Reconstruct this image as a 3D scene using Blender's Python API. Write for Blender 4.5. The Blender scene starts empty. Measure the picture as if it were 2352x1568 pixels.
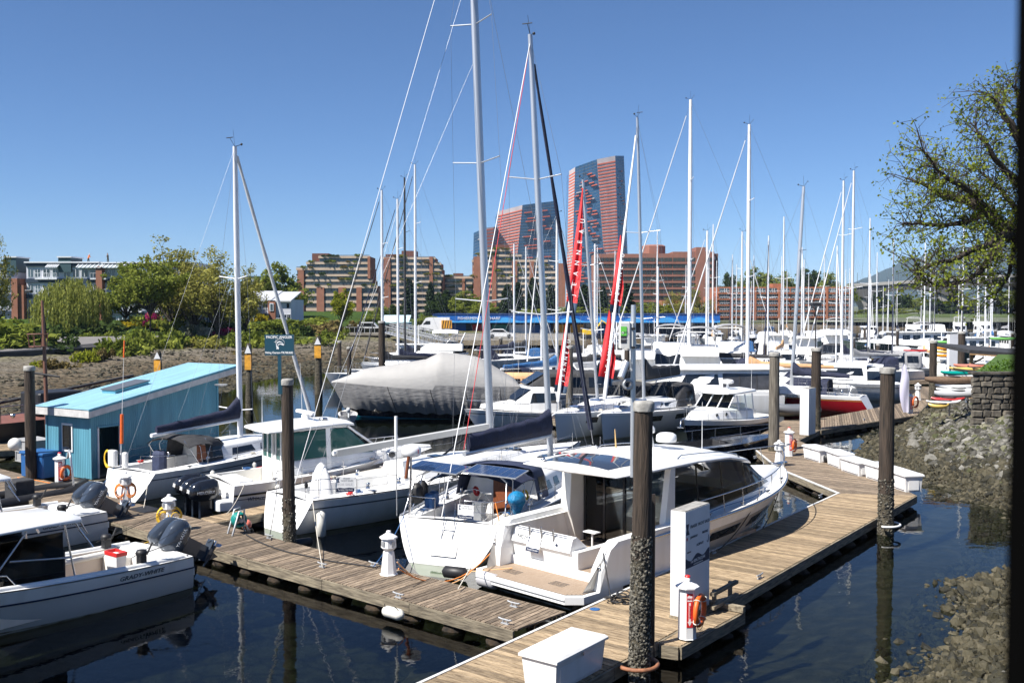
import bpy, bmesh, math, random
import numpy as np
from mathutils import Vector, Matrix
R = math.radians
rnd = random.Random(7)
sc = bpy.context.scene
COL = sc.collection
V = Vector
# camera
PW, PH, FPX, HOR, CH = 2352.0, 1568.0, 2287.0, 700.0, 7.75
TH = math.atan((PH / 2 - HOR) / FPX)
cam_d = bpy.data.cameras.new('camera')
cam_d.sensor_width = 36.0
cam_d.lens = FPX / PW * 36.0
cam_d.clip_start = 0.1
cam_d.clip_end = 30000
cam_d.dof.use_dof = True
cam_d.dof.focus_distance = 34.0
cam_d.dof.aperture_fstop = 2.8
cam = bpy.data.objects.new('camera', cam_d)
cam.location = (0, 0, CH)
cam.rotation_euler = (R(90) - TH, 0, 0)
COL.objects.link(cam)
sc.camera = cam
# light
SUN_EL, SUN_AZ = R(52), R(236)          # azimuth of the sun measured from +Y clockwise
sun_dir = V((math.sin(SUN_AZ) * math.cos(SUN_EL), math.cos(SUN_AZ) * math.cos(SUN_EL), math.sin(SUN_EL)))
sd = bpy.data.lights.new('sun', 'SUN')
sd.energy = 5.0
sd.angle = R(0.53)
sd.color = (1.0, 0.955, 0.88)
so = bpy.data.objects.new('sun', sd)
so.rotation_euler = sun_dir.to_track_quat('Z', 'Y').to_euler()
COL.objects.link(so)
world = bpy.data.worlds.new('World')
sc.world = world
world.use_nodes = True
wn = world.node_tree.nodes
wl = world.node_tree.links
sky = wn.new('ShaderNodeTexSky')
sky.sky_type = 'NISHITA'
sky.sun_disc = False
sky.sun_elevation = SUN_EL
sky.sun_rotation = SUN_AZ
sky.altitude = 2200
sky.air_density = 1.0
sky.dust_density = 0.0
sky.ozone_density = 10.0
bgn = wn['Background']
bgn.inputs['Strength'].default_value = 0.066
wl.new(sky.outputs[0], bgn.inputs['Color'])
sc.view_settings.view_transform = 'Standard'
sc.view_settings.look = 'None'
sc.view_settings.exposure = 0.9
sc.view_settings.gamma = 1.0
sc.view_settings.use_curve_mapping = False
sc.render.engine = 'CYCLES'
sc.cycles.use_denoising = True
sc.cycles.max_bounces = 8
sc.cycles.transparent_max_bounces = 12
sc.cycles.caustics_reflective = False
sc.cycles.caustics_refractive = False
# pixel helpers
def ray(x, y):
 dx, dy = (x - PW / 2) / FPX, -(y - PH / 2) / FPX
 return V((dx, math.cos(TH) + math.sin(TH) * dy, -math.sin(TH) + math.cos(TH) * dy))
def G(x, y, z=0.0):
 d = ray(x, y)
 return V((0, 0, CH)) + d * ((z - CH) / d.z)
def P(x, y, Y):
 d = ray(x, y)
 return V((0, 0, CH)) + d * (Y / d.y)
def pxz(y, Y):
 return P(PW / 2, y, Y).z
# materials
MATS = {}
def nn(nt, t, **kw):
 n = nt.nodes.new(t)
 for k, v in kw.items():
  setattr(n, k, v)
 return n
def c4(c):
 return (c[0], c[1], c[2], 1.0)
def pm(name, col, rough=0.5, metal=0.0, var=0.0, vs=4.0, stretch=(1, 1, 1), bump=0.0, bs=20.0, rndv=0.0, coat=0.0, col2=None, spec=0.5, emit=None, bstretch=None, detail=5.0, contrast=(0.3, 0.7)):
 if name in MATS:
  return MATS[name]
 m = bpy.data.materials.new(name)
 m.use_nodes = True
 nt = m.node_tree
 b = nt.nodes['Principled BSDF']
 b.inputs['Roughness'].default_value = rough
 b.inputs['Metallic'].default_value = metal
 b.inputs['Specular IOR Level'].default_value = spec
 if coat:
  b.inputs['Coat Weight'].default_value = coat
  b.inputs['Coat Roughness'].default_value = 0.08
 b.inputs['Base Color'].default_value = c4(col)
 if var or col2 or bump or rndv:
  tc = nn(nt, 'ShaderNodeTexCoord')
  mp = nn(nt, 'ShaderNodeMapping')
  mp.inputs['Scale'].default_value = stretch
  nt.links.new(tc.outputs['Object'], mp.inputs['Vector'])
  src = None
  oi = nn(nt, 'ShaderNodeObjectInfo')
  if rndv:   # every piece gets its own stretch of grain
   ad = nn(nt, 'ShaderNodeVectorMath', operation='ADD')
   sc_ = nn(nt, 'ShaderNodeVectorMath', operation='SCALE')
   cb = nn(nt, 'ShaderNodeCombineXYZ')
   for i in range(3):
    nt.links.new(oi.outputs['Random'], cb.inputs[i])
   nt.links.new(cb.outputs[0], sc_.inputs[0])
   sc_.inputs['Scale'].default_value = 40.0
   nt.links.new(mp.outputs[0], ad.inputs[0])
   nt.links.new(sc_.outputs[0], ad.inputs[1])
   mpo = ad.outputs[0]
  else:
   mpo = mp.outputs[0]
  if var or col2:
   ns = nn(nt, 'ShaderNodeTexNoise')
   ns.inputs['Scale'].default_value = vs
   ns.inputs['Detail'].default_value = detail
   nt.links.new(mpo, ns.inputs['Vector'])
   rp = nn(nt, 'ShaderNodeValToRGB')
   rp.color_ramp.elements[0].position = contrast[0]
   rp.color_ramp.elements[1].position = contrast[1]
   ca = [max(0, c * (1 - var)) for c in col]
   cb_ = list(col2) if col2 else [min(1, c * (1 + var)) for c in col]
   rp.color_ramp.elements[0].color = c4(ca)
   rp.color_ramp.elements[1].color = c4(cb_)
   nt.links.new(ns.outputs['Fac'], rp.inputs['Fac'])
   src = rp.outputs['Color']
  if rndv:
   mr = nn(nt, 'ShaderNodeMapRange')
   mr.inputs['To Min'].default_value = 1 - rndv
   mr.inputs['To Max'].default_value = 1 + rndv
   nt.links.new(oi.outputs['Random'], mr.inputs['Value'])
   mx = nn(nt, 'ShaderNodeVectorMath', operation='SCALE')
   if src:
    nt.links.new(src, mx.inputs[0])
   else:
    mx.inputs[0].default_value = col
   nt.links.new(mr.outputs[0], mx.inputs['Scale'])
   src = mx.outputs[0]
  if src:
   nt.links.new(src, b.inputs['Base Color'])
  if bump:
   n2 = nn(nt, 'ShaderNodeTexNoise')
   n2.inputs['Scale'].default_value = bs
   n2.inputs['Detail'].default_value = 4.0
   if bstretch:
    mp2 = nn(nt, 'ShaderNodeMapping')
    mp2.inputs['Scale'].default_value = bstretch
    nt.links.new(tc.outputs['Object'], mp2.inputs['Vector'])
    nt.links.new(mp2.outputs[0], n2.inputs['Vector'])
   else:
    nt.links.new(mpo, n2.inputs['Vector'])
   bp = nn(nt, 'ShaderNodeBump')
   bp.inputs['Strength'].default_value = bump
   bp.inputs['Distance'].default_value = 0.05
   nt.links.new(n2.outputs['Fac'], bp.inputs['Height'])
   nt.links.new(bp.outputs[0], b.inputs['Normal'])
 if emit:
  b.inputs['Emission Color'].default_value = c4(col)
  b.inputs['Emission Strength'].default_value = emit
 MATS[name] = m
 return m
def glass(name, col, rough=0.03, alpha=0.35):
 if name in MATS:
  return MATS[name]
 m = bpy.data.materials.new(name)
 m.use_nodes = True
 nt = m.node_tree
 nt.nodes.remove(nt.nodes['Principled BSDF'])
 out = nt.nodes['Material Output']
 tr = nn(nt, 'ShaderNodeBsdfTransparent')
 tr.inputs['Color'].default_value = c4([c * alpha * 2 for c in col])
 gl = nn(nt, 'ShaderNodeBsdfGlossy')
 gl.inputs['Roughness'].default_value = rough
 fr = nn(nt, 'ShaderNodeFresnel')
 fr.inputs['IOR'].default_value = 1.55
 mx = nn(nt, 'ShaderNodeMixShader')
 nt.links.new(fr.outputs[0], mx.inputs[0])
 nt.links.new(tr.outputs[0], mx.inputs[1])
 nt.links.new(gl.outputs[0], mx.inputs[2])
 nt.links.new(mx.outputs[0], out.inputs['Surface'])
 MATS[name] = m
 return m
WHITE = pm('gelcoat_white', (0.78, 0.775, 0.75), 0.30, var=0.09, vs=1.6, stretch=(1.6, 1.6, .22), col2=(0.80, 0.80, 0.795), coat=0.2, bump=0.02, bs=2, contrast=(.25, .55))
WHITE2 = pm('gelcoat_cream', (0.76, 0.74, 0.69), 0.35, var=0.05, vs=2.0, coat=0.1)
CREAM = pm('liner_cream', (0.72, 0.62, 0.52), 0.45, var=0.06, vs=3.0)
PAINTW = pm('painted_white', (0.76, 0.76, 0.76), 0.45, var=0.06, vs=3.0, bump=0.05, bs=30)
DECKW = pm('nonskid_white', (0.72, 0.72, 0.72), 0.6, var=0.05, vs=2.0, bump=0.1, bs=120)
DECKG = pm('nonskid_grey', (0.5, 0.5, 0.51), 0.65, var=0.06, vs=2.0, bump=0.1, bs=120)
BLACK = pm('black_rubber', (0.015, 0.015, 0.017), 0.5, var=0.2, vs=6)
GLOSSBLACK = pm('gloss_black', (0.008, 0.009, 0.013), 0.15, coat=0.6)
NAVYHULL = pm('navy_hull', (0.008, 0.010, 0.022), 0.12, coat=0.7)
NAVY = pm('navy_canvas', (0.012, 0.016, 0.042), 0.8, var=0.3, vs=5, bump=0.5, bs=9)
NAVY2 = pm('navy_canvas_faded', (0.03, 0.04, 0.085), 0.75, var=0.25, vs=5, bump=0.3, bs=8)
CHAR = pm('charcoal_canvas', (0.035, 0.035, 0.038), 0.8, var=0.25, vs=4, bump=0.5, bs=7)
GREYC = pm('grey_canvas', (0.30, 0.30, 0.31), 0.8, var=0.12, vs=3, bump=0.35, bs=7)
TANC = pm('tan_canvas', (0.58, 0.34, 0.17), 0.8, var=0.12, vs=3, bump=0.4, bs=7)
BLUEC = pm('blue_canvas', (0.03, 0.12, 0.30), 0.75, var=0.2, vs=4, bump=0.4, bs=8)
BLUETARP = pm('blue_tarp', (0.005, 0.17, 0.36), 0.45, var=0.25, vs=9, bump=0.9, bs=16)
REDC = pm('red_canvas', (0.62, 0.02, 0.03), 0.7, var=0.2, vs=3, bump=0.5, bs=6)
STEEL = pm('stainless_steel', (0.62, 0.62, 0.63), 0.22, 1.0)
ALU = pm('anodised_aluminium', (0.55, 0.57, 0.60), 0.38, 0.6, var=0.06, vs=3, stretch=(1, 1, 0.1))
ALUW = pm('white_spar', (0.74, 0.75, 0.77), 0.35, var=0.04, vs=2)
GALV = pm('galvanised', (0.42, 0.43, 0.44), 0.5, 0.5, var=0.15, vs=14, bump=0.1, bs=40)
WIRE = pm('rigging_wire', (0.30, 0.31, 0.33), 0.4, 0.7)
DGLASS = pm('dark_glass', (0.012, 0.014, 0.017), 0.04, spec=0.8)
TGLASS = pm('teal_glass', (0.03, 0.10, 0.09), 0.05, spec=0.8)
CGLASS = glass('clear_glass', (1.0, 1.05, 1.03), 0.02, 0.46)
SMOKE = glass('smoked_glass', (0.5, 0.5, 0.5), 0.03, 0.18)
SMOKE2 = glass('tinted_saloon_glass', (0.5, 0.5, 0.5), 0.02, 0.34)
VINYL = glass('clear_vinyl', (0.9, 0.95, 1.0), 0.06, 0.36)
TEAK = pm('teak', (0.30, 0.20, 0.125), 0.6, var=0.25, vs=7, stretch=(0.5, 30, 1), col2=(0.42, 0.33, 0.25), bump=0.3, bs=8, bstretch=(0.3, 30, 1))
MAHOG = pm('mahogany', (0.22, 0.07, 0.03), 0.35, var=0.3, vs=6, stretch=(1, 12, 1))
ENGB = pm('engine_black', (0.012, 0.014, 0.02), 0.18, coat=0.6)
ENGG = pm('engine_blue_grey', (0.055, 0.07, 0.095), 0.25, 0.3, coat=0.5)
ORANGE = pm('orange_plastic', (0.75, 0.13, 0.02), 0.45, var=0.1, vs=6)
ORCORD = pm('orange_cord', (0.8, 0.26, 0.05), 0.55)
YELLOW = pm('yellow_cord', (0.75, 0.48, 0.03), 0.55)
REDP = pm('red_plastic', (0.6, 0.02, 0.02), 0.4)
BLUEP = pm('blue_plastic', (0.02, 0.10, 0.28), 0.45, var=0.1, vs=5)
TEALP = pm('teal_hose', (0.01, 0.25, 0.22), 0.4)
PINK = pm('salmon_buoy', (0.75, 0.20, 0.14), 0.5)
ROPE = pm('white_rope', (0.62, 0.58, 0.50), 0.85, var=0.2, vs=60)
ROPEK = pm('black_rope', (0.02, 0.02, 0.022), 0.8)
FENDW = pm('fender_white', (0.68, 0.66, 0.60), 0.5, var=0.12, vs=6)
INK = pm('ink_navy', (0.012, 0.022, 0.06), 0.5)
INKG = pm('ink_grey', (0.09, 0.10, 0.11), 0.5)
INKW = pm('ink_white', (0.8, 0.8, 0.8), 0.5)
INKR = pm('ink_red', (0.55, 0.02, 0.02), 0.5)
SOLAR = pm('solar_cell', (0.02, 0.045, 0.12), 0.12, 0.2, var=0.2, vs=3, coat=0.4)
PLANKB = pm('weathered_plank', (0.105, 0.070, 0.045), 0.8, var=0.42, vs=3.0, stretch=(1.2, 14, 6), col2=(0.335, 0.26, 0.185), bump=0.5, bs=6, bstretch=(1, 24, 6), rndv=0.42)
PLANKA = pm('tan_plank', (0.20, 0.135, 0.075), 0.8, var=0.35, vs=3.0, stretch=(1.2, 14, 6), col2=(0.45, 0.34, 0.215), bump=0.4, bs=6, bstretch=(1, 24, 6), rndv=0.34)
BEAM = pm('dock_beam', (0.16, 0.13, 0.095), 0.85, var=0.45, vs=2.2, stretch=(1, 8, 8), col2=(0.32, 0.27, 0.19), bump=0.4, bs=8, rndv=0.2)
FLOATB = pm('dock_float', (0.012, 0.010, 0.008), 0.95, var=0.6, vs=6, col2=(0.045, 0.028, 0.014), bump=0.8, bs=8)
EDGEW = pm('white_edge_strip', (0.62, 0.62, 0.60), 0.6, var=0.15, vs=6)
# mesh collector
class MB:
 def __init__(s):
  s.v, s.f, s.sm = [], [], []
 def add(s, vs, fs, smooth=False):
  o = len(s.v)
  s.v.extend([tuple(p) for p in vs])
  for f in fs:
   s.f.append([i + o for i in f])
   s.sm.append(smooth)
  return s
 def box(s, c, d, rz=0.0, m=None):
  cx, cy, cz = c
  hx, hy, hz = d[0] / 2, d[1] / 2, d[2] / 2
  pts = [V((sx * hx, sy * hy, sz * hz)) for sz in (-1, 1) for sy in (-1, 1) for sx in (-1, 1)]
  M = m if m is not None else Matrix.Rotation(rz, 3, 'Z')
  return s.add([M @ p + V(c) for p in pts], [[0, 2, 3, 1], [4, 5, 7, 6], [0, 1, 5, 4], [2, 6, 7, 3], [0, 4, 6, 2], [1, 3, 7, 5]])
 def bbox(s, x0, x1, y0, y1, z0, z1):
  return s.box(((x0 + x1) / 2, (y0 + y1) / 2, (z0 + z1) / 2), (x1 - x0, y1 - y0, z1 - z0))
 def rbox(s, x0, x1, y0, y1, z0, z1, r=0.04):
  rr = [(0, r), (0, 0)]
  def ring(i, z):
   a, b, c, d = x0 + i, x1 - i, y0 + i, y1 - i
   q = r * 0.9
   return [V((a + q, c, z)), V((b - q, c, z)), V((b, c + q, z)), V((b, d - q, z)), V((b - q, d, z)), V((a + q, d, z)), V((a, d - q, z)), V((a, c + q, z))]
  return s.loft([ring(0, z0), ring(0, z1 - r), ring(r * 0.3, z1 - r * 0.3), ring(r, z1)], True, True, False)
 def loft(s, rings, closed=True, caps=True, smooth=True):
  n = len(rings[0])
  vs = [p for r in rings for p in r]
  fs = []
  for i in range(len(rings) - 1):
   for j in range(n if closed else n - 1):
    k = (j + 1) % n
    fs.append([i * n + j, i * n + k, (i + 1) * n + k, (i + 1) * n + j])
  s.add(vs, fs, smooth)
  if caps:
   s.add(rings[0], [list(range(n))[::-1]])
   s.add(rings[-1], [list(range(n))])
  return s
 def tube(s, pts, r, n=6, r2=None, caps=True, smooth=True):
  pts = [V(p) for p in pts]
  rings = []
  up = V((0, 0, 1))
  for i, p in enumerate(pts):
   a = pts[max(0, i - 1)]
   b = pts[min(len(pts) - 1, i + 1)]
   t = (b - a)
   if t.length < 1e-9:
    t = V((0, 0, 1))
   t.normalize()
   u = t.cross(up)
   if u.length < 0.05:
    u = t.cross(V((1, 0, 0)))
   u.normalize()
   w = u.cross(t)
   rr = r if r2 is None else r + (r2 - r) * i / max(1, len(pts) - 1)
   rings.append([p + (u * math.cos(2 * math.pi * k / n) + w * math.sin(2 * math.pi * k / n)) * rr for k in range(n)])
  return s.loft(rings, True, caps, smooth)
 def lathe(s, prof, n=12, c=(0, 0, 0), smooth=True, caps=True, jit=0.0, ph=0.0):
  rings = []
  for (r, z) in prof:
   rings.append([V((c[0] + r * (1 + jit * (rnd.random() - 0.5)) * math.cos(2 * math.pi * k / n + ph), c[1] + r * (1 + jit * (rnd.random() - 0.5)) * math.sin(2 * math.pi * k / n + ph), c[2] + z)) for k in range(n)])
  return s.loft(rings, True, caps, smooth)
 def ball(s, c, r, n=10, sq=(1, 1, 1)):
  prof = [(max(0.001, math.sin(math.pi * i / (n // 2 + 1))), -math.cos(math.pi * i / (n // 2 + 1))) for i in range(n // 2 + 2)]
  rings = [[V((c[0] + a * r * sq[0] * math.cos(2 * math.pi * k / n), c[1] + a * r * sq[1] * math.sin(2 * math.pi * k / n), c[2] + b * r * sq[2])) for k in range(n)] for a, b in prof]
  return s.loft(rings, True, False, True)
 def torus(s, c, R0, r, n=18, m=8, M=None, a0=0.0, a1=2 * math.pi):
  full = abs(a1 - a0 - 2 * math.pi) < 1e-6
  rings = []
  for i in range(n if full else n + 1):
   a = a0 + (a1 - a0) * i / n
   ring = []
   for k in range(m):
    b = 2 * math.pi * k / m
    p = V(((R0 + r * math.cos(b)) * math.cos(a), (R0 + r * math.cos(b)) * math.sin(a), r * math.sin(b)))
    ring.append((M @ p if M else p) + V(c))
   rings.append(ring)
  if full:
   rings.append(rings[0])
  return s.loft(rings, True, not full, True)
 def quad(s, a, b, c, d, smooth=False):
  return s.add([a, b, c, d], [[0, 1, 2, 3]], smooth)
 def prism(s, poly, h):
  h = V(h)
  n = len(poly)
  a = [V(p) for p in poly]
  b = [p + h for p in a]
  fs = [list(range(n))[::-1], [n + i for i in range(n)]] + [[i, (i + 1) % n, n + (i + 1) % n, n + i] for i in range(n)]
  return s.add(a + b, fs)
 def mesh(s, name, mat):
  me = bpy.data.meshes.new(name)
  me.from_pydata(s.v, [], s.f)
  me.polygons.foreach_set('use_smooth', s.sm)
  if mat:
   me.materials.append(mat)
  me.update()
  return me
 def build(s, name, mat, parent=None, loc=None, rz=0.0, fix=True):
  me = s.mesh(name, mat)
  if fix and len(s.f) < 40000:
   bm = bmesh.new()
   bm.from_mesh(me)
   bmesh.ops.recalc_face_normals(bm, faces=bm.faces)
   bm.to_mesh(me)
   bm.free()
  return link(name, me, parent, loc, rz)
def link(name, me, parent=None, loc=None, rz=0.0, scale=None):
 o = bpy.data.objects.new(name, me)
 COL.objects.link(o)
 if parent:
  o.parent = parent
 if loc is not None:
  o.location = loc
 if rz:
  o.rotation_euler = (0, 0, rz)
 if scale is not None:
  o.scale = scale if hasattr(scale, '__len__') else (scale,) * 3
 return o
def tag(o, label, cat, group=None, kind=None):
 if label:
  o['label'] = label
 if cat:
  o['category'] = cat
 if group:
  o['group'] = group
 if kind:
  o['kind'] = kind
 return o
def thing(name, label, cat, loc=(0, 0, 0), rz=0.0, group=None):
 o = bpy.data.objects.new(name, None)
 o.empty_display_size = 0.2
 COL.objects.link(o)
 o.location = loc
 o.rotation_euler = (0, 0, rz)
 return tag(o, label, cat, group)
def copy_tree(o, parent=None, loc=None, rz=None, label=None, scale=None):
 kids = list(o.children)
 c = o.copy()
 COL.objects.link(c)
 c.parent = parent
 if loc is not None:
  c.location = loc
 if rz is not None:
  c.rotation_euler = (0, 0, rz)
 if scale is not None:
  c.scale = scale if hasattr(scale, '__len__') else (scale,) * 3
 if label:
  c['label'] = label
 for k in kids:
  copy_tree(k, c)
 return c
def struct(name, mb, mat, label=None, fix=True):
 o = mb.build(name, mat, fix=fix)
 o['kind'] = 'structure'
 if label:
  o['label'] = label
 return o
def text(name, s, size, mat, parent, loc, rot=(0, 0, 0), align='CENTER', ext=0.003, M=None, sx=1.0, shear=0.0, bold=0.0):
 cu = bpy.data.curves.new('t', 'FONT')
 cu.body = s
 cu.size = size
 cu.align_x = align
 cu.align_y = 'CENTER'
 cu.extrude = ext
 cu.resolution_u = 2
 cu.shear = shear
 cu.offset = bold
 ob = bpy.data.objects.new('t', cu)
 me = bpy.data.meshes.new_from_object(ob)
 bpy.data.objects.remove(ob)
 bpy.data.curves.remove(cu)
 me.name = name
 me.materials.clear()
 me.materials.append(mat)
 o = bpy.data.objects.new(name, me)
 COL.objects.link(o)
 if parent:
  o.parent = parent
 if M is not None:
  o.matrix_basis = M @ Matrix.Diagonal((sx, 1, 1, 1))
 else:
  o.location = loc
  o.rotation_euler = rot
  o.scale = (sx, 1, 1)
 return o
def frame_m(origin, xdir, ydir):
 x = V(xdir).normalized()
 y = V(ydir)
 z = x.cross(y).normalized()
 y = z.cross(x)
 return Matrix(((x.x, y.x, z.x, origin[0]), (x.y, y.y, z.y, origin[1]), (x.z, y.z, z.z, origin[2]), (0, 0, 0, 1)))
def sag(a, b, d, n=10):
 a, b = V(a), V(b)
 return [a.lerp(b, i / n) - V((0, 0, d * 4 * (i / n) * (1 - i / n))) for i in range(n + 1)]
def xy(p, z):
 return V((p[0], p[1], z))
def ang(d):
 return math.atan2(d[1], d[0])
# water, ground
def water_mat():
 m = bpy.data.materials.new('harbour_water')
 m.use_nodes = True
 nt = m.node_tree
 nt.nodes.remove(nt.nodes['Principled BSDF'])
 out = nt.nodes['Material Output']
 tc = nn(nt, 'ShaderNodeTexCoord')
 n1 = nn(nt, 'ShaderNodeTexNoise'); n1.inputs['Scale'].default_value = 1.6; n1.inputs['Detail'].default_value = 3
 n2 = nn(nt, 'ShaderNodeTexNoise'); n2.inputs['Scale'].default_value = 0.25; n2.inputs['Detail'].default_value = 2
 mul = nn(nt, 'ShaderNodeMath', operation='MULTIPLY')
 bp = nn(nt, 'ShaderNodeBump'); bp.inputs['Strength'].default_value = 0.17; bp.inputs['Distance'].default_value = 0.06
 nt.links.new(tc.outputs['Object'], n1.inputs['Vector']); nt.links.new(tc.outputs['Object'], n2.inputs['Vector'])
 nt.links.new(n1.outputs['Fac'], mul.inputs[0]); nt.links.new(n2.outputs['Fac'], mul.inputs[1])
 nt.links.new(mul.outputs[0], bp.inputs['Height'])
 fr = nn(nt, 'ShaderNodeFresnel'); fr.inputs['IOR'].default_value = 1.33
 gl = nn(nt, 'ShaderNodeBsdfGlossy'); gl.inputs['Roughness'].default_value = 0.015
 tr = nn(nt, 'ShaderNodeBsdfTransparent'); tr.inputs['Color'].default_value = (0.40, 0.46, 0.38, 1)
 for n in (fr, gl):
  nt.links.new(bp.outputs[0], n.inputs['Normal'])
 mx = nn(nt, 'ShaderNodeMixShader')
 nt.links.new(fr.outputs[0], mx.inputs[0]); nt.links.new(tr.outputs[0], mx.inputs[1]); nt.links.new(gl.outputs[0], mx.inputs[2])
 nt.links.new(mx.outputs[0], out.inputs['Surface'])
 return m
SILT = pm('seabed_silt', (0.018, 0.020, 0.016), 0.95, var=0.4, vs=0.6)
struct('seabed', MB().quad((-6000, -200, -3.0), (6000, -200, -3.0), (6000, 9000, -3.0), (-6000, 9000, -3.0)), SILT, 'dark silt bed under the harbour water')
struct('water', MB().quad((-400, -60, 0), (900, -60, 0), (900, 460, 0), (-400, 460, 0)), water_mat(), 'dark still harbour water mirroring masts and piles')
def sdist(px, py, poly):
 best = np.full(px.shape, 1e9); sgn = np.zeros(px.shape)
 for (ax, ay), (bx, by) in zip(poly[:-1], poly[1:]):
  dx, dy = bx - ax, by - ay
  t = np.clip(((px - ax) * dx + (py - ay) * dy) / (dx * dx + dy * dy), 0, 1)
  qx, qy = px - ax - t * dx, py - ay - t * dy
  d = np.hypot(qx, qy)
  cr = dx * (py - ay) - dy * (px - ax)
  m = d < best - 1e-9
  best = np.where(m, d, best); sgn = np.where(m, np.sign(cr), sgn)
 return best * sgn
def vnoise(x, y, s, seed=0):
 rs = np.random.RandomState(seed)
 T = rs.rand(64, 64)
 X, Y = x / s, y / s
 i, j = np.floor(X).astype(int), np.floor(Y).astype(int)
 fx, fy = X - i, Y - j
 fx, fy = fx * fx * (3 - 2 * fx), fy * fy * (3 - 2 * fy)
 g = lambda a, b: T[a % 64, b % 64]
 return (g(i, j) * (1 - fx) + g(i + 1, j) * fx) * (1 - fy) + (g(i, j + 1) * (1 - fx) + g(i + 1, j + 1) * fx) * fy
def field(name, x0, x1, y0, y1, step, zf, mat, label, keep=None):
 xs = np.arange(x0, x1 + step / 2, step); ys = np.arange(y0, y1 + step / 2, step)
 X, Y = np.meshgrid(xs, ys)
 Z = zf(X, Y)
 nx, ny = len(xs), len(ys)
 vs = np.stack([X.ravel(), Y.ravel(), Z.ravel()], 1)
 idx = np.arange(nx * ny).reshape(ny, nx)
 q = np.stack([idx[:-1, :-1].ravel(), idx[:-1, 1:].ravel(), idx[1:, 1:].ravel(), idx[1:, :-1].ravel()], 1)
 if keep is not None:
  K = keep(X, Y, Z).ravel()
  q = q[K[q].any(1)]
 me = bpy.data.meshes.new(name)
 me.from_pydata(vs.tolist(), [], q.tolist())
 me.polygons.foreach_set('use_smooth', [True] * len(me.polygons))
 me.materials.append(mat)
 o = link(name, me)
 o['kind'] = 'structure'; o['label'] = label
 return o
# left bank
pts = [G(-260, 1160), G(-60, 1075), G(60, 1040), G(250, 985), G(420, 925), G(551, 872), G(680, 858), G(760, 851), G(850, 846)]
SHORE_L = [(-60, -40), (-34, 20)] + [(p.x, p.y) for p in pts] + [(-6, 128), (8, 155), (24, 190), (60, 250), (140, 300), (400, 330), (900, 380)]
def left_d(x, y):
 return sdist(np.asarray(x, float), np.asarray(y, float), SHORE_L)
def left_z(x, y):
 x = np.asarray(x, float); y = np.asarray(y, float)
 d = left_d(x, y) + 2.2 * (vnoise(x, y, 7, 3) - .5)
 z = np.where(d < 0, np.maximum(d * 0.08, -3.2), 0)
 z = np.where((d >= 0) & (d < 36), d * 0.062 + 0.25 * np.minimum(d, 2) * vnoise(x, y, 2.2, 4), z)
 z = np.where((d >= 36) & (d < 46), 2.5 + (d - 36) * 0.02, z)
 z = np.where(d >= 46, 2.7 + np.clip((d - 46) * 0.055, 0, 2.4), z)
 lim = 2.45 + np.clip((-22 - x) * 0.12, 0, 4)
 return np.minimum(z, lim)
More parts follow.
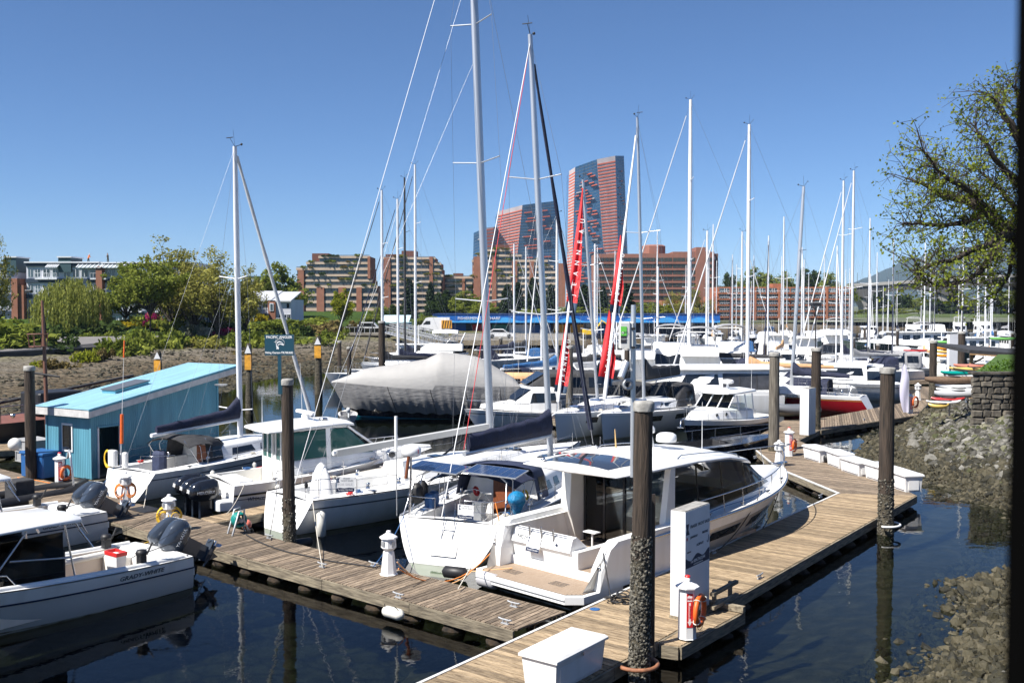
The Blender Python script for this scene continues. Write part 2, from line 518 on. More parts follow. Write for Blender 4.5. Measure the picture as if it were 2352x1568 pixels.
def shore_mat():
 m = bpy.data.materials.new('tidal_shore')
 m.use_nodes = True
 nt = m.node_tree; b = nt.nodes['Principled BSDF']; b.inputs['Roughness'].default_value = 0.95
 b.inputs['Specular IOR Level'].default_value = 0.1
 tc = nn(nt, 'ShaderNodeTexCoord'); sep = nn(nt, 'ShaderNodeSeparateXYZ')
 nt.links.new(tc.outputs['Object'], sep.inputs[0])
 ns = nn(nt, 'ShaderNodeTexNoise'); ns.inputs['Scale'].default_value = 0.25; ns.inputs['Detail'].default_value = 6
 nt.links.new(tc.outputs['Object'], ns.inputs['Vector'])
 ad = nn(nt, 'ShaderNodeMath', operation='MULTIPLY_ADD'); ad.inputs[1].default_value = 1.1
 nt.links.new(ns.outputs['Fac'], ad.inputs[0]); nt.links.new(sep.outputs['Z'], ad.inputs[2])
 rp = nn(nt, 'ShaderNodeValToRGB'); cr = rp.color_ramp
 mr = nn(nt, 'ShaderNodeMapRange'); mr.inputs['From Min'].default_value = -0.5; mr.inputs['From Max'].default_value = 5.0
 nt.links.new(ad.outputs[0], mr.inputs['Value']); nt.links.new(mr.outputs[0], rp.inputs['Fac'])
 stops = [(0.0, (0.03, 0.03, 0.02)), (0.2, (0.075, 0.062, 0.036)), (0.32, (0.105, 0.080, 0.050)), (0.42, (0.140, 0.114, 0.080)), (0.52, (0.175, 0.155, 0.125)), (0.60, (0.16, 0.15, 0.08)), (0.66, (0.06, 0.085, 0.018)), (1.0, (0.05, 0.09, 0.014))]
 cr.elements[0].position, cr.elements[0].color = stops[0][0], c4(stops[0][1])
 cr.elements[1].position, cr.elements[1].color = stops[-1][0], c4(stops[-1][1])
 for p, c in stops[1:-1]:
  e = cr.elements.new(p); e.color = c4(c)
 vo = nn(nt, 'ShaderNodeTexVoronoi', feature='DISTANCE_TO_EDGE'); vo.inputs['Scale'].default_value = 1.1
 nt.links.new(tc.outputs['Object'], vo.inputs['Vector'])
 lt = nn(nt, 'ShaderNodeMapRange'); lt.inputs['From Max'].default_value = 0.13; lt.inputs['To Min'].default_value = 0.35
 nt.links.new(vo.outputs['Distance'], lt.inputs['Value'])
 n3 = nn(nt, 'ShaderNodeTexNoise'); n3.inputs['Scale'].default_value = 2.6; n3.inputs['Detail'].default_value = 6
 nt.links.new(tc.outputs['Object'], n3.inputs['Vector'])
 m3 = nn(nt, 'ShaderNodeMapRange'); m3.inputs['From Min'].default_value = 0.3; m3.inputs['From Max'].default_value = 0.7; m3.inputs['To Min'].default_value = 0.6; m3.inputs['To Max'].default_value = 1.35
 nt.links.new(n3.outputs['Fac'], m3.inputs['Value'])
 s1 = nn(nt, 'ShaderNodeVectorMath', operation='SCALE'); s2 = nn(nt, 'ShaderNodeVectorMath', operation='SCALE')
 nt.links.new(rp.outputs[0], s1.inputs[0]); nt.links.new(lt.outputs[0], s1.inputs['Scale'])
 nt.links.new(s1.outputs[0], s2.inputs[0]); nt.links.new(m3.outputs[0], s2.inputs['Scale'])
 nt.links.new(s2.outputs[0], b.inputs['Base Color'])
 bp = nn(nt, 'ShaderNodeBump'); bp.inputs['Strength'].default_value = 0.9; bp.inputs['Distance'].default_value = 0.25
 nt.links.new(n3.outputs['Fac'], bp.inputs['Height']); nt.links.new(bp.outputs[0], b.inputs['Normal'])
 return m
SHOREM = shore_mat()
field('shore_bank', -190, 260, -20, 420, 2.0, left_z, SHOREM, 'stony tidal flat rising to a mown lawn on the far left shore', keep=lambda X, Y, Z: Z > -3.1)
FARLAND = pm('far_ground', (0.10, 0.11, 0.06), 0.95, var=0.3, vs=0.05)
struct('far_ground', MB().quad((-3000, 300, 2.6), (3000, 300, 2.6), (3000, 5200, 2.6), (-3000, 5200, 2.6)), FARLAND, 'flat ground behind the marina')
ORD = ['first', 'second', 'third', 'fourth', 'fifth', 'sixth', 'seventh', 'eighth', 'ninth', 'tenth', 'eleventh', 'twelfth', 'thirteenth', 'fourteenth', 'fifteenth', 'sixteenth', 'seventeenth', 'eighteenth', 'nineteenth', 'twentieth', 'twenty first', 'twenty second', 'twenty third', 'twenty fourth']
# right bank
rp_ = [G(2106, 952), G(2060, 985), G(2000, 1022), G(1978, 1040), G(2022, 1066), G(2090, 1098), G(2225, 1142), G(2326, 1160), G(2350, 1215), G(2334, 1285), G(2280, 1320), G(2268, 1362), G(2232, 1410), G(2216, 1448), G(2160, 1525), G(2100, 1575)]
SHORE_R = [(120, 84), (52, 76)] + [(p.x, p.y) for p in rp_] + [(4.5, 14), (-6, 9), (-40, 4)]
def right_d(x, y):
 return sdist(np.asarray(x, float), np.asarray(y, float), SHORE_R)
def right_z(x, y):
 x = np.asarray(x, float); y = np.asarray(y, float)
 d = right_d(x, y)
 z = np.where(d < 0, np.maximum(d * 0.16, -3.3), np.minimum(d * 0.30, 2.4) + np.where(d > 9, np.minimum((d - 9) * 0.2, 2.0), 0))
 return z + 0.18 * (vnoise(x, y, 1.1, 5) - .5) + 0.3 * (vnoise(x, y, 3.0, 6) - .5) * (np.abs(d) < 30) - 0.05
def bank_mat():
 m = bpy.data.materials.new('riprap_bank')
 m.use_nodes = True
 nt = m.node_tree; b = nt.nodes['Principled BSDF']; b.inputs['Roughness'].default_value = 0.95
 tc = nn(nt, 'ShaderNodeTexCoord')
 ns = nn(nt, 'ShaderNodeTexNoise'); ns.inputs['Scale'].default_value = 2.2; ns.inputs['Detail'].default_value = 8
 nt.links.new(tc.outputs['Object'], ns.inputs['Vector'])
 rp = nn(nt, 'ShaderNodeValToRGB'); cr = rp.color_ramp
 cr.elements[0].position, cr.elements[0].color = 0.32, (0.02, 0.018, 0.010, 1)
 cr.elements[1].position, cr.elements[1].color = 0.72, (0.09, 0.075, 0.055, 1)
 e = cr.elements.new(0.5); e.color = (0.04, 0.032, 0.018, 1)
 nt.links.new(ns.outputs['Fac'], rp.inputs['Fac']); nt.links.new(rp.outputs[0], b.inputs['Base Color'])
 bp = nn(nt, 'ShaderNodeBump'); bp.inputs['Strength'].default_value = 1.0; bp.inputs['Distance'].default_value = 0.2
 nt.links.new(ns.outputs['Fac'], bp.inputs['Height']); nt.links.new(bp.outputs[0], b.inputs['Normal'])
 return m
BANKM = bank_mat()
bank = field('rocky_bank', -14, 60, 6, 84, 0.5, right_z, BANKM, 'steep bank of broken riprap rock on the right', keep=lambda X, Y, Z: Z > -3.0)
def rock_mesh(seed, mat):
 r2 = random.Random(seed)
 bm = bmesh.new()
 bmesh.ops.create_icosphere(bm, subdivisions=1, radius=1.0)
 pl = [(V((r2.uniform(-1, 1), r2.uniform(-1, 1), r2.uniform(-1, 1))).normalized(), r2.uniform(0.45, 0.8)) for _ in range(6)]
 for v in bm.verts:
  p = v.co * r2.uniform(0.85, 1.1)
  for n, d in pl:
   k = p.dot(n) - d
   if k > 0:
    p = p - n * k
  v.co = p
 me = bpy.data.meshes.new('rock')
 bm.to_mesh(me); bm.free()
 me.materials.append(mat)
 return me
def rock_mat(name, dark, mid, light, rough=.9):
 m = bpy.data.materials.new(name); m.use_nodes = True
 nt = m.node_tree; b = nt.nodes['Principled BSDF']; b.inputs['Roughness'].default_value = rough
 tc = nn(nt, 'ShaderNodeTexCoord'); ge = nn(nt, 'ShaderNodeNewGeometry'); oi = nn(nt, 'ShaderNodeObjectInfo')
 ns = nn(nt, 'ShaderNodeTexNoise'); ns.inputs['Scale'].default_value = 5; ns.inputs['Detail'].default_value = 6
 nt.links.new(ge.outputs['Position'], ns.inputs['Vector'])
 ad = nn(nt, 'ShaderNodeMath', operation='ADD'); fr_ = nn(nt, 'ShaderNodeMath', operation='FRACT')
 nt.links.new(ge.outputs['Random Per Island'], ad.inputs[0]); nt.links.new(oi.outputs['Random'], ad.inputs[1]); nt.links.new(ad.outputs[0], fr_.inputs[0])
 mx = nn(nt, 'ShaderNodeMath', operation='MULTIPLY_ADD'); mx.inputs[1].default_value = .55
 nt.links.new(fr_.outputs[0], mx.inputs[0])
 m2 = nn(nt, 'ShaderNodeMath', operation='MULTIPLY'); m2.inputs[1].default_value = .55
 nt.links.new(ns.outputs['Fac'], m2.inputs[0]); nt.links.new(m2.outputs[0], mx.inputs[2])
 rp = nn(nt, 'ShaderNodeValToRGB'); cr = rp.color_ramp
 cr.elements[0].position, cr.elements[0].color = .22, c4(dark); cr.elements[1].position, cr.elements[1].color = .85, c4(light)
 e = cr.elements.new(.55); e.color = c4(mid)
 nt.links.new(mx.outputs[0], rp.inputs['Fac']); nt.links.new(rp.outputs[0], b.inputs['Base Color'])
 bp = nn(nt, 'ShaderNodeBump'); bp.inputs['Strength'].default_value = .5; bp.inputs['Distance'].default_value = .06
 n2 = nn(nt, 'ShaderNodeTexNoise'); n2.inputs['Scale'].default_value = 14; n2.inputs['Detail'].default_value = 5
 nt.links.new(ge.outputs['Position'], n2.inputs['Vector']); nt.links.new(n2.outputs['Fac'], bp.inputs['Height']); nt.links.new(bp.outputs[0], b.inputs['Normal'])
 return m
ROCKG = rock_mat('grey_rock', (.025, .023, .018), (.095, .090, .075), (.23, .22, .195))
ROCKO = rock_mat('weedy_rock', (.007, .007, .003), (.034, .029, .012), (.085, .072, .042), .75)
ROCKM = rock_mat('mossy_rock', (.02, .025, .006), (.065, .07, .024), (.17, .16, .11))
RG = [rock_mesh(i, ROCKG) for i in range(5)]
RO = [rock_mesh(20 + i, ROCKO) for i in range(4)]
RM = [rock_mesh(40 + i, ROCKM) for i in range(3)]
cand = []
r3 = random.Random(11)
for k in range(230000):
 x, y = r3.uniform(3, 44), r3.uniform(15, 80)
 cand.append((x, y))
cx_, cy_ = np.array([c[0] for c in cand]), np.array([c[1] for c in cand])
cd = right_d(cx_, cy_); cz = right_z(cx_, cy_)
rocks = []
def proj(p):
 q = V((p[0], p[1], p[2] - CH))
 f = q.y * math.cos(TH) - q.z * math.sin(TH)
 u = q.y * math.sin(TH) + q.z * math.cos(TH)
 return PW / 2 + FPX * q.x / f, PH / 2 - FPX * u / f
for (x, y), d, z in zip(cand, cd, cz):
 if d < -1.6 or d > 13 or z > 3.4:
  continue
 u, v = proj((x, y, z))
 if u < 1900 or u > 2420 or v > 1640:
  continue
 s = r3.uniform(0.06, 0.17) * (1.3 if d > 1.5 else 0.9)
 if r3.random() < 0.10:
  s *= 1.7
 rocks.append((s * FPX / y, x, y, z, d, s))
rocks.sort(reverse=True)
sm_v, sm_f, sm_m = [], [], []
stuff = {'g': MB(), 'o': MB(), 'm': MB()}
for i, (app, x, y, z, d, s) in enumerate(rocks):
 q = z + r3.uniform(-.4, .4)
 pool, key = (RO, 'o') if q < 0.75 else ((RM, 'm') if r3.random() < 0.3 else (RG, 'g'))
 me = r3.choice(pool)
 rot = (r3.uniform(0, 6), r3.uniform(0, 6), r3.uniform(0, 6))
 sca = V((s * r3.uniform(.8, 1.4), s * r3.uniform(.8, 1.3), s * r3.uniform(.55, .9)))
 if i < 300:
  o = link('rock', me, bank, (x, y, z + s * 0.15), scale=sca)
  o.rotation_euler = rot
 elif i < 30000:
  from mathutils import Euler
  M = Matrix.Translation((x, y, z + s * 0.1)) @ Euler(rot).to_matrix().to_4x4() @ Matrix.Diagonal((*sca, 1))
  vs = [M @ v.co for v in me.vertices]
  stuff[key].add(vs, [list(p.vertices) for p in me.polygons])
for key, mt in (('g', ROCKG), ('o', ROCKO), ('m', ROCKM)):
 o = stuff[key].build('rubble', mt, bank, fix=False); o['kind'] = 'stuff'
mb = MB()
r4 = random.Random(5)
LX = np.array([r4.uniform(-45, 10) for _ in range(26000)]); LY = np.array([r4.uniform(48, 150) for _ in range(26000)])
LD = left_d(LX, LY); LZ = left_z(LX, LY)
for x, y, d, z in zip(LX, LY, LD, LZ):
 if not (-1.5 < d < 34):
  continue
 if d > 9 and r4.random() < 0.55:
  continue
 me = r4.choice(RO)
 s = r4.uniform(.12, .34) if d < 10 else r4.uniform(.1, .22)
 M = Matrix.Translation((x, y, z)) @ Matrix.Rotation(r4.uniform(0, 6), 4, 'Z') @ Matrix.Diagonal((s * 1.4, s * 1.2, s * .6, 1))
 mb.add([M @ v.co for v in me.vertices], [list(p.vertices) for p in me.polygons])
o = mb.build('tidal_stones', ROCKO, fix=False); o['kind'] = 'stuff'; o['label'] = 'brown weedy stones scattered over the low tide flat'
# docks
DZ = 0.45
AV = V((0.597, 0.802, 0)); BV = V((-0.776, 0.631, 0)); RV = V((0.802, -0.597, 0))
def clip_line(poly, n, c, t):
 hits = []
 for i in range(len(poly)):
  a, b = poly[i], poly[(i + 1) % len(poly)]
  da, db = a.dot(n) - c, b.dot(n) - c
  if (da < 0) != (db < 0):
   p = a.lerp(b, da / (da - db))
   hits.append(p.dot(t))
 return (min(hits), max(hits)) if len(hits) >= 2 else None
def dock(label, poly, pdir, mat=PLANKB, step=0.15, edges=None, white=(), z=DZ, name='dock', floats=()):
 poly = [V((p[0], p[1], 0)) for p in poly]
 t = V((pdir[0], pdir[1], 0)).normalized(); n = V((-t.y, t.x, 0))
 cs = [p.dot(n) for p in poly]
 c0, c1 = min(cs), max(cs)
 o = thing(name, label, 'dock', xy(poly[0], 0))
 org = V(o.location)
 k, c = 0, c0 + 0.003
 planks = []
 while c < c1 - 0.03:
  a, b = clip_line(poly, n, c, t), clip_line(poly, n, min(c + step - 0.022, c1 - 1e-4), t)
  if a and b:
   planks.append((a, b, c))
  c += step
 for a, b, c in planks:
  w = step - 0.022
  mid = (a[0] + a[1] + b[0] + b[1]) / 4
  ctr = t * mid + n * (c + w / 2)
  e = rnd.uniform(0, 0.012)
  q = [(a[0] - mid, -w / 2), (a[1] - mid, -w / 2), (b[1] - mid, w / 2), (b[0] - mid, w / 2)]
  mb = MB().prism([V((x_, y_, 0)) for x_, y_ in q], (0, 0, 0.04))
  me = mb.mesh('plank', mat)
  link('plank', me, o, xy(ctr - org, z - 0.04 + rnd.uniform(-.004, .004)), ang(t))
 for i in range(len(poly)):
  if edges is not None and i not in edges:
   continue
  a, b = poly[i], poly[(i + 1) % len(poly)]
  L = (b - a).length; u = (b - a) / L
  ctr_ = sum(poly, V((0, 0, 0))) / len(poly)
  out = V((u.y, -u.x, 0))
  if (a + b).lerp(V((0, 0, 0)), .5).dot(out) < ctr_.dot(out):
   out = -out
  m = max(1, round(L / 3.2))
  for j in range(m):
   p = a.lerp(b, (j + .5) / m) + out * 0.032
   bx = MB().box((0, 0, 0), (L / m - 0.015, 0.055, 0.27))
   bx.build('side_beam', BEAM, o, xy(p - org, z - 0.155), ang(u))
  if i in white:
   p = a.lerp(b, .5) + out * 0.035
   MB().box((0, 0, 0), (L, 0.075, 0.05)).build('edge_strip', EDGEW, o, xy(p - org, z - 0.005), ang(u))
  nf = int(L / 1.35)
  for j in range(nf):
   p = a.lerp(b, (j + .5) / nf) - out * 0.16
   fb = MB()
   fb.lathe([(0.02, -.35), (.24, -.3), (.3, -.06), (.24, .04), (.05, .06)], 9, jit=.3)
   fb.build('float', FLOATB, o, xy(p - org, z - 0.42), ang(u) + j)
 cb = MB()
 cen = sum(poly, V((0, 0, 0))) / len(poly)
 cb.prism([xy(p.lerp(cen, 0.06) - org, z - 0.34) for p in poly], (0, 0, 0.24))
 cb.build('frame', FLOATB, o)
 return o
aL = G(1326, 1406, DZ); aR = G(1664, 1384, DZ)
wA = (aR - aL).dot(RV)
def A_(s, t):
 return aL + AV * s + RV * t
sE = (G(1925, 1132, DZ) - aL).dot(AV); sE2 = (G(2104, 1137, DZ) - aL).dot(AV)
dock('long tan plank dock along the right of the big white motor yacht', [A_(-9, 0), A_(-9, wA), A_(sE2, wA), A_(sE, 0)], RV, PLANKA, edges=(1, 3), white=(3,))
O1, I1 = G(1832, 1010, DZ), G(1790, 1075, DZ)
dock('dock section carrying the row of white dock boxes', [A_(sE + .02, .02), A_(sE2 + .02, wA), O1, I1], RV, PLANKB, edges=(1, 3), white=(3,))
dock('dock landing around the tall pile beside the dark hulled cruiser', [G(1716, 1016, DZ), I1 + V((0, .1, 0)), O1 + V((.03, .03, 0)), G(1882, 986, DZ), G(1880, 958, DZ), G(1800, 965, DZ)], RV, PLANKB, edges=(0, 2, 4, 5), white=(0,))
dock('dock finger reaching right in front of the red sailboat', [G(1884, 987, DZ), G(2104, 953, DZ), G(2165, 890, DZ), G(2118, 888, DZ), G(2072, 925, DZ), G(1884, 960, DZ)], V((-.95, .3, 0)).cross(V((0, 0, 1))), PLANKB, edges=(0, 1))
dock('low plank platform holding the white sign pillar and fire post', [A_((G(1500, 1470, DZ) - aL).dot(AV), wA + .06), G(1560, 1480, DZ), G(1707, 1400, DZ), A_((G(1664, 1384, DZ) - aL).dot(AV), wA + .06)], RV, PLANKA, edges=(0, 1, 2), z=DZ - 0.03, name='dock_platform')
bF0, bF1, bB0, bB1 = G(-90, 1104, DZ), G(1182, 1446, DZ), G(-90, 1053, DZ), G(1297, 1404, DZ)
dock('weathered grey plank dock running from the blue shed to the big motor yacht', [bF0, bF1, bB1 - RV * .0, bB0], AV, PLANKB, edges=(0, 2), white=())
p0, p1 = G(463, 1189, DZ), G(487, 1201, DZ)
dock('narrow finger dock between the pilothouse boat and the sloop for sale', [p0, p0 + AV * 8.5, p1 + AV * 8.5, p1], RV, PLANKA, edges=(0, 2))
p0, p1 = G(392, 1234, DZ), G(450, 1250, DZ)
dock('narrow finger dock between the two fishing boats', [p0, p1, p1 - AV * 7, p0 - AV * 7], RV, PLANKB, edges=(1, 3))
dock('small dock corner behind the grey tote left of the blue shed', [G(-60, 1000, DZ), G(58, 1000, DZ), G(58, 1030, DZ), G(-60, 1040, DZ)], AV, PLANKA, edges=(2,))
dock('short dock by the stern of the tarp covered yacht', [G(1214, 930, DZ), G(1330, 962, DZ), G(1295, 972, DZ), G(1206, 948, DZ)], AV, PLANKB, edges=(2,))
# piles
PILEM = pm('pile_wood', (0.024, 0.018, 0.013), 0.85, var=0.5, vs=2.5, stretch=(7, 7, 0.5), col2=(0.078, 0.055, 0.039), bump=0.8, bs=5, bstretch=(9, 9, .6))
PILEG = pm('pile_wood_grey', (0.10, 0.085, 0.065), 0.85, var=0.5, vs=2.5, stretch=(7, 7, 0.5), col2=(0.24, 0.21, 0.17), bump=0.8, bs=5, bstretch=(9, 9, .6))
PILEB = pm('barnacled_wood', (0.03, 0.028, 0.018), 0.9, var=0.5, vs=8, col2=(0.13, 0.11, 0.075), bump=1.0, bs=26)
CAPM = pm('pile_cap', (0.28, 0.27, 0.25), 0.8, var=0.35, vs=6, bump=0.4, bs=9)
BARN = pm('barnacle', (0.035, 0.03, 0.02), 0.9, var=0.6, vs=14, col2=(0.30, 0.28, 0.23), contrast=(.42, .75))
def pile(label, loc, top, r, barn=0, wood=PILEM, cap=True, lean=(0, 0), group='wooden mooring piles', btop=2.6):
 o = thing('mooring_pile', label, 'pile', (loc[0], loc[1], -3.0), 0, group)
 hb = btop + 3
 def ring(z):
  t = z / (top + 3)
  return r * (1.1 - .14 * t)
 for nm, z0, z1, m in (('lower_shaft', 0, hb - .5, PILEB), ('upper_shaft', hb - .5, top + 3, wood)):
  mb = MB(); rings = []
  for i in range(9):
   z = z0 + (z1 - z0) * i / 8
   rr = ring(z)
   rings.append([V((lean[0] * z + rr * (1 + rnd.uniform(-.035, .035)) * math.cos(k * math.pi / 7), lean[1] * z + rr * (1 + rnd.uniform(-.035, .035)) * math.sin(k * math.pi / 7), z)) for k in range(14)])
  mb.loft(rings, True, True, True)
  mb.build(nm, m, o)
 if cap:
  zt = top + 3
  MB().lathe([(r * 1.09, -.16), (r * 1.12, -.01), (r * 1.0, .035), (.02, .05)], 14, (lean[0] * zt, lean[1] * zt, zt), jit=.05).build('cap', CAPM, o)
 if barn:
  mb = MB()
  for i in range(barn):
   z = 2.7 + (btop + .3) * rnd.random() ** 1.25
   a = rnd.uniform(0, 6.283)
   rr = ring(z) * .99
   s = rnd.uniform(.008, .026)
   mb.lathe([(s * 1.5, 0), (s, s * 1.1), (s * .3, s * 1.2)], 5, (0, 0, 0), False)
   n = len(mb.v) - 0
   M = Matrix.Translation((lean[0] * z + rr * math.cos(a), lean[1] * z + rr * math.sin(a), z)) @ Matrix.Rotation(a, 4, 'Z') @ Matrix.Rotation(R(90), 4, 'Y')
   cnt = 15 + 10
   for q in range(len(mb.v) - cnt, len(mb.v)):
    mb.v[q] = tuple(M @ V(mb.v[q]))
  b = mb.build('barnacle_crust', BARN, o, fix=False); b['kind'] = 'stuff'
 return o
def pile_px(label, x, yb, yt, wpx, zb=DZ, **kw):
 g = G(x, yb, zb)
 return pile(label, g, pxz(yt, g.y), wpx / 2 * g.y / FPX, **kw)
near_pile = pile_px('thick barnacled pile in front of the big motor yacht', 1464, 1522, 925, 45, barn=2600, btop=3.1, lean=(.012, 0))
pile_px('tall brown pile carrying the dark blue fishing sign', 667, 1240, 872, 28, barn=500, btop=1.8, lean=(-.008, 0))
pile_px('tall brown pile at the outer end of the tan dock', 2034, 1196, 846, 33, barn=900, btop=1.9)
pile_px('grey pile rising through the dock landing by the dark hulled cruiser', 1777, 1035, 810, 24, wood=PILEG, btop=1.2)
pile_px('dark pile between the far white pillar and the red sailboat', 1873, 985, 800, 22, btop=2.2, barn=200)
pile(  'dark pile at the left frame side beside the blue shed', P(70, 1000, 41.5), pxz(842, 41.5), .21, btop=1.0)
pile_px('brown pile behind the bow of the white sloop with red banners', 1308, 940, 795, 16, wood=PILEG, btop=1.4)
pile('stout black pile behind the tarp covered yacht', P(877, 800, 88), pxz(738, 88), .3)
pile('thin pile left of the furled sails behind the tarp covered yacht', P(780, 860, 92), pxz(783, 92), .19)
pile('short pile with white cap among the furled sails', P(802, 860, 88), pxz(797, 88), .2)
pile('pile beside the kayak racks on the right', P(2143, 850, 75), pxz(783, 75), .27)
pile('dark pile behind the kayak racks under the lamp', P(2208, 850, 84), pxz(762, 84), .3)
for i, (x, y, Y) in enumerate([(1150, 775, 120), (1440, 800, 82), (1532, 770, 100), (1680, 785, 118), (1757, 790, 105), (1640, 800, 112), (2016, 790, 110), (2060, 775, 140), (1925, 770, 150), (2110, 760, 160), (2285, 758, 150), (2250, 770, 130), (2325, 765, 135), (1960, 775, 135), (1985, 752, 170)]):
 pile('distant wooden pile among the moored boats, %s from the left' % ORD[sorted([1150, 1440, 1532, 1680, 1757, 1640, 2016, 2060, 1925, 2110, 2285, 2250, 2325, 1960, 1985]).index(x)], P(x, 850, Y), pxz(y, Y) if pxz(y, Y) > 3.2 else 4.2, .22, group='distant piles among the moored boats')
MKO = pm('marker_orange', (0.70, 0.33, 0.03), 0.6, var=0.3, vs=4)
for lab, x, yb, yt in (('leftmost dark marker pile with orange panel above the blue roof', 365, 905, 805), ('dark marker pile with orange panel right of the blue shed', 573, 950, 788), ('dark marker pile with orange panel and a white gull on top', 732, 905, 772)):
 g = G(x, yb, 0); r = 7.5 * g.y / FPX; tz = pxz(yt, g.y)
 o = thing('channel_marker', lab, 'marker', (g.x, g.y, -2), 0, 'channel marker piles')
 MB().lathe([(r * 1.25, 0), (r * 1.2, 3.2), (r, 4.4), (r * .9, tz + 2 - .25), (r * .55, tz + 2)], 12, jit=.08).build('shaft', PILEB, o)
 MB().box((0, -r * 1.15, tz + 2 - 1.35), (r * 2.0, .05, 1.05)).build('orange_panel', MKO, o)
 MB().prism([V((-r * 1.0, -r * 1.2, tz + 2 - .7)), V((r * 1.0, -r * 1.2, tz + 2 - .7)), V((0, -r * 1.2, tz + 2 - .1))], (0, .04, 0)).build('white_triangle', PAINTW, o)
# dock furniture
def lighthouse(label, p, rz=0.4, s=1.0, cords=None):
 o = thing('power_pedestal', label, 'pedestal', (p[0], p[1], DZ), rz, 'white lighthouse shaped power pedestals')
 o.scale = (s, s, s)
 MB().lathe([(.25, 0), (.25, .02), (.215, .03), (.15, .62), (.13, .64)], 8, smooth=False, ph=R(22)).build('base', PAINTW, o)
 MB().lathe([(.10, .62), (.21, .74), (.19, .98), (.17, 1.0)], 8, smooth=False, ph=R(22)).build('socket_box', PAINTW, o)
 MB().lathe([(.25, 1.0), (.24, 1.03), (.07, 1.13), (.06, 1.19), (.02, 1.2)], 8, smooth=False, ph=R(22)).build('roof', PAINTW, o)
 for a in (.4, 1.97, 3.54, 5.1):
  MB().box((.2 * math.cos(a), .2 * math.sin(a), .86), (.03, .11, .13), a).build('outlet_cover', GALV, o)
 if cords:
  for kx in (-1, 1):
   mb = MB()
   for i in range(7):
    mb.torus((kx * .19 + rnd.uniform(-.03, .03), -.1 + rnd.uniform(-.05, .05), .5 + rnd.uniform(-.05, .05)), .15 + rnd.uniform(-.03, .04), .013, 14, 5, Matrix.Rotation(R(90) + rnd.uniform(-.4, .4), 3, 'X') @ Matrix.Scale(1.45, 3, V((0, 1, 0))))
   c = mb.build('coiled_cord', cords); c.matrix_world = Matrix.Translation((p[0], p[1], DZ)) @ Matrix.Rotation(rz, 4, 'Z')
   tag(c, ('yellow' if cords is YELLOW else 'orange') + ' power cord coiled on the %s side of its pedestal' % ('left' if kx < 0 else 'right'), 'cord', 'coiled shore power cords')
 return o
lighthouse('white lighthouse pedestal with yellow cords beside the triple engine boat', G(389, 1219, DZ), cords=YELLOW)
lighthouse('white lighthouse pedestal near the stern of the boat with solar panels', G(893, 1318, DZ))
lighthouse('white lighthouse pedestal by the grey tote left of the blue shed', G(72, 1099, DZ))
lighthouse('white lighthouse pedestal with orange cord at the stern of the sloop by the shed', G(289, 1157, DZ), cords=ORCORD)
lighthouse('white lighthouse pedestal at the bow of the big motor yacht', G(1789, 1070, DZ))
lighthouse('white lighthouse pedestal on the far dock finger by the kayaks', G(2108, 918, DZ), s=1.1)
def firepost(label, p, rz, h=1.12, s=1.0):
 o = thing('fire_post', label, 'fire post', (p[0], p[1], DZ), rz, 'white fire extinguisher posts')
 MB().lathe([(.21, 0), (.20, .02), (.19, h)], 8, smooth=False, ph=R(22.5)).build('cabinet', PAINTW, o)
 MB().lathe([(.265, h), (.265, h + .03), (.10, h + .11), (.03, h + .115)], 8, smooth=False, ph=R(22.5)).build('lid', PAINTW, o)
 MB().lathe([(.065, h + .10), (.065, h + .22), (.03, h + .225)], 12).build('lamp', WHITE2, o)
 MB().lathe([(.067, h + .22), (.06, h + .26), (.01, h + .265)], 12).build('lamp_cap', REDP, o)
 pl = MB().box((0, -.184, h * .58), (.135, .012, .74)).build('fire_plate', REDP, o)
 MB().prism([V((-.055, -.192, h * .58 + .2)), V((.055, -.192, h * .58 + .2)), V((.055, -.192, h * .58 + .31)), V((0, -.192, h * .58 + .34)), V((-.055, -.192, h * .58 + .31))], (0, .006, 0)).build('plate_top', INKW, pl)
 MB().prism([V((-.022, -.192, h * .58 + .17)), V((-.022, -.192, h * .58 - .24)), V((-.05, -.192, h * .58 - .24)), V((0, -.192, h * .58 - .34)), V((.05, -.192, h * .58 - .24)), V((.022, -.192, h * .58 - .24)), V((.022, -.192, h * .58 + .17))], (0, .006, 0)).build('plate_arrow', INKW, pl)
 text('plate_word', 'FIRE', .062, INKR, pl, (0, -.196, h * .58 + .255), (R(90), 0, 0), ext=.002)
 text('plate_word', 'EXTINGUISHER', .042, INKR, pl, (0.0, -.196, h * .58 - .03), (R(90), R(90), 0), ext=.002)
 return o
def lifering(label, loc, rz, r=.29):
 o = thing('life_ring', label, 'life ring', loc, rz, 'orange life rings')
 M = Matrix.Rotation(R(90), 3, 'X')
 MB().torus((0, 0, 0), r, .072, 28, 10, M @ Matrix.Scale(.8, 3, V((0, 0, 1)))).build('ring', ORANGE, o)
 for k in range(4):
  a = k * R(90) + .7
  MB().torus((r * math.cos(a), 0, r * math.sin(a)), .078, .012, 10, 4, Matrix.Rotation(R(90), 3, 'X') @ Matrix.Rotation(0, 3, 'Z') @ Matrix.Identity(3) if False else Matrix.Rotation(-a, 3, 'Y') ).build('grab_band', FENDW, o)
 MB().tube([V((r * 1.15 * math.cos(a), -.02, r * 1.3 * math.sin(a) - .03)) for a in [R(150 + 12 * i) for i in range(20)]], .007, 5).build('grab_rope', ROPEK, o)
 return o
fp = G(1578, 1463, DZ)
firepost('white fire post with red lamp standing by the near sign pillar', fp, .12, s=1)
lifering('orange life ring on the near fire post', fp + V((.27, -.05, .62)), R(62), .30)
fp = G(138, 1117, DZ)
firepost('white fire post in front of the blue shed', fp, .5)
lifering('orange life ring on the fire post at the blue shed', fp + V((.26, .02, .55)), R(70), .26)
fp = G(1812, 1046, DZ)
firepost('white fire post behind the row of dock boxes', fp, .2)
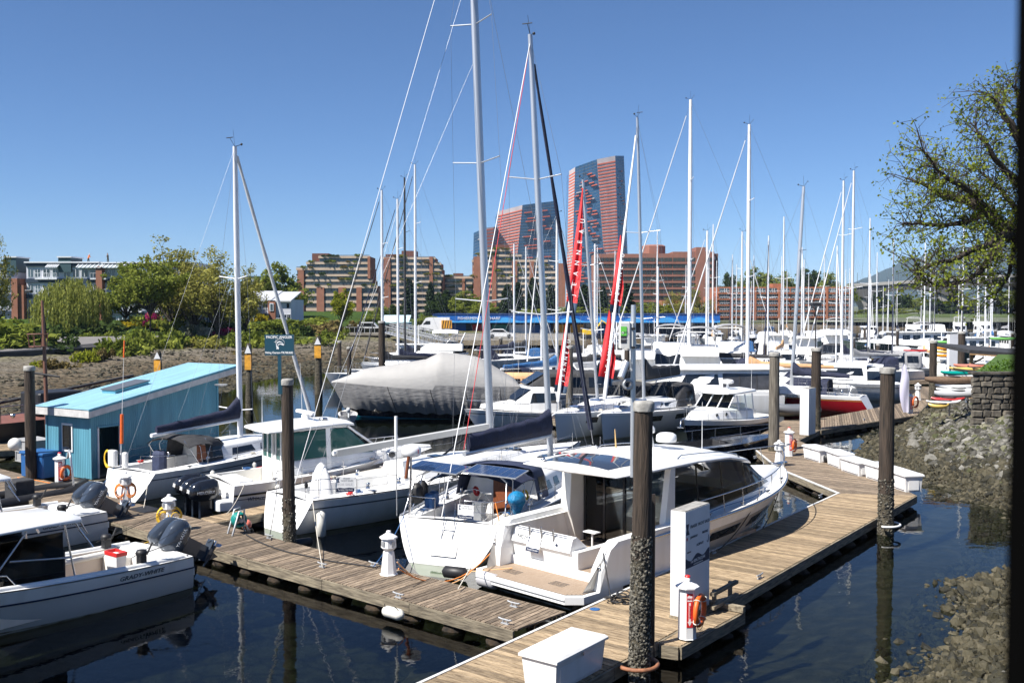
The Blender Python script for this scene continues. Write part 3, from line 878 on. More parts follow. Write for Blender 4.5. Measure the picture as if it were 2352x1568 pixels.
lifering('orange life ring behind the row of dock boxes', fp + V((.28, .05, .5)), R(60), .26)
fp = G(2090, 948, DZ)
firepost('white fire post at the tip of the far dock finger', fp, .1)
lifering('orange life ring at the tip of the far dock finger', fp + V((.33, -.1, .75)), R(40), .34)
def dockbox(label, p, rz, L, W=.72, H=.62):
 o = thing('dock_box', label, 'dock box', (p[0], p[1], DZ), rz, 'white fibreglass dock boxes')
 rings = []
 for z, e in ((0, .05), (H * .86, 0), (H * .9, 0)):
  rings.append([V((-L / 2 + e, -W / 2 + e, z)), V((L / 2 - e, -W / 2 + e, z)), V((L / 2 - e, W / 2 - e, z)), V((-L / 2 + e, W / 2 - e, z))])
 MB().loft(rings, True, True, False).build('body', WHITE, o)
 rings = []
 for z, e in ((H * .9, -.05), (H * .97, -.05), (H * 1.04, .0), (H * 1.08, .12)):
  rings.append([V((-L / 2 + e, -W / 2 + e, z)), V((L / 2 - e, -W / 2 + e, z)), V((L / 2 - e, W / 2 - e, z)), V((-L / 2 + e, W / 2 - e, z))])
 MB().loft(rings, True, True, False).build('lid', WHITE, o)
 MB().bbox(-L / 2 + .15, L / 2 - .15, -W / 2 + .005, -W / 2 + .03, H * .12, H * .7).build('front_panel', WHITE, o)
 MB().bbox(L / 2 - .03, L / 2 - .005, -W / 2 + .15, W / 2 - .15, H * .12, H * .7).build('end_panel', WHITE, o)
 MB().box((0, -W / 2 - .03, H * .86), (.03, .03, .1)).build('latch', STEEL, o)
 return o
c0 = G(1268, 1530, DZ + .0)
dockbox('large white dock box at the bottom of the picture in front of the near pile', A_((G(1330, 1585, DZ) - aL).dot(AV) + .42, wA - .46), ang(AV), 1.75, .8, .66)
row = [(1836, 1044), (1909, 1068), (1983, 1093), (2046, 1116), (2076, 1128)]
q0, q1 = G(1842, 1050, DZ), G(2085, 1132, DZ)
dr = (q1 - q0).normalized(); nrm = V((-dr.y, dr.x, 0))
Lr = (q1 - q0).length
labs = ['farthest white dock box with its lid propped in the corner row', 'second white dock box of the corner row with a black ball fender before it', 'middle white dock box of the corner row', 'white dock box of the corner row just left of the tall pile', 'nearest white dock box of the corner row, right of the tall pile']
for i in range(5):
 t = (i + .5) / 5
 dockbox(labs[i], q0.lerp(q1, t) + nrm * (.36 + .14 * (i % 2)), ang(dr) + (.04, -.06, .02, .05, -.03)[i], Lr / 5 * (.86 if i != 1 else .74), (.7, .66, .74, .68, .72)[i], (.62, .66, .60, .64, .68)[i])
fb = MB().ball((0, 0, 0), .2, 12, (1, 1, 1.1)).build('ball_fender', BLACK, None, G(1899, 1062, DZ) + V((0, 0, .2)))
tag(fb, 'black ball fender lying against the second corner dock box', 'fender')
def cleat(p, rz, label, z=DZ):
 o = thing('mooring_cleat', label, 'cleat', (p[0], p[1], z), rz, 'galvanised dock cleats')
 MB().rbox(-.11, .11, -.035, .035, 0, .03, .01).build('foot', GALV, o)
 MB().tube([(-.19, 0, .115), (-.1, 0, .10), (.1, 0, .10), (.19, 0, .115)], .022, 7).tube([(-.06, 0, .02), (-.06, 0, .1)], .02, 6).tube([(.06, 0, .02), (.06, 0, .1)], .02, 6).build('horn', GALV, o)
 return o
for i, (x, y, d) in enumerate([(618, 1236, BV), (740, 1302, BV), (858, 1300, BV), (915, 1372, BV), (1180, 1393, BV), (1160, 1432, BV), (1640, 1270, AV), (1745, 1212, AV), (1885, 1142, AV), (1745, 1328, AV), (226, 1184, BV), (212, 1134, BV), (1735, 1052, AV), (1985, 965, AV)]):
 cleat(G(x, y, DZ), ang(d), 'galvanised cleat ' + ('on the grey dock beside the tall sign pile', 'on the front edge of the grey dock left of the lighthouse pedestal', 'on the back edge of the grey dock left of the lighthouse pedestal', 'on the front edge of the grey dock above the lashed fender', 'on the grey dock behind the yacht swim platform', 'on the front corner of the grey dock by the tan dock', 'on the tan dock edge amidships of the motor yacht', 'on the tan dock edge by the motor yacht bow', 'with black rope at the inner dock corner', 'on the open water side of the tan dock', 'on the grey dock above the second fishing boat', 'on the grey dock by the blue shed doorway', 'on the landing near the motor yacht bow', 'on the far dock finger below the red sailboat')[i])
g = G(548, 1225, DZ)
o = thing('hose_reel', 'grey hose reel cart wound with green hose on the dock', 'hose reel', g, ang(AV) - .3)
for sy in (-.2, .2):
 MB().tube([(-.28, sy, .0), (-.05, sy, .75), (.12, sy, .8), (.1, sy, .45), (.3, sy, 0)], .032, 6).build('side_frame', GALV, o)
M90 = Matrix.Rotation(R(90), 3, 'X')
mb = MB()
for i in range(5):
 mb.torus((.02, -.13 + .065 * i, .45), .19 + .02 * (i % 2), .038, 18, 6, M90)
mb.build('hose', TEALP, o)
MB().tube([(.02, -.22, .45), (.02, .22, .45)], .07, 10).build('drum', GALV, o)
MB().tube([(.02, .22, .45), (.02, .3, .45), (.14, .32, .52), (.14, .4, .52)], .018, 6).build('crank', BLACK, o)
MB().torus((.32, -.23, .09), .06, .03, 12, 6, M90).torus((.32, .23, .09), .06, .03, 12, 6, M90).build('wheel', BLACK, o)
b = MB().ball((0, 0, 0), .17, 14).build('mooring_buoy', PINK, None, G(566, 1216, DZ) + V((0, 0, .17))); tag(b, 'salmon pink buoy lying behind the hose reel', 'buoy')
def cord(name, label, pix, mat, r=.014, z=DZ, cat='cord'):
 p = [G(x, y, z + r) for x, y in pix]
 out = []
 for i in range(len(p) - 1):
  a, b = p[max(0, i - 1)], p[i]; c, d = p[i + 1], p[min(len(p) - 1, i + 2)]
  for k in range(6):
   t = k / 6
   out.append(0.5 * ((2 * b) + (c - a) * t + (2 * a - 5 * b + 4 * c - d) * t * t + (3 * b - a - 3 * c + d) * t ** 3))
 out.append(p[-1])
 o = MB().tube(out, r, 6).build(name, mat)
 return tag(o, label, cat)
cord('extension_cord', 'orange extension cord lying along the grey dock past the blue shed', [(40, 1096), (75, 1101), (120, 1110), (165, 1121), (210, 1137), (245, 1150), (277, 1157)], ORCORD, .016)
cord('dock_hose', 'black hose lying along the back edge of the grey dock', [(566, 1228), (600, 1246), (650, 1264), (700, 1275), (760, 1288), (820, 1296), (862, 1302)], ROPEK, .022, cat='hose')
cord('trailing_cord', 'yellow cord trailing from the pedestal across the finger dock', [(395, 1224), (415, 1230), (432, 1226), (420, 1218), (400, 1226), (380, 1236), (352, 1240), (325, 1250)], YELLOW, .016)
tag(MB().rbox(-.55, .55, -.38, .38, 0, .02, .008).build('dock_mat', BLACK, None, G(334, 1170, DZ) + V((0, 0, .006)), ang(BV)), 'flat black rubber mat on the grey dock', 'mat')
tag(MB().lathe([(.14, 0), (.13, .004), (.02, .005)], 14).build('paint_spot', BLUEP, None, G(1146, 1520, DZ) + V((0, 0, .006))), 'round blue paint spot on the tan dock planks', 'paint mark') if False else None
tag(MB().lathe([(.13, 0), (.12, .004), (.02, .005)], 14).build('blue_disc', BLUEP, None, G(1366, 1508 - 110, DZ) + V((0, 0, .006))), 'small blue disc on the tan dock near the yacht platform', 'marker disc')
RUST = pm('rusty_pipe', (0.24, 0.10, 0.05), 0.7, var=0.4, vs=8)
g = G(1464, 1522, DZ)
tag(MB().torus((0, 0, 0), .42, .045, 22, 8, None, R(-150), R(60)).build('pile_hoop', RUST, None, g + V((.0, .05, -.02))), 'rusty pipe hoop around the near barnacled pile', 'pile hoop')
g = G(2034, 1196, DZ)
tag(MB().torus((0, 0, 0), .5, .04, 22, 8, None, R(-120), R(70)).build('pile_hoop', PAINTW, None, g + V((.0, .1, -.12))), 'white pipe hoop around the pile at the tan dock corner', 'pile hoop')
g = G(1497, 1478, DZ)
tag(MB().box((0, 0, 1.7), (.11, .11, 4.0)).build('dock_post', pm('dark_timber', (.03, .022, .017), .8, var=.3, vs=4, stretch=(6, 6, .6)), None, (g.x, g.y, 0)), 'slim dark square post right of the near pile', 'post')
g2 = G(1456, 1500, DZ)
o = thing('equipment_pole', 'grey steel pole with a pale equipment box, clamped behind the near pile', 'pole', (g2.x, g2.y + .35, 0))
Yp = g2.y + .35
MB().lathe([(.055, pxz(1095, Yp)), (.055, pxz(735, Yp)), (.05, pxz(700, Yp))], 12).build('pole_shaft', ALU, o)
MB().tube([(.1, -.05, pxz(1545, Yp)), (.1, -.05, pxz(1100, Yp))], .03, 8).build('conduit', PAINTW, o)
bw = 22 * Yp / FPX
zt, zb_ = pxz(738, Yp), pxz(798, Yp)
bx = MB().rbox(-2 * bw * .5 - .12, bw * .5 - .12, -.34, -.06, zb_, zt, .03).build('equipment_box', pm('grey_enclosure', (.58, .58, .56), .5, var=.04, vs=3), o)
x0, x1 = -bw - .10, -bw * .30 - .12
MB().bbox(x0, x1, -.348, -.342, zb_ + .11, zt - .1).build('label_dark', pm('label_black', (.03, .03, .035), .5), bx)
MB().bbox(x0, x1, -.354, -.349, zb_ + .26, zt - .1).build('label_green', pm('label_green', (.14, .55, .08), .5), bx)
text('label_word', 'RADIUS', .045, INKG, bx, ((x0 + x1) / 2 + .02, -.357, zt - .22), (R(90), 0, 0), ext=.001)
text('label_word', 'SECURITY', .036, INKW, bx, ((x0 + x1) / 2, -.351, zb_ + .19), (R(90), 0, 0), ext=.001)
MB().torus((x0 + .04, -.357, zt - .23), .02, .005, 10, 4, M90).build('label_logo', INKW, bx)
MB().tube([(x1 + .06, -.36, zb_ - .02), (x1 + .06, -.36, zt)], .012, 6).build('box_hinge', GALV, bx)
for zz in (zb_ + .04, zt - .12):
 MB().bbox(x1 + .1, x1 + .18, -.36, -.345, zz - .05, zz).build('box_clip', BLACK, bx)
MB().tube([(-.16, -.15, zb_ - .3), (-.3, -.32, zb_ - .62)], .075, 10).build('speaker_horn', ALU, o)
MB().torus((-.12, -.1, pxz(882, Yp)), .09, .03, 14, 7, M90).build('cable_reel', GALV, o)
SIGNW = pm('sign_pillar_white', (0.74, 0.74, 0.76), 0.4, var=0.05, vs=1.5)
def pillar(label, c, rz, L, W, H, letters):
 o = thing('sign_pillar', label, 'sign pillar', (c[0], c[1], DZ), rz)
 MB().bbox(-L / 2, L / 2, -W / 2, W / 2, .06, H).build('body', SIGNW, o)
 MB().bbox(-L / 2 - .04, L / 2 + .01, -W / 2 - .04, W / 2 + .01, 0, .058).build('plinth', BEAM, o)
 MB().bbox(-L / 2 + .01, L / 2 - .01, -W / 2 + .01, W / 2 - .01, H + .002, H + .02).build('top_plate', CAPM, o)
 if letters:
  y = -W / 2 - .004
  rx = (R(90), 0, 0)
  text('lettering', 'FRASER YACHT SALES', .105, INKG, o, (.12, y, H * .845), rx)
  mb = MB().prism([V((-.60, y, H * .88)), V((-.46, y, H * .88)), V((-.50, y, H * .83)), V((-.43, y, H * .78)), V((-.60, y, H * .78)), V((-.56, y, H * .83))], (0, .003, 0)); mb.build('sail_emblem', INK, o)
  text('lettering', 'JEANNEAU', .075, INKG, o, (-.2, y, H * .745), rx)
  text('lettering', 'PRESTIGE', .075, INK, o, (.38, y, H * .75), rx)
  mb = MB()
  for k in range(4):
   a = k * R(45)
   mb.prism([V((-.55 - .05 * math.cos(a), y, H * .742 - .05 * math.sin(a))), V((-.55 + .01 * math.sin(a), y, H * .742 - .01 * math.cos(a))), V((-.55 + .05 * math.cos(a), y - .0005 * k, H * .742 + .05 * math.sin(a))), V((-.55 - .01 * math.sin(a), y, H * .742 + .01 * math.cos(a)))], (0, .003, 0))
  mb.build('star_emblem', INKR, o)
  text('lettering', 'AZIMUT', .085, INKG, o, (.12, y, H * .655), rx, sx=1.2)
  MB().torus((.53, y, H * .655), .035, .008, 12, 4, Matrix.Rotation(R(90), 3, 'X'), R(150), R(360)).tube([(.565, y, H * .655), (.565, y, H * .71)], .008, 4).build('hook_emblem', INK, o)
  text('lettering', 'PRESTIGE', .045, INKG, o, (-.45, y, H * .615), rx)
  mb = MB().prism([V((-L / 2 + .02, y, H * .47)), V((L / 2 - .02, y, H * .47))] + [V((L / 2 - .02 - (L - .04) * i / 16, y, H * (.565 + .022 * math.cos(i * .75) - .0012 * i))) for i in range(17)], (0, .003, 0)); mb.build('phone_panel', INK, o)
  text('lettering', 'Tel 604.734.3344', .11, INKW, o, (0, y - .003, H * .517), rx)
  text('lettering', 'www.fraseryachtsales.com', .045, INKW, o, (.02, y - .003, H * .487), rx)
 return o
c = G(1573, 1424, DZ)
pl = pillar('tall white sign pillar with black lettering beside the big motor yacht', c + AV * .64 + RV * -.19, ang(AV), 1.28, .38, 2.52, True)
c = G(1846, 1001, DZ)
pillar('plain white sign pillar on the far dock landing by the red sailboat', c + AV * .6, ang(AV), 1.1, .5, pxz(893, c.y) - DZ, False)
c = P(2192, 838, 88)
pillar('pale sign pillar far back in front of the stacked kayaks', c, .1, 1.2, .4, pxz(768, 88) - DZ, False)
o = thing('bull_rail', 'short weathered timber rail standing at the platform edge by the near pillar', 'rail', G(1672, 1388, DZ), ang(AV))
MB().bbox(-.9, .5, -.05, .05, .42, .5).build('top_rail', BEAM, o); MB().bbox(-.9, .5, -.06, .04, .1, .18).build('lower_rail', BEAM, o)
for x in (-.6, .3):
 MB().bbox(x - .05, x + .05, .045, .12, 0, .5).build('post', BEAM, o)
tag(MB().box((0, 0, .09), (1.1, .14, .14), ang(RV)).build('timber_block', BEAM, None, G(1660, 1398, DZ - .03) + V((0, 0, 0))), 'loose timber block on the sign platform', 'timber')
# boat kit
class Hull:
 def __init__(s, L, B, zs, zb, rake=1.0, trans=0.0, sw=0.8, mx=0.42, pm_=0.28, pb=0.95, draft=0.35, e=2.1, n=28, m=9, dip=0.0):
  s.L, s.B, s.zs, s.zb, s.rake, s.trans, s.sw, s.mx, s.pm, s.pb, s.draft, s.e, s.n, s.m, s.dip = L, B, zs, zb, rake, trans, sw, mx, pm_, pb, draft, e, n, m, dip
 def half(s, t):
  if t < s.mx:
   k = s.sw + (1 - s.sw) * math.sin(math.pi / 2 * t / s.mx)
  else:
   k = max(0.0, 1 - ((t - s.mx) / (1 - s.mx)) ** s.e)
  return max(0.012, s.B / 2 * k)
 def sheer(s, t):
  return s.zs + (s.zb - s.zs) * t ** 1.7 - s.dip * math.sin(math.pi * t)
 def pt(s, t, v, side=1):
  xb, xs = s.L - s.rake * (1 - v) ** 1.1, s.trans * v
  z = -s.draft + (s.sheer(t) + s.draft) * v
  vv = 0.05 + 0.95 * v
  k = t * t
  w = (1 - k) * vv ** s.pm + k * vv ** s.pb
  return V((xs + (xb - xs) * t, side * s.half(t) * w, z))
 def shell(s, v0=0.0, v1=1.0, grow=0.0, transom=True, m=None):
  mb = MB(); m = m or s.m
  for side in (1, -1):
   rows = []
   for i in range(s.n + 1):
    t = i / s.n
    r = []
    for j in range(m + 1):
     p = s.pt(t, v0 + (v1 - v0) * j / m, side)
     p.y += side * grow
     if i == s.n:
      p.x += grow
     r.append(p)
    rows.append(r)
   mb.loft(rows, False, False, True)
  if transom:
   a = [s.pt(0, v0 + (v1 - v0) * j / m, 1) for j in range(m + 1)]
   b = [s.pt(0, v0 + (v1 - v0) * j / m, -1) for j in range(m + 1)]
   mb.loft([a, b], False, False, False)
  return mb
 def tz(s, x, side=1):
  xs = s.trans
  return min(1, max(0, (x - xs) / (s.L - xs)))
 def edge(s, x, side=1, inset=0.0, up=0.0):
  t = s.tz(x)
  p = s.pt(t, 1, side)
  return V((p.x, p.y - side * min(inset, abs(p.y)), p.z + up))
 def rail_pts(s, x0, x1, side, inset=0, up=0, n=14):
  return [s.edge(x0 + (x1 - x0) * i / n, side, inset, up) for i in range(n + 1)]
 def deck(s, well=None, cam=0.06, dz=-0.01, n=None):
  n = n or s.n * 2
  d, w = MB(), MB()
  xs = [s.trans + (s.L - s.trans) * i / n for i in range(n + 1)]
  if well:
   xs = sorted(set([x for x in xs if min(abs(x - well[0]), abs(x - well[1])) > 0.02] + [well[0], well[1]]))
  for a, b in zip(xs[:-1], xs[1:]):
   mid = (a + b) / 2
   pa, pb_ = s.edge(a, 1, 0, dz), s.edge(b, 1, 0, dz)
   qa, qb = s.edge(a, -1, 0, dz), s.edge(b, -1, 0, dz)
   if well and well[0] <= mid <= well[1]:
    ha, hb = min(well[2], pa.y - .04), min(well[2], pb_.y - .04)
    for (e0, e1, sg) in ((pa, pb_, 1), (qa, qb, -1)):
     i0, i1 = V((a, sg * ha, e0.z + cam * .4)), V((b, sg * hb, e1.z + cam * .4))
     d.quad(e0, e1, i1, i0, True)
     w.quad(i0, i1, V((i1.x, i1.y, well[3])), V((i0.x, i0.y, well[3])))
    w.quad(V((a, -ha, well[3])), V((b, -hb, well[3])), V((b, hb, well[3])), V((a, ha, well[3])))
   else:
    ca, cb = V((a, 0, pa.z + cam * min(1, pa.y))), V((b, 0, pb_.z + cam * min(1, pb_.y)))
    d.quad(pa, pb_, cb, ca, True); d.quad(ca, cb, qb, qa, True)
  if well:
   for x in (well[0], well[1]):
    p = s.edge(x, 1, 0, dz); h = min(well[2], p.y - .04)
    if not (x <= s.trans + .05 and well[4:] == ('open',)):
     w.quad(V((x, -h, well[3])), V((x, h, well[3])), V((x, h, p.z + cam * .4)), V((x, -h, p.z + cam * .4)))
  return d, w
def cabin_ring(x, wb, wt, zb, zt, r=0.12, cam=0.05):
 return [V((x, -wb, zb)), V((x, -wt, zt - r)), V((x, -wt + r * .55, zt - r * .2)), V((x, -wt * .5, zt + cam * .7)), V((x, 0, zt + cam)), V((x, wt * .5, zt + cam * .7)), V((x, wt - r * .55, zt - r * .2)), V((x, wt, zt - r)), V((x, wb, zb))]
def cabin(secs, r=0.12, cam=0.05, smooth=True):
 mb = MB()
 mb.loft([cabin_ring(*q, r, cam) for q in secs], False, True, smooth)
 return mb
def sec_at(secs, x):
 for a, b in zip(secs[:-1], secs[1:]):
  if min(a[0], b[0]) - 1e-6 <= x <= max(a[0], b[0]) + 1e-6:
   t = (x - a[0]) / (b[0] - a[0])
   return [a[i] + (b[i] - a[i]) * t for i in range(5)]
 return list(secs[-1] if abs(x - secs[-1][0]) < abs(x - secs[0][0]) else secs[0])
def side_panel(secs, x0, x1, t0, t1, side, off=0.012, r=0.12, n=8, sl0=0.0, sl1=0.0):
 mb = MB()
 def at(x, t):
  q = sec_at(secs, x)
  p = V((x, q[1], q[3])).lerp(V((x, q[2], q[4] - r)), t)
  return V((p.x, side * (p.y + off), p.z))
 bot = [at(x0 + (x1 - x0) * i / n, t0) for i in range(n + 1)]
 xa, xb = x0 + sl0, x1 - sl1
 top = [at(xa + (xb - xa) * i / n, t1) for i in range(n + 1)]
 inn = [V((p.x, p.y - side * off * 2.5, p.z)) for p in bot], [V((p.x, p.y - side * off * 2.5, p.z)) for p in top]
 mb.loft([inn[0], bot, top, inn[1]], False, False, False)
 mb.quad(bot[0], top[0], inn[1][0], inn[0][0]); mb.quad(bot[-1], top[-1], inn[1][-1], inn[0][-1])
 return mb
def pane(a, b, c, d, th=0.012):
 a, b, c, d = V(a), V(b), V(c), V(d)
 n = (b - a).cross(d - a).normalized() * th
 return MB().prism([a, b, c, d], n)
def stays(o, lines, r=0.006, mat=None, name='stay'):
 for a, b in lines:
  MB().tube([a, b], r, 4, caps=False).build(name, mat or WIRE, o, fix=False)
def rails(o, H, x0, x1, side, h=0.6, n=5, r=0.013, mat=None, wires=(0.95, 0.5), inset=0.06, wr=0.005):
 for i in range(n + 1):
  x = x0 + (x1 - x0) * i / n
  p = H.edge(x, side, inset)
  MB().tube([p, p + V((0, 0, h))], r, 5).build('stanchion', mat or STEEL, o, fix=False)
 for k in wires:
  MB().tube([H.edge(x0 + (x1 - x0) * i / 12, side, inset, h * k) for i in range(13)], wr, 4).build('lifeline', STEEL, o, fix=False)
def furl(a, b, r0, r1, n=14, w=0.15):
 a, b = V(a), V(b)
 rings = []
 for i in range(n + 1):
  t = i / n
  c = a.lerp(b, t); r = (r0 + (r1 - r0) * t) * (1 + w * math.sin(i * 2.3))
  rings.append([c + V((r * math.cos(k * math.pi / 4), r * math.sin(k * math.pi / 4), 0)) for k in range(8)])
 return MB().loft(rings, True, True, True)
def boom_cover(x0, x1, z0, z1, h0, h1, w=0.17, n=16, collar=0.0):
 rings = []
 for i in range(n + 1):
  t = i / n
  x = x0 + (x1 - x0) * t; z = z0 + (z1 - z0) * t
  h = h0 + (h1 - h0) * t + collar * max(0, 1 - t * 5) ** 1.5
  h *= 1 + 0.04 * math.sin(i * 1.7)
  ww = w * (1 - .45 * t) * (1 + .12 * math.sin(i * 2.6))
  rings.append([V((x, -ww * .55, z - .02)), V((x, -ww, z + h * .3)), V((x, -ww * .62, z + h * .75)), V((x, 0, z + h)), V((x, ww * .62, z + h * .75)), V((x, ww, z + h * .3)), V((x, ww * .55, z - .02))])
 return MB().loft(rings, True, True, True)
def spar(o, x, z0, z1, rx, ry, mat, tilt=(0, 0), name='mast', n=10, groove=True):
 mb = MB(); rings = []
 for i in range(9):
  t = i / 8
  z = z0 + (z1 - z0) * t
  k = 1 - .25 * max(0, t - .75) / .25
  rings.append([V((x + tilt[0] * (z - z0) + rx * k * math.cos(a * 2 * math.pi / n), tilt[1] * (z - z0) + ry * k * math.sin(a * 2 * math.pi / n), z)) for a in range(n)])
 mb.loft(rings, True, True, True)
 m = mb.build(name, mat, o)
 return m
def sailrig(o, L, mx, z0, top, dia, H, mat=ALU, tilt=(0, 0), spreaders=(0.36, 0.68), sp=1.0, boom=None, cover=None, ch=(.55, .3), furlmat=None, furl_r=.07, fore=None, back=True, wire=0.006, vane=True, boommat=None, collar=.5, bowx=None):
 """mast, spreaders, boom, sail cover, furled headsail and stays"""
 def mp(z):
  return V((mx + tilt[0] * (z - z0), tilt[1] * (z - z0), z))
 m = spar(o, mx, z0, top, dia * .62, dia * .42, mat, tilt)
 for s in spreaders:
  zz = z0 + (top - z0) * s
  for sd in (1, -1):
   q = mp(zz)
   MB().tube([q, q + V((-.25, sd * sp * (1.15 - s * .45), .12))], .028, 6).build('spreader', mat, m)
 hy = H.half(H.tz(mx)) * .93
 for sd in (1, -1):
  base = H.edge(mx - .35, sd, .06)
  pts = [base] + [mp(z0 + (top - z0) * s) + V((-.25, sd * sp * (1.15 - s * .45), .12)) for s in spreaders] + [mp(top - .15)]
  MB().tube(pts, wire, 4, caps=False).build('shroud', WIRE, o, fix=False)
  if spreaders:
   MB().tube([H.edge(mx - .15, sd, .15), mp(z0 + (top - z0) * spreaders[0] - .1)], wire * .8, 4, caps=False).build('shroud', WIRE, o, fix=False)
 bx = bowx if bowx is not None else L - .25
 bowp = H.edge(min(bx, L - .1), 1, 10, .12); bowp.y = 0; bowp.x = bx
 ft = fore or (top - .25)
 if furlmat:
  MB().tube([bowp, mp(ft)], .012, 5).build('forestay', STEEL, o, fix=False)
  furl(bowp + (mp(ft) - bowp) * .04, bowp + (mp(ft) - bowp) * .95, furl_r, furl_r * .45).build('furled_sail', furlmat, o)
 else:
  MB().tube([bowp, mp(ft)], wire * 1.3, 4, caps=False).build('forestay', WIRE, o, fix=False)
 if back:
  MB().tube([V((.3, 0, H.sheer(0) + .1)), mp(top - .05)], wire, 4, caps=False).build('backstay', WIRE, o, fix=False)
 if boom:
  bl, bz0, bz1 = boom
  bm = MB().tube([V((mx - .12, 0, bz0)), V((mx - bl, 0, bz1))], .085, 8)
  b = bm.build('boom', boommat or mat, o)
  if cover:
   boom_cover(mx - .1, mx - bl + .25, bz0 + .08, bz1 + .08, ch[0], ch[1], collar=collar).build('sail_cover', cover, b)
   for k in (.25, .5, .75):
    x = mx - .1 - (bl - .35) * k
    MB().tube([V((x, 0, bz0 + (bz1 - bz0) * k + .5)), mp(z0 + (top - z0) * .62)], .004, 3, caps=False).build('lazy_jack', WIRE, b, fix=False)
  MB().tube([V((mx - bl * .6, 0, bz0 + (bz1 - bz0) * .6)), V((mx - bl * .6, 0, z0 - .05))], .012, 4).build('mainsheet', ROPE, b, fix=False)
 if vane:
  t = mp(top)
  mb = MB().tube([t, t + V((-.3, 0, .35))], .012, 4).tube([t + V((-.3, -.2, .35)), t + V((-.3, .2, .35))], .02, 4).tube([t, t + V((0, .1, .75))], .008, 4).tube([t, t + V((.35, 0, .12))], .015, 4).ball(t + V((.4, 0, .15)), .06, 6)
  mb.build('wind_vane', BLACK, m)
 return m
def scum(o, H):
 v0 = H.draft / (H.sheer(.3) + H.draft)
 H.shell(v0 - .01, v0 + .022, .007, True, 1).build('waterline_stain', pm('waterline_scum', (.22, .20, .13), .8, var=.4, vs=3, col2=(.45, .43, .36)), o)
def clutter(o, H, L, x0=1.0, n=7, seed=1):
 rq = random.Random(seed)
 for sd in (1, -1):
  for k in range(4):
   x = x0 + (L - 1.2 - x0) * (k + .4) / 4
   c = MB().rbox(-.12, .12, -.025, .025, .05, .085, .01).bbox(-.05, .05, -.02, .02, 0, .05).build('deck_cleat', STEEL, o); c.location = H.edge(x, sd, .14, .02)
  p = [H.edge(x, sd, .32 + .06 * math.sin(x * 2), .05) for x in np.linspace(x0 + 1, L * .7, 12)]
  MB().tube(p, .012, 4).build('jib_sheet', rq.choice([INKR, BLUEP, ROPE, ROPEK]), o)
 for k in range(n):
  x = rq.uniform(x0, L * .75); sd = rq.choice((1, -1)); q = H.edge(x, sd, rq.uniform(.3, .7), .06)
  m_ = rq.choice([ROPE, ROPE, BLUEP, ROPEK, INKR])
  mb = MB()
  for i in range(4):
   mb.torus(q + V((rq.uniform(-.03, .03), rq.uniform(-.03, .03), .02 * i)), .10 + rq.uniform(-.03, .04), .012, 12, 4)
  mb.build('coiled_line', m_, o)
def winch(o, p, mat=STEEL):
 MB().lathe([(.09, 0), (.07, .06), (.065, .12), (.085, .18), (.03, .2)], 10, p).build('winch', mat, o)
def wheel(o, c, r=.45, mat=STEEL, tilt=R(80)):
 M = Matrix.Rotation(R(90), 3, 'Z') @ Matrix.Rotation(tilt, 3, 'X')
 mb = MB().torus(c, r, .014, 26, 6, M)
 for k in range(6):
  a = k * math.pi / 3
  mb.tube([V(c), V(c) + M @ V((r * math.cos(a), r * math.sin(a), 0))], .009, 4)
 mb.build('steering_wheel', mat, o)
def dodger(o, x0, x1, zb, zt, w, mat, win=True, name='dodger'):
 secs = [(x0, w, w * .88, zb, zt), (x0 + (x1 - x0) * .45, w, w * .86, zb, zt - .03), (x1, w * .9, w * .75, zb, zb + .12)]
 d = cabin(secs, .16, .08)
 d.f = [f for f in d.f if len(f) == 4]; d.sm = [True] * len(d.f)
 b = d.build(name, mat, o)
 if win:
  for sd in (1, -1):
   side_panel(secs, x0 + .35, x0 + (x1 - x0) * .5, .25, .8, sd, .01, .16).build('window', VINYL, b)
  A, B_ = secs[1], secs[2]
  for sg in (-1, 0, 1):
   y0, y1 = sg * .5 * w - .2 * w, sg * .5 * w + .2 * w
   def q(t, y):
    x = A[0] + (B_[0] - A[0]) * t; z = A[4] + .06 + (B_[4] + .06 - A[4] - .06) * t
    return V((x + .015, y, z + .03))
   pane(q(.15, y0), q(.15, y1), q(.8, y1 * .95), q(.8, y0 * .95), .006).build('window', VINYL, b)
 return b
def bimini(o, x0, x1, z, w, mat, foot, name='bimini'):
 rings = []
 for i in range(9):
  t = i / 8
  x = x0 + (x1 - x0) * t
  zz = z + .10 * math.sin(math.pi * t)
  rings.append([V((x, w * k, zz - .32 * abs(k) ** 2.6)) for k in (-1, -.75, -.4, 0, .4, .75, 1)])
 a = MB().loft(rings, False, False, True)
 lo = [[p - V((0, 0, .02)) for p in r] for r in rings]
 a.loft(lo, False, False, True)
 b = a.build(name, mat, o)
 for x, fx in ((x0 + .1, foot), ((x0 + x1) / 2, foot), (x1 - .1, foot)):
  for sd in (1, -1):
   MB().tube([V((fx, sd * w * .97, z - 1.35)), V((x, sd * w * .97, z - .36)), V((x, sd * w * .7, z - .05))], .013, 5).build('bow_tube', STEEL, b)
 return b
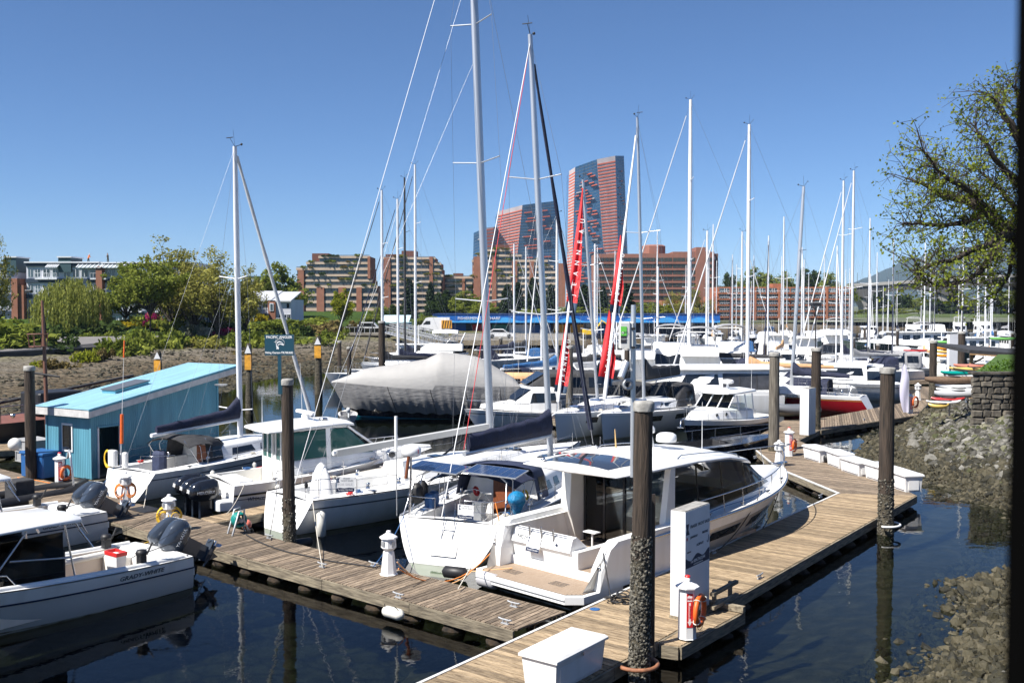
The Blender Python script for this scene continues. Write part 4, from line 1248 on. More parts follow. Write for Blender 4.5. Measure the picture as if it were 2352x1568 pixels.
def outboard(o, x, y, z, mat, tilt=0.0, s=1.0, words=None, name='outboard_engine', decal=INKW):
 e = bpy.data.objects.new(name, None); COL.objects.link(e); e.parent = o
 e.location = (x, y, z); e.rotation_euler = (0, tilt, 0); e.scale = (s,) * 3
 rings = []
 for zz, l0, l1, w in ((.0, -.72, -.12, .17), (.08, -.92, -.02, .23), (.26, -.98, .02, .25), (.42, -.96, .02, .24), (.55, -.86, -.02, .20), (.63, -.66, -.12, .11)):
  c, hl = (l0 + l1) / 2, (l1 - l0) / 2
  rings.append([V((c + hl * math.copysign(abs(math.cos(a)) ** .6, math.cos(a)), w * math.copysign(abs(math.sin(a)) ** .6, math.sin(a)), zz + .10 * (math.cos(a) + 1) * (.25 if zz > .5 else 0))) for a in [k * math.pi / 8 for k in range(16)]])
 cw = MB().loft(rings, True, True, True).build('cowl', mat, e)
 MB().bbox(-.62, -.2, -.09, .09, -.55, .02).build('midsection', mat, e)
 MB().bbox(-.2, .06, -.16, .16, -.35, .12).build('bracket', BLACK, e)
 lw = MB().loft([[V((-.62, -.05, z_)), V((-.45, -.07, z_)), V((-.22, -.03, z_)), V((-.22, .03, z_)), V((-.45, .07, z_)), V((-.62, .05, z_))] for z_ in (-.55, -1.0)], True, True, False)
 lw.bbox(-.85, -.2, -.14, .14, -.86, -.84)
 lw.tube([(-.72, 0, -1.02), (-.6, 0, -1.02), (-.25, 0, -1.02), (-.08, 0, -1.0)], .09, 8, .03)
 lw.prism([V((-.55, -.012, -1.08)), V((-.3, -.012, -1.08)), V((-.5, -.012, -1.32))], (0, .024, 0))
 lw = lw.build('lower_unit', mat, e)
 pr = MB().tube([(-.86, 0, -1.02), (-.7, 0, -1.02)], .065, 8)
 for k in range(3):
  a = k * 2.094
  M = Matrix.Rotation(a, 3, 'X')
  pr.loft([[M @ V((-.72, -.03, .06)) + V((0, 0, -1.02)), M @ V((-.82, .03, .06)) + V((0, 0, -1.02))], [M @ V((-.70, -.1, .15)) + V((0, 0, -1.02)), M @ V((-.84, .08, .15)) + V((0, 0, -1.02))], [M @ V((-.73, -.06, .21)) + V((0, 0, -1.02)), M @ V((-.81, .05, .21)) + V((0, 0, -1.02))]], False, False, True)
 pr.build('propeller', STEEL, e)
 if words:
  for sd in (1, -1):
   text('lettering', words[0], .13, decal, e, (-.48, sd * .256, .28), (R(90), 0, R(180) if sd > 0 else 0), ext=.004)
  if len(words) > 1:
   text('lettering', words[1], .17, decal, e, (-.985, 0, .33), (R(84), 0, R(-90)), ext=.004, bold=.004)
 return e
def fender(label, p, r=.13, L=.6, mat=FENDW, rz=0.0, lie=False, rope=None, group='fenders'):
 o = thing('fender', label, 'fender', p, rz, group)
 mb = MB().lathe([(.03, -L / 2 - r * .6), (r * .5, -L / 2 - r * .4), (r, -L / 2), (r, L / 2), (r * .5, L / 2 + r * .4), (.03, L / 2 + r * .6)], 14)
 if lie:
  M = Matrix.Rotation(R(90), 3, 'Y')
  mb.v = [tuple(M @ V(q)) for q in mb.v]
 mb.build('body', mat, o)
 if rope:
  for q in rope:
   MB().tube([V((0, 0, L / 2 if not lie else 0)), V(q)], .008, 5).build('line', ROPEK, o)
 return o
def salesign(label, M, w=.42, group='yacht for sale signs'):
 o = thing('sale_sign', label, 'sign', (0, 0, 0), 0, group)
 o.matrix_world = M
 MB().bbox(-w / 2, w / 2, -w * .4, w * .42, -.004, .004).build('board', PAINTW, o)
 MB().prism([V((-w / 2, -w * .4, .005)), V((w / 2, -w * .4, .005)), V((w / 2, -w * .2, .005)), V((w * .2, -w * .17, .005)), V((-w * .05, -w * .2, .005)), V((-w * .3, -w * .17, .005)), V((-w / 2, -w * .2, .005))], (0, 0, .002)).build('phone_band', INK, o)
 text('lettering', 'FRASER', w * .11, INKG, o, (w * .08, w * .33, .006), ext=.001)
 text('lettering', 'YACHT SALES', w * .11, INKG, o, (w * .08, w * .21, .006), ext=.001)
 text('lettering', 'FOR SALE', w * .19, pm('ink_pale', (.45, .45, .47), .5), o, (0, w * .0, .006), ext=.001)
 text('lettering', 'Tel 604.734.3344', w * .115, INKW, o, (0, -w * .3, .009), ext=.001)
 MB().prism([V((-w * .44, w * .12, .005)), V((-w * .3, w * .12, .005)), V((-w * .36, w * .24, .005)), V((-w * .3, w * .38, .005)), V((-w * .45, w * .38, .005)), V((-w * .39, w * .25, .005))], (0, 0, .002)).build('sail_emblem', INK, o)
 return o
def boat(label, stern, bow_dir, cat='sailboat', name='sailboat', group=None):
 return thing(name, label, cat, (stern[0], stern[1], 0), ang(bow_dir), group)
def wpt(o, p):
 return Matrix.Translation(o.location) @ (Matrix.Rotation(o.rotation_euler.z, 4, 'Z') @ V(p))
def antenna(o, p, h, r=.012, mat=None, lean=(0, 0), name='antenna'):
 MB().tube([p, V(p) + V((lean[0], lean[1], h))], r, 5, r * .4).build(name, mat or PAINTW, o)
def radome(o, p, r=.28, name='radar_dome'):
 return MB().lathe([(r * .75, 0), (r, .05), (r, .14), (r * .8, .22), (.02, .25)], 18, p).build(name, WHITE, o)
# hero boats
# 1. big motor yacht alongside the tan dock
st = G(1190, 1350, .3); bw_ = P(1796, 1046, 35.6)
d = (V((bw_.x, bw_.y, 0)) - V((st.x, st.y, 0))); LN = d.length; d.normalize()
HULLT = pm('hull_warm_grey', (0.50, 0.47, 0.42), 0.16, var=0.04, vs=1.0, coat=0.5)
Y1 = boat('large white motor yacht with smoked glass cabin and teak swim platform', st, d, 'motor yacht', 'motor_yacht')
H = Hull(LN, 4.3, 1.5, 2.05, rake=1.7, trans=1.25, sw=.93, mx=.45, pm_=.16, pb=.75, e=2.6, draft=.4, n=36)
H.shell(0.0, .80, transom=False).build('hull', HULLT, Y1)
H.shell(.80, 1.0, .012, transom=False, m=3).build('topside', WHITE, Y1)
H.shell(.30, .345, .012, transom=False, m=1).build('boot_stripe', INKG, Y1)
H.shell(.40, .43, .014, transom=False, m=1).build('hull_stripe', PAINTW, Y1)
for sd in (1, -1):
 MB().tube(H.rail_pts(1.3, LN - .1, sd, -.02, -.05, 24), .035, 6).build('rub_rail', STEEL, Y1)
for sd in (1, -1):
 for t0, t1 in ((.42, .56), (.62, .78)):
  a, b, c, e_ = H.pt(t0, .60, sd), H.pt(t1, .60, sd), H.pt(t1 - .01, .74, sd), H.pt(t0 + .01, .74, sd)
  rws = []
  for i in range(7):
   t = t0 + (t1 - t0) * i / 6
   p, q = H.pt(t, .60, sd), H.pt(t, .73, sd)
   rws.append([p + V((0, sd * .012, 0)), q + V((0, sd * .012, 0))])
  MB().loft(rws, False, False, True).build('hull_window', DGLASS, Y1)
pf = MB()
hw = 1.98
pf.prism([V((.0, -hw + .35, .20)), V((.35, -hw, .20)), V((1.9, -hw - .02, .20)), V((1.9, hw + .02, .20)), V((.35, hw, .20)), V((0, hw - .35, .20))], (0, 0, .19))
PFM = pf.build('swim_platform', WHITE, Y1)
mb = MB()
for i in range(17):
 x = .16 + .079 * i; yy = hw - .16 - max(0, .46 - x) * .97
 mb.bbox(x, x + .066, -yy, yy, .392, .404)
mb.build('teak_deck', TEAK, PFM)
MB().prism([V((.15, -hw + .46, .3905)), V((.46, -hw + .15, .3905)), V((1.5, -hw + .15, .3905)), V((1.5, hw - .15, .3905)), V((.46, hw - .15, .3905)), V((.15, hw - .46, .3905))], (0, 0, .006)).build('deck_caulking', pm('caulk', (.05, .04, .035), .8), PFM)
for yy in (.95, -.75):
 for i in range(4):
  for k in (0, 1):
   MB().bbox(.62 + .09 * i, .65 + .09 * i, yy - .25 + .27 * k, yy - .01 + .27 * k, .405, .409).build('drain_slot', BLACK, PFM)
MB().tube([(.0, -hw + .35, .3), (.0, hw - .35, .3)], .025, 6).build('bumper', GALV, PFM)
MB().tube([(.02, -.7, .36), (.02, 1.2, .36)], .014, 6).build('grab_bar', STEEL, PFM)
for sd in (1, -1):
 pr = [(.95, .39), (1.0, .9), (1.25, 1.45), (1.55, 1.62), (4.4, 1.68), (4.4, .39)]
 MB().prism([V((x, sd * (2.11 if x > 1.2 else 2.0), z)) for x, z in pr], (0, -sd * .34, 0)).build('cockpit_wing', WHITE, Y1)
 MB().lathe([(.055, 0), (.05, .02), (.01, .022)], 12).build('hawse_port', STEEL, Y1, (1.0, sd * 1.93, 1.0)).rotation_euler = (0, R(-90), 0)
MB().bbox(1.5, 4.42, -1.8, 1.8, .55, .62).build('cockpit_sole', TEAK, Y1)
MB().bbox(1.46, 1.52, -1.77, 1.77, .39, .64).build('cockpit_step', WHITE, Y1)
seat = MB()
seat.prism([V((1.55, -.55, .6)), V((1.50, -.55, .95)), V((1.42, -.55, 1.06)), V((1.55, -.55, 1.42)), V((1.72, -.55, 1.45)), V((2.3, -.55, 1.0)), V((2.5, -.55, .6))], (0, 2.2, 0))
seat = seat.build('transom_seat', WHITE, Y1)
MB().bbox(1.5, 2.55, -.78, -.55, .6, 1.1).build('seat_end', WHITE, seat)
text('lettering', 'NC14', .17, INKG, seat, (1.465, 1.25, 1.22), (R(72), 0, R(-90)))
mb = MB()
for k in range(4):
 a = k * R(45); l = .09 if k % 2 == 0 else .05
 c = V((1.452, -.05, 1.2)); u, w_ = V((0, math.cos(a), math.sin(a))), V((0, -math.sin(a), math.cos(a)))
 mb.prism([c - u * l, c + w_ * .016, c + u * l, c - w_ * .016], (-.004 - .0005 * k, 0, 0))
mb.build('star_emblem', INK, seat)
for yy in (1.0, .55, .1):
 MB().tube([(1.50, yy, 1.28), (1.47, yy, 1.6)], .028, 8).build('rod_holder', STEEL, seat)
MB().tube([(1.5, 1.55, 1.48), (1.5, -.4, 1.48)], .014, 6).build('seat_rail', STEEL, seat)
salesign('for sale sign hanging on the transom seat of the big motor yacht', Matrix.Translation(Y1.location) @ Matrix.Rotation(ang(d), 4, 'Z') @ frame_m((1.40, .78, 1.08), (0, -1, 0), (.25, 0, 1)), .5)
MB().bbox(2.9, 3.15, -.2, .25, 1.28, 1.31).tube([(3.02, 0, .6), (3.02, 0, 1.28)], .03, 8).build('cockpit_table', WHITE, Y1)
cs = [(4.35, 1.86, 1.74, 1.55, 3.22), (6.2, 1.84, 1.70, 1.66, 3.22), (8.3, 1.72, 1.50, 1.80, 3.0), (9.3, 1.56, 1.30, 1.90, 2.66), (10.6, 1.25, 1.0, 1.98, 2.02)]
for sd in (1, -1):
 side_panel(cs, 4.4, 10.45, .05, 1.0, sd, .0, .1, 18, 0, .95).build('side_window', SMOKE2, Y1)
 for x in (5.6, 7.0, 8.5):
  side_panel(cs, x, x + .05, .05, 1.0, sd, .012, .1, 1).build('window_post', GLOSSBLACK, Y1)
wr = []
for x, h, z in ((9.25, 1.26, 2.68), (9.9, 1.12, 2.36), (10.6, .98, 2.03)):
 wr.append([V((x + (.25 if abs(k) < .6 else 0), h * k, z)) for k in (-1, -.5, 0, .5, 1)])
MB().loft(wr, False, False, True).build('windscreen', SMOKE2, Y1)
MB().prism([V((4.05, 1.5, .62)), V((3.75, 1.5, 1.6)), V((3.85, 1.5, 3.2)), V((4.4, 1.5, 3.2)), V((4.4, 1.5, .62))], (0, .36, 0)).build('cabin_pillar', WHITE2, Y1)
MB().prism([V((4.0, -1.86, .62)), V((3.95, -1.86, 1.7)), V((4.2, -1.86, 3.2)), V((4.4, -1.86, 3.2)), V((4.4, -1.86, .62))], (0, .2, 0)).build('cabin_pillar', WHITE2, Y1)
rings = []
for x, h, z, th in ((1.85, 1.5, 3.22, .05), (1.95, 1.72, 3.23, .12), (2.8, 1.86, 3.27, .17), (5.5, 1.88, 3.30, .19), (7.5, 1.72, 3.18, .19), (8.8, 1.50, 2.94, .17), (9.4, 1.25, 2.74, .10), (9.6, 1.0, 2.66, .03)):
 rings.append([V((x, -h, z - th * .55)), V((x, -h * .985, z - th * .2)), V((x, -h * .88, z + th * .05)), V((x, -h * .45, z + th * .55)), V((x, 0, z + th * .7)), V((x, h * .45, z + th * .55)), V((x, h * .88, z + th * .05)), V((x, h * .985, z - th * .2)), V((x, h, z - th * .55)), V((x, 0, z - th * .9))])
roof = MB().loft(rings, True, True, True).build('roof', WHITE, Y1)
def roofz(x, y):
 tab = ((1.85, 1.5, 3.22, .05), (1.95, 1.72, 3.23, .12), (2.8, 1.86, 3.27, .17), (5.5, 1.88, 3.30, .19), (7.5, 1.72, 3.18, .19), (8.8, 1.50, 2.94, .17), (9.4, 1.25, 2.74, .10))
 for a, b in zip(tab[:-1], tab[1:]):
  if a[0] <= x <= b[0]:
   t = (x - a[0]) / (b[0] - a[0]); h, z, th = [a[i] + (b[i] - a[i]) * t for i in (1, 2, 3)]
   k = abs(y) / h
   pts_ = ((0, .7), (.45, .55), (.88, .05), (.985, -.2))
   for p, q in zip(pts_[:-1], pts_[1:]):
    if p[0] <= k <= q[0]:
     return z + th * (p[1] + (q[1] - p[1]) * (k - p[0]) / (q[0] - p[0]))
 return 3.1
for x0, x1, yw0, yw1 in ((2.25, 3.75, 1.2, 1.35), (7.7, 8.95, 1.12, .9)):
 rws = []
 for i in range(9):
  x = x0 + (x1 - x0) * i / 8; yw = yw0 + (yw1 - yw0) * i / 8
  rws.append([V((x, yw * k, roofz(x, yw * k) + .012)) for k in (-1, -.7, -.4, 0, .4, .7, 1)])
 MB().loft(rws, False, False, True).build('sunroof', pm('sunroof_glass', (.03, .035, .045), .03, spec=1.0), roof)
for sd in (1, -1):
 MB().tube([V((x, sd * 1.5, roofz(x, 1.5) + (.09 if 5.1 < x < 8.2 else .0))) for x in (5.0, 5.2, 6.2, 7.2, 8.1, 8.3)], .018, 6).build('roof_rail', STEEL, roof)
MB().ball((2.15, 1.1, 3.35), .07, 12).build('chrome_light', STEEL, roof)
for y0 in (-1.55, -.8, -.05, .7):
 MB().bbox(4.38, 4.40, y0 + .05, y0 + .70, .72, 3.06).build('door_pane', CGLASS, Y1)
for y in (-1.58, -.83, -.08, .67, 1.42):
 MB().bbox(4.35, 4.43, y - .03, y + .045, .62, 3.14).build('door_frame', GLOSSBLACK, Y1)
MB().bbox(4.35, 4.43, -1.6, 1.47, .62, .72).build('door_sill', GLOSSBLACK, Y1)
MB().bbox(4.35, 4.43, -1.6, 1.47, 3.06, 3.16).build('door_head', GLOSSBLACK, Y1)
MB().bbox(4.45, 9.0, -1.7, 1.7, .60, .70).build('saloon_floor', TEAK, Y1)
MB().rbox(5.0, 6.6, .5, 1.6, .7, 1.5, .08).build('galley_counter', WHITE2, Y1)
MB().rbox(4.9, 6.4, -1.6, -.6, .7, 1.12, .1).build('saloon_sofa', WHITE2, Y1)
MB().rbox(6.2, 6.5, -1.6, -.3, .7, 1.7, .1).build('sofa_back', WHITE2, Y1)
MB().rbox(7.2, 7.7, -1.2, -.5, .7, 1.75, .1).build('helm_seat', WHITE2, Y1)
MB().bbox(4.45, 10.0, -1.78, 1.78, 1.0, 1.02).build('cabin_wall_trim', WHITE2, Y1) if False else None
fd, _ = H.deck(None, .10, -.02)
def cut(mb, fn):
 keep = [i for i, f in enumerate(mb.f) if fn(sum((V(mb.v[j]) for j in f), V((0, 0, 0))) / len(f))]
 mb.f = [mb.f[i] for i in keep]; mb.sm = [mb.sm[i] for i in keep]
 return mb
dk, wl_ = H.deck((1.26, 9.4, 1.62, .58), .06, -.02)
dk.build('deck', WHITE, Y1)
fdk = cabin([(9.3, 1.6, 1.5, 1.75, 2.02), (10.6, 1.2, 1.05, 1.85, 2.10), (12.0, .75, .6, 1.92, 2.12), (12.9, .35, .25, 1.95, 2.05)], .1, .04)
fdk.build('foredeck_trunk', WHITE, Y1)
for sd in (1, -1):
 MB().prism([V((4.4, sd * 1.88, 1.4)), V((9.6, sd * 1.62, 1.6)), V((9.6, sd * 1.62, 1.92)), V((4.4, sd * 1.88, 1.66))], (0, -sd * .1, 0)).build('side_coaming', WHITE, Y1)
for sd in (1, -1):
 top = [H.edge(4.6, sd, .08, .12)] + [H.edge(x, sd, .08, .55 + .12 * max(0, (x - 9) / 4)) for x in np.linspace(5.4, LN - .3, 14)]
 MB().tube(top, .019, 6).build('bow_rail', STEEL, Y1)
 for x in np.linspace(5.6, LN - .6, 8):
  MB().tube([H.edge(x, sd, .1, 0), H.edge(x - .12, sd, .08, .55 + .12 * max(0, (x - 9) / 4))], .014, 5).build('stanchion', STEEL, Y1)
a, b = H.edge(LN - .3, 1, .08, .67), H.edge(LN - .3, -1, .08, .67)
MB().tube([a, V((LN + .25, .2, 2.75)), V((LN + .25, -.2, 2.75)), b], .019, 6).build('pulpit', STEEL, Y1)
MB().rbox(LN - .5, LN + .25, -.1, .1, 2.05, 2.13, .03).build('anchor_roller', STEEL, Y1)
rm = MB().lathe([(.20, 0), (.15, .25), (.12, .45), (.2, .5), (.2, .62), (.1, .74), (.01, .76)], 14, (6.1, .35, 3.34)).build('radar_mast', WHITE, Y1)
MB().lathe([(.3, 0), (.32, .06), (.3, .2), (.2, .26), (.02, .28)], 16, (6.2, -.25, 3.6)).build('radar_dome', WHITE, rm)
MB().tube([(6.0, .75, 3.36), (5.95, .75, 3.65), (5.95, .72, 4.2)], .02, 6).build('antenna_base', WHITE, rm)
MB().lathe([(.035, 4.15), (.08, 4.2), (.075, 4.4), (.03, 4.43)], 10, (5.95, .72, 0)).build('gps_dome', WHITE, rm)
antenna(Y1, (5.2, .9, 3.36), .6, .03, pm('varnish', (.55, .36, .15), .4), (.0, .05))
antenna(Y1, (7.0, -1.0, 3.2), 1.6, .014)
for (xb, side, px, py) in ((11.0, -1, 1752, 1212), (8.6, -1, 1650, 1262)):
 a = wpt(Y1, H.edge(xb, side, .08, .05))
 tag(MB().tube(sag(a, G(px, py, DZ + .08), .18), .016, 5).build('mooring_line', ROPEK), 'black mooring line from the motor yacht %s' % ('bow quarter to the tan dock' if xb > 10 else 'midships to the tan dock'), 'rope')
a = wpt(Y1, (LN - .4, 0.3, 2.1))
tag(MB().tube(sag(a, G(1884, 1140, DZ + .08), .15), .016, 5).build('mooring_line', ROPEK), 'black bow line from the motor yacht to the dock corner cleat', 'rope')
a = wpt(Y1, (1.2, -1.9, 1.35))
tag(MB().tube(sag(a, G(1405, 1383, DZ + .05), .02), .018, 5).build('mooring_line', ROPEK), 'black stern line hanging down the motor yacht quarter', 'rope')
g = G(1418, 1378, DZ + .05)
mb = MB()
for i in range(9):
 mb.torus(g + V((rnd.uniform(-.3, .3), rnd.uniform(-.12, .12), .02 * i)), rnd.uniform(.09, .17), .018, 14, 5, Matrix.Rotation(rnd.uniform(-.5, .5), 3, 'X'))
tag(mb.build('rope_coil', ROPEK), 'tangle of black rope by the motor yacht stern', 'rope')
a = wpt(Y1, (.05, .9, .3))
fender('grey cylindrical fender under the motor yacht swim platform', G(1122, 1340, .12) + V((0, 0, .1)), .21, .55, pm('fender_grey', (.45, .45, .47), .6, var=.1, vs=4), ang(d) + R(90), True)
fender('white fender hanging between the motor yacht and the tan dock', G(1712, 1225, .4) + V((-.1, .1, .25)), .13, .6)
scum(Y1, H); clutter(Y1, H, LN, 5.2, 3, 3)
# 2. cruising sloop with solar panels and dodger
st = G(1008, 1302, 0); mstp = P(1243, 1040, 38.0)
mdir = V((.38, .925, 0)).normalized()
S6 = boat('white cruising sloop with solar panels, navy bimini and radar pole', st, mdir)
L6 = 15.2
H = Hull(L6, 4.35, 1.22, 1.62, rake=1.3, trans=.75, sw=.80, mx=.45, pm_=.34, pb=.95, draft=.3, e=2.3)
HG = pm('hull_shadow_grey', (0.55, 0.55, 0.56), 0.2, coat=0.4, var=0.04, vs=1)
H.shell().build('hull', WHITE, S6)
H.shell(.82, .86, .008, transom=False, m=1).build('sheer_stripe', INKG, S6)
MB().prism([V((.22, -.42, .28)), V((.22, .42, .28)), V((.66, .42, 1.02)), V((.66, -.42, 1.02))], (.25, 0, -.05)).build('transom_step', WHITE2, S6)
dk, wl_ = H.deck((1.0, 5.2, 1.15, .55), .07, 0)
dk.build('deck', DECKW, S6); wl_.build('cockpit', WHITE, S6)
for sd in (1, -1):
 MB().bbox(1.3, 4.9, sd * 1.15 - (.5 if sd > 0 else 0), sd * 1.15 + (.5 if sd < 0 else 0), .55, .95).build('cockpit_bench', DECKW, S6)
 MB().tube(H.rail_pts(.8, L6 - .2, sd, .02, .04, 20), .03, 5).build('toe_rail', ALU, S6)
cs6 = [(5.0, 1.45, 1.25, 1.25, 1.92), (7.5, 1.4, 1.2, 1.32, 1.98), (10.0, 1.05, .85, 1.42, 1.88), (11.8, .5, .35, 1.5, 1.62)]
ct = cabin(cs6, .1, .06).build('coachroof', WHITE, S6)
for sd in (1, -1):
 for x in (5.5, 6.3, 7.3, 8.3):
  side_panel(cs6, x, x + .55, .3, .8, sd, .01, .1, 3, .08, .08).build('window', DGLASS, ct)
for x in (6.6, 8.9, 10.9):
 MB().rbox(x, x + .55, -.3, .3, sec_at(cs6, x)[4] - .02, sec_at(cs6, x)[4] + .10, .03).build('hatch', DGLASS, ct)
MB().bbox(4.98, 5.02, -.4, .4, .6, 1.85).build('companionway', MAHOG, S6)
MB().bbox(2.7, 3.1, -.15, .15, .55, 1.45).build('helm_pedestal', WHITE, S6)
wheel(S6, (2.6, 0, 1.35), .55)
dodger(S6, 4.3, 6.5, 1.3, 2.36, 1.5, NAVY2)
bimini(S6, 2.2, 4.0, 2.38, 1.55, NAVY, 3.0)
for sd in (1, -1):
 for x0, x1 in ((.95, 1.5), (1.5, 2.0)):
  MB().tube([V((x0, sd * 1.72, 1.2)), V((x1, sd * 1.55, 2.35)), V((x1 + .2, sd * 1.2, 2.52))], .022, 7).build('arch_tube', STEEL, S6)
 MB().tube([V((1.2, sd * 1.65, 1.75)), V((1.75, sd * 1.63, 1.85))], .018, 6).build('arch_brace', STEEL, S6)
for x in (1.7, 2.2):
 MB().tube([V((x, -1.2, 2.52)), V((x, 1.2, 2.52))], .022, 7).build('arch_cross', STEEL, S6)
for y0, zt in ((-1.95, .16), (.02, .10)):
 M = Matrix.Translation((1.9, y0 + .93, 2.60)) @ Matrix.Rotation(R(3), 4, 'X') @ Matrix.Rotation(R(-4), 4, 'Y')
 pnl = MB().bbox(-.55, .55, -.88, .88, 0, .035).build('solar_panel', ALU, S6); pnl.matrix_basis = M
 for i in range(4):
  for j in range(6):
   MB().bbox(-.52 + .262 * i, -.52 + .262 * i + .25, -.85 + .285 * j, -.85 + .285 * j + .272, .036, .039).build('solar_cell', SOLAR, pnl)
MB().tube([(1.1, 1.55, 1.2), (1.1, 1.5, 3.05)], .035, 8).build('radar_pole', STEEL, S6)
rd = MB().lathe([(.22, 0), (.31, .06), (.31, .24), (.24, .33), (.02, .36)], 18, (1.1, 1.5, 3.05)).build('radar_dome', WHITE, S6)
MB().bbox(1.0, 1.12, 1.2, 1.23, 3.17, 3.29).build('radar_badge', INKR, rd)
MB().tube([(.9, 1.9, 1.2), (.95, 1.95, 4.0)], .018, 6).build('whip_mast', GALV, S6)
MB().tube([(.95, 1.95, 3.2), (.95, 1.95, 4.3)], .05, 8).build('antenna_tube', WHITE, S6)
MB().tube([(.85, 1.55, 2.4), (.85, 1.45, 3.1)], .05, 6).build('outboard_bracket', MAHOG, S6)
for sd in (1, -1):
 for zz in (.35, .68):
  MB().tube([H.edge(2.4, sd, .08, zz), H.edge(1.4, sd, .1, zz), V((.78, sd * 1.45, 1.2 + zz)), V((.72, sd * .5, 1.2 + zz))], .014, 5).build('pushpit_rail', STEEL, S6)
 for x, y in ((.74, .5), (.76, 1.4), (1.4, 1.72)):
  MB().tube([V((x, sd * y, 1.2)), V((x, sd * y, 1.9))], .014, 5).build('pushpit_post', STEEL, S6)
for y in (-.2, .16):
 MB().tube([(.70, y, 1.9), (.68, y, 1.25), (.50, y, .8), (.40, y, .35)], .015, 5).build('ladder_rail', STEEL, S6)
for z in (.4, .7, 1.0):
 MB().tube([(.38 + (z - .35) * .33, -.2, z), (.38 + (z - .35) * .33, .16, z)], .014, 5).build('ladder_step', STEEL, S6)
MB().ball((1.55, -1.85, 1.9), .31, 12, (1.25, .85, .75)).lathe([(.27, 0), (.2, -.2), (.1, -.42)], 9, (1.55, -1.85, 1.85), jit=.2).build('outboard_cover', BLUETARP, S6)
for x, y, m in ((1.9, 1.35, BLUEP), (2.3, 1.4, BLUEP)):
 MB().rbox(x, x + .3, y - .13, y + .13, 1.25, 1.75, .06).build('fuel_jug', m, S6)
for x, y in ((1.7, 1.62), (2.2, 1.7)):
 MB().lathe([(.17, 0), (.2, .1), (.2, .45), (.1, .6), (.02, .62)], 10, (x, y, 1.5)).build('black_cover', BLACK, S6)
for sd in (1, -1):
 winch(S6, (4.6, sd * 1.45, 1.32)); winch(S6, (3.6, sd * 1.5, 1.3))
 rails(S6, H, 2.6, L6 - 1.2, sd, .62, 6)
MB().torus((4.2, -1.1, 1.5), .15, .04, 12, 6, Matrix.Rotation(R(70), 3, 'X')).build('yellow_coil', YELLOW, S6)
MB().torus((3.9, .55, 1.55), .13, .05, 12, 6, Matrix.Rotation(R(70), 3, 'X')).build('red_coil', REDP, S6)
tilt6 = (-.028, .012)
mloc = (Matrix.Rotation(-ang(mdir), 4, 'Z') @ (mstp - V(S6.location)))
ztop = 22.2
sailrig(S6, L6, 9.6, 1.9, 18.0, .27, H, ALU, (-.008, .050), (.34, .66), 1.25, (5.7, 2.75, 2.75), NAVY, (.75, .55), NAVY, .12, None, False, .007, collar=.22)
for ch_ in S6.children:
 if ch_.name.split('.')[0] == 'boom':
  ch_.matrix_basis = Matrix.Translation((9.6, 0, 0)) @ Matrix.Rotation(R(-10.5), 4, 'Z') @ Matrix.Translation((-9.6, 0, 0))
MB().tube([V((4.0, 1.05, 2.9)), V((9.6 - .15, .78, 17.8))], .013, 5).build('topping_lift', pm('red_line', (.6, .05, .06), .6), S6)
MB().tube([V((.8, .3, 1.3)), V((9.6 - .15, .78, 17.8))], .016, 5).build('backstay', PAINTW, S6)
MS = Matrix.Translation(S6.location) @ Matrix.Rotation(ang(mdir), 4, 'Z')
salesign('for sale sign on the stern rail of the sloop with solar panels', MS @ frame_m((.70, -.55, 1.55), (0, -1, 0), (.05, 0, 1)), .52)
fender('black stern fender under the sloop with solar panels', G(1045, 1322, .1) + V((0, 0, .1)), .17, .6, BLACK, ang(mdir) + R(90), True)
a = wpt(S6, (.75, -1.5, 1.3))
tag(MB().tube(sag(a, G(1052, 1352, DZ + .08), .02), .016, 5).build('mooring_line', ROPE), 'white stern line from the solar panel sloop to the dock cleat', 'rope')
tag(MB().tube([a + V((0, 0, .6)), a + V((.15, -.2, -.1))] + [q for q in sag(a + V((.2, -.3, -.4)), G(915, 1305, 1.0), .75, 14)], .018, 5).build('shore_cord', ORCORD), 'orange shore power cord drooping from the lighthouse pedestal to the sloop stern', 'cord')
a = wpt(Y1, (1.0, 1.2, .42))
tag(MB().tube([a] + sag(wpt(Y1, (.05, 1.85, .38)), G(912, 1290, 1.0), .5, 14), .018, 5).build('shore_cord', pm('pale_orange', (.75, .42, .2), .6)), 'pale orange cord drooping from the pedestal to the motor yacht platform', 'cord')
scum(S6, H); clutter(S6, H, L6, 1.6, 9, 4)
# 3. racing sloop for sale with bare grey boom
st = G(632, 1222, 0)
mdir = V((.70, .714, 0)).normalized()
S5 = boat('white racing sloop with bare grey boom and for sale sign on its rail', st, mdir)
L5 = 16.0
H = Hull(L5, 4.5, 1.15, 1.55, rake=.9, trans=.55, sw=.62, mx=.42, pm_=.34, pb=.95, draft=.3, e=2.2)
H.shell().build('hull', WHITE, S5)
H.shell(.80, .835, .008, transom=False, m=1).build('sheer_stripe', INKG, S5)
dk, wl_ = H.deck((1.1, 5.6, .95, .65), .10, 0)
dk.build('deck', DECKW, S5); wl_.build('cockpit', WHITE, S5)
cs5 = [(5.6, 1.35, 1.15, 1.15, 1.72), (8.2, 1.35, 1.15, 1.25, 1.78), (10.6, .95, .8, 1.36, 1.66), (12.2, .4, .3, 1.45, 1.5)]
ct = cabin(cs5, .12, .08).build('coachroof', WHITE, S5)
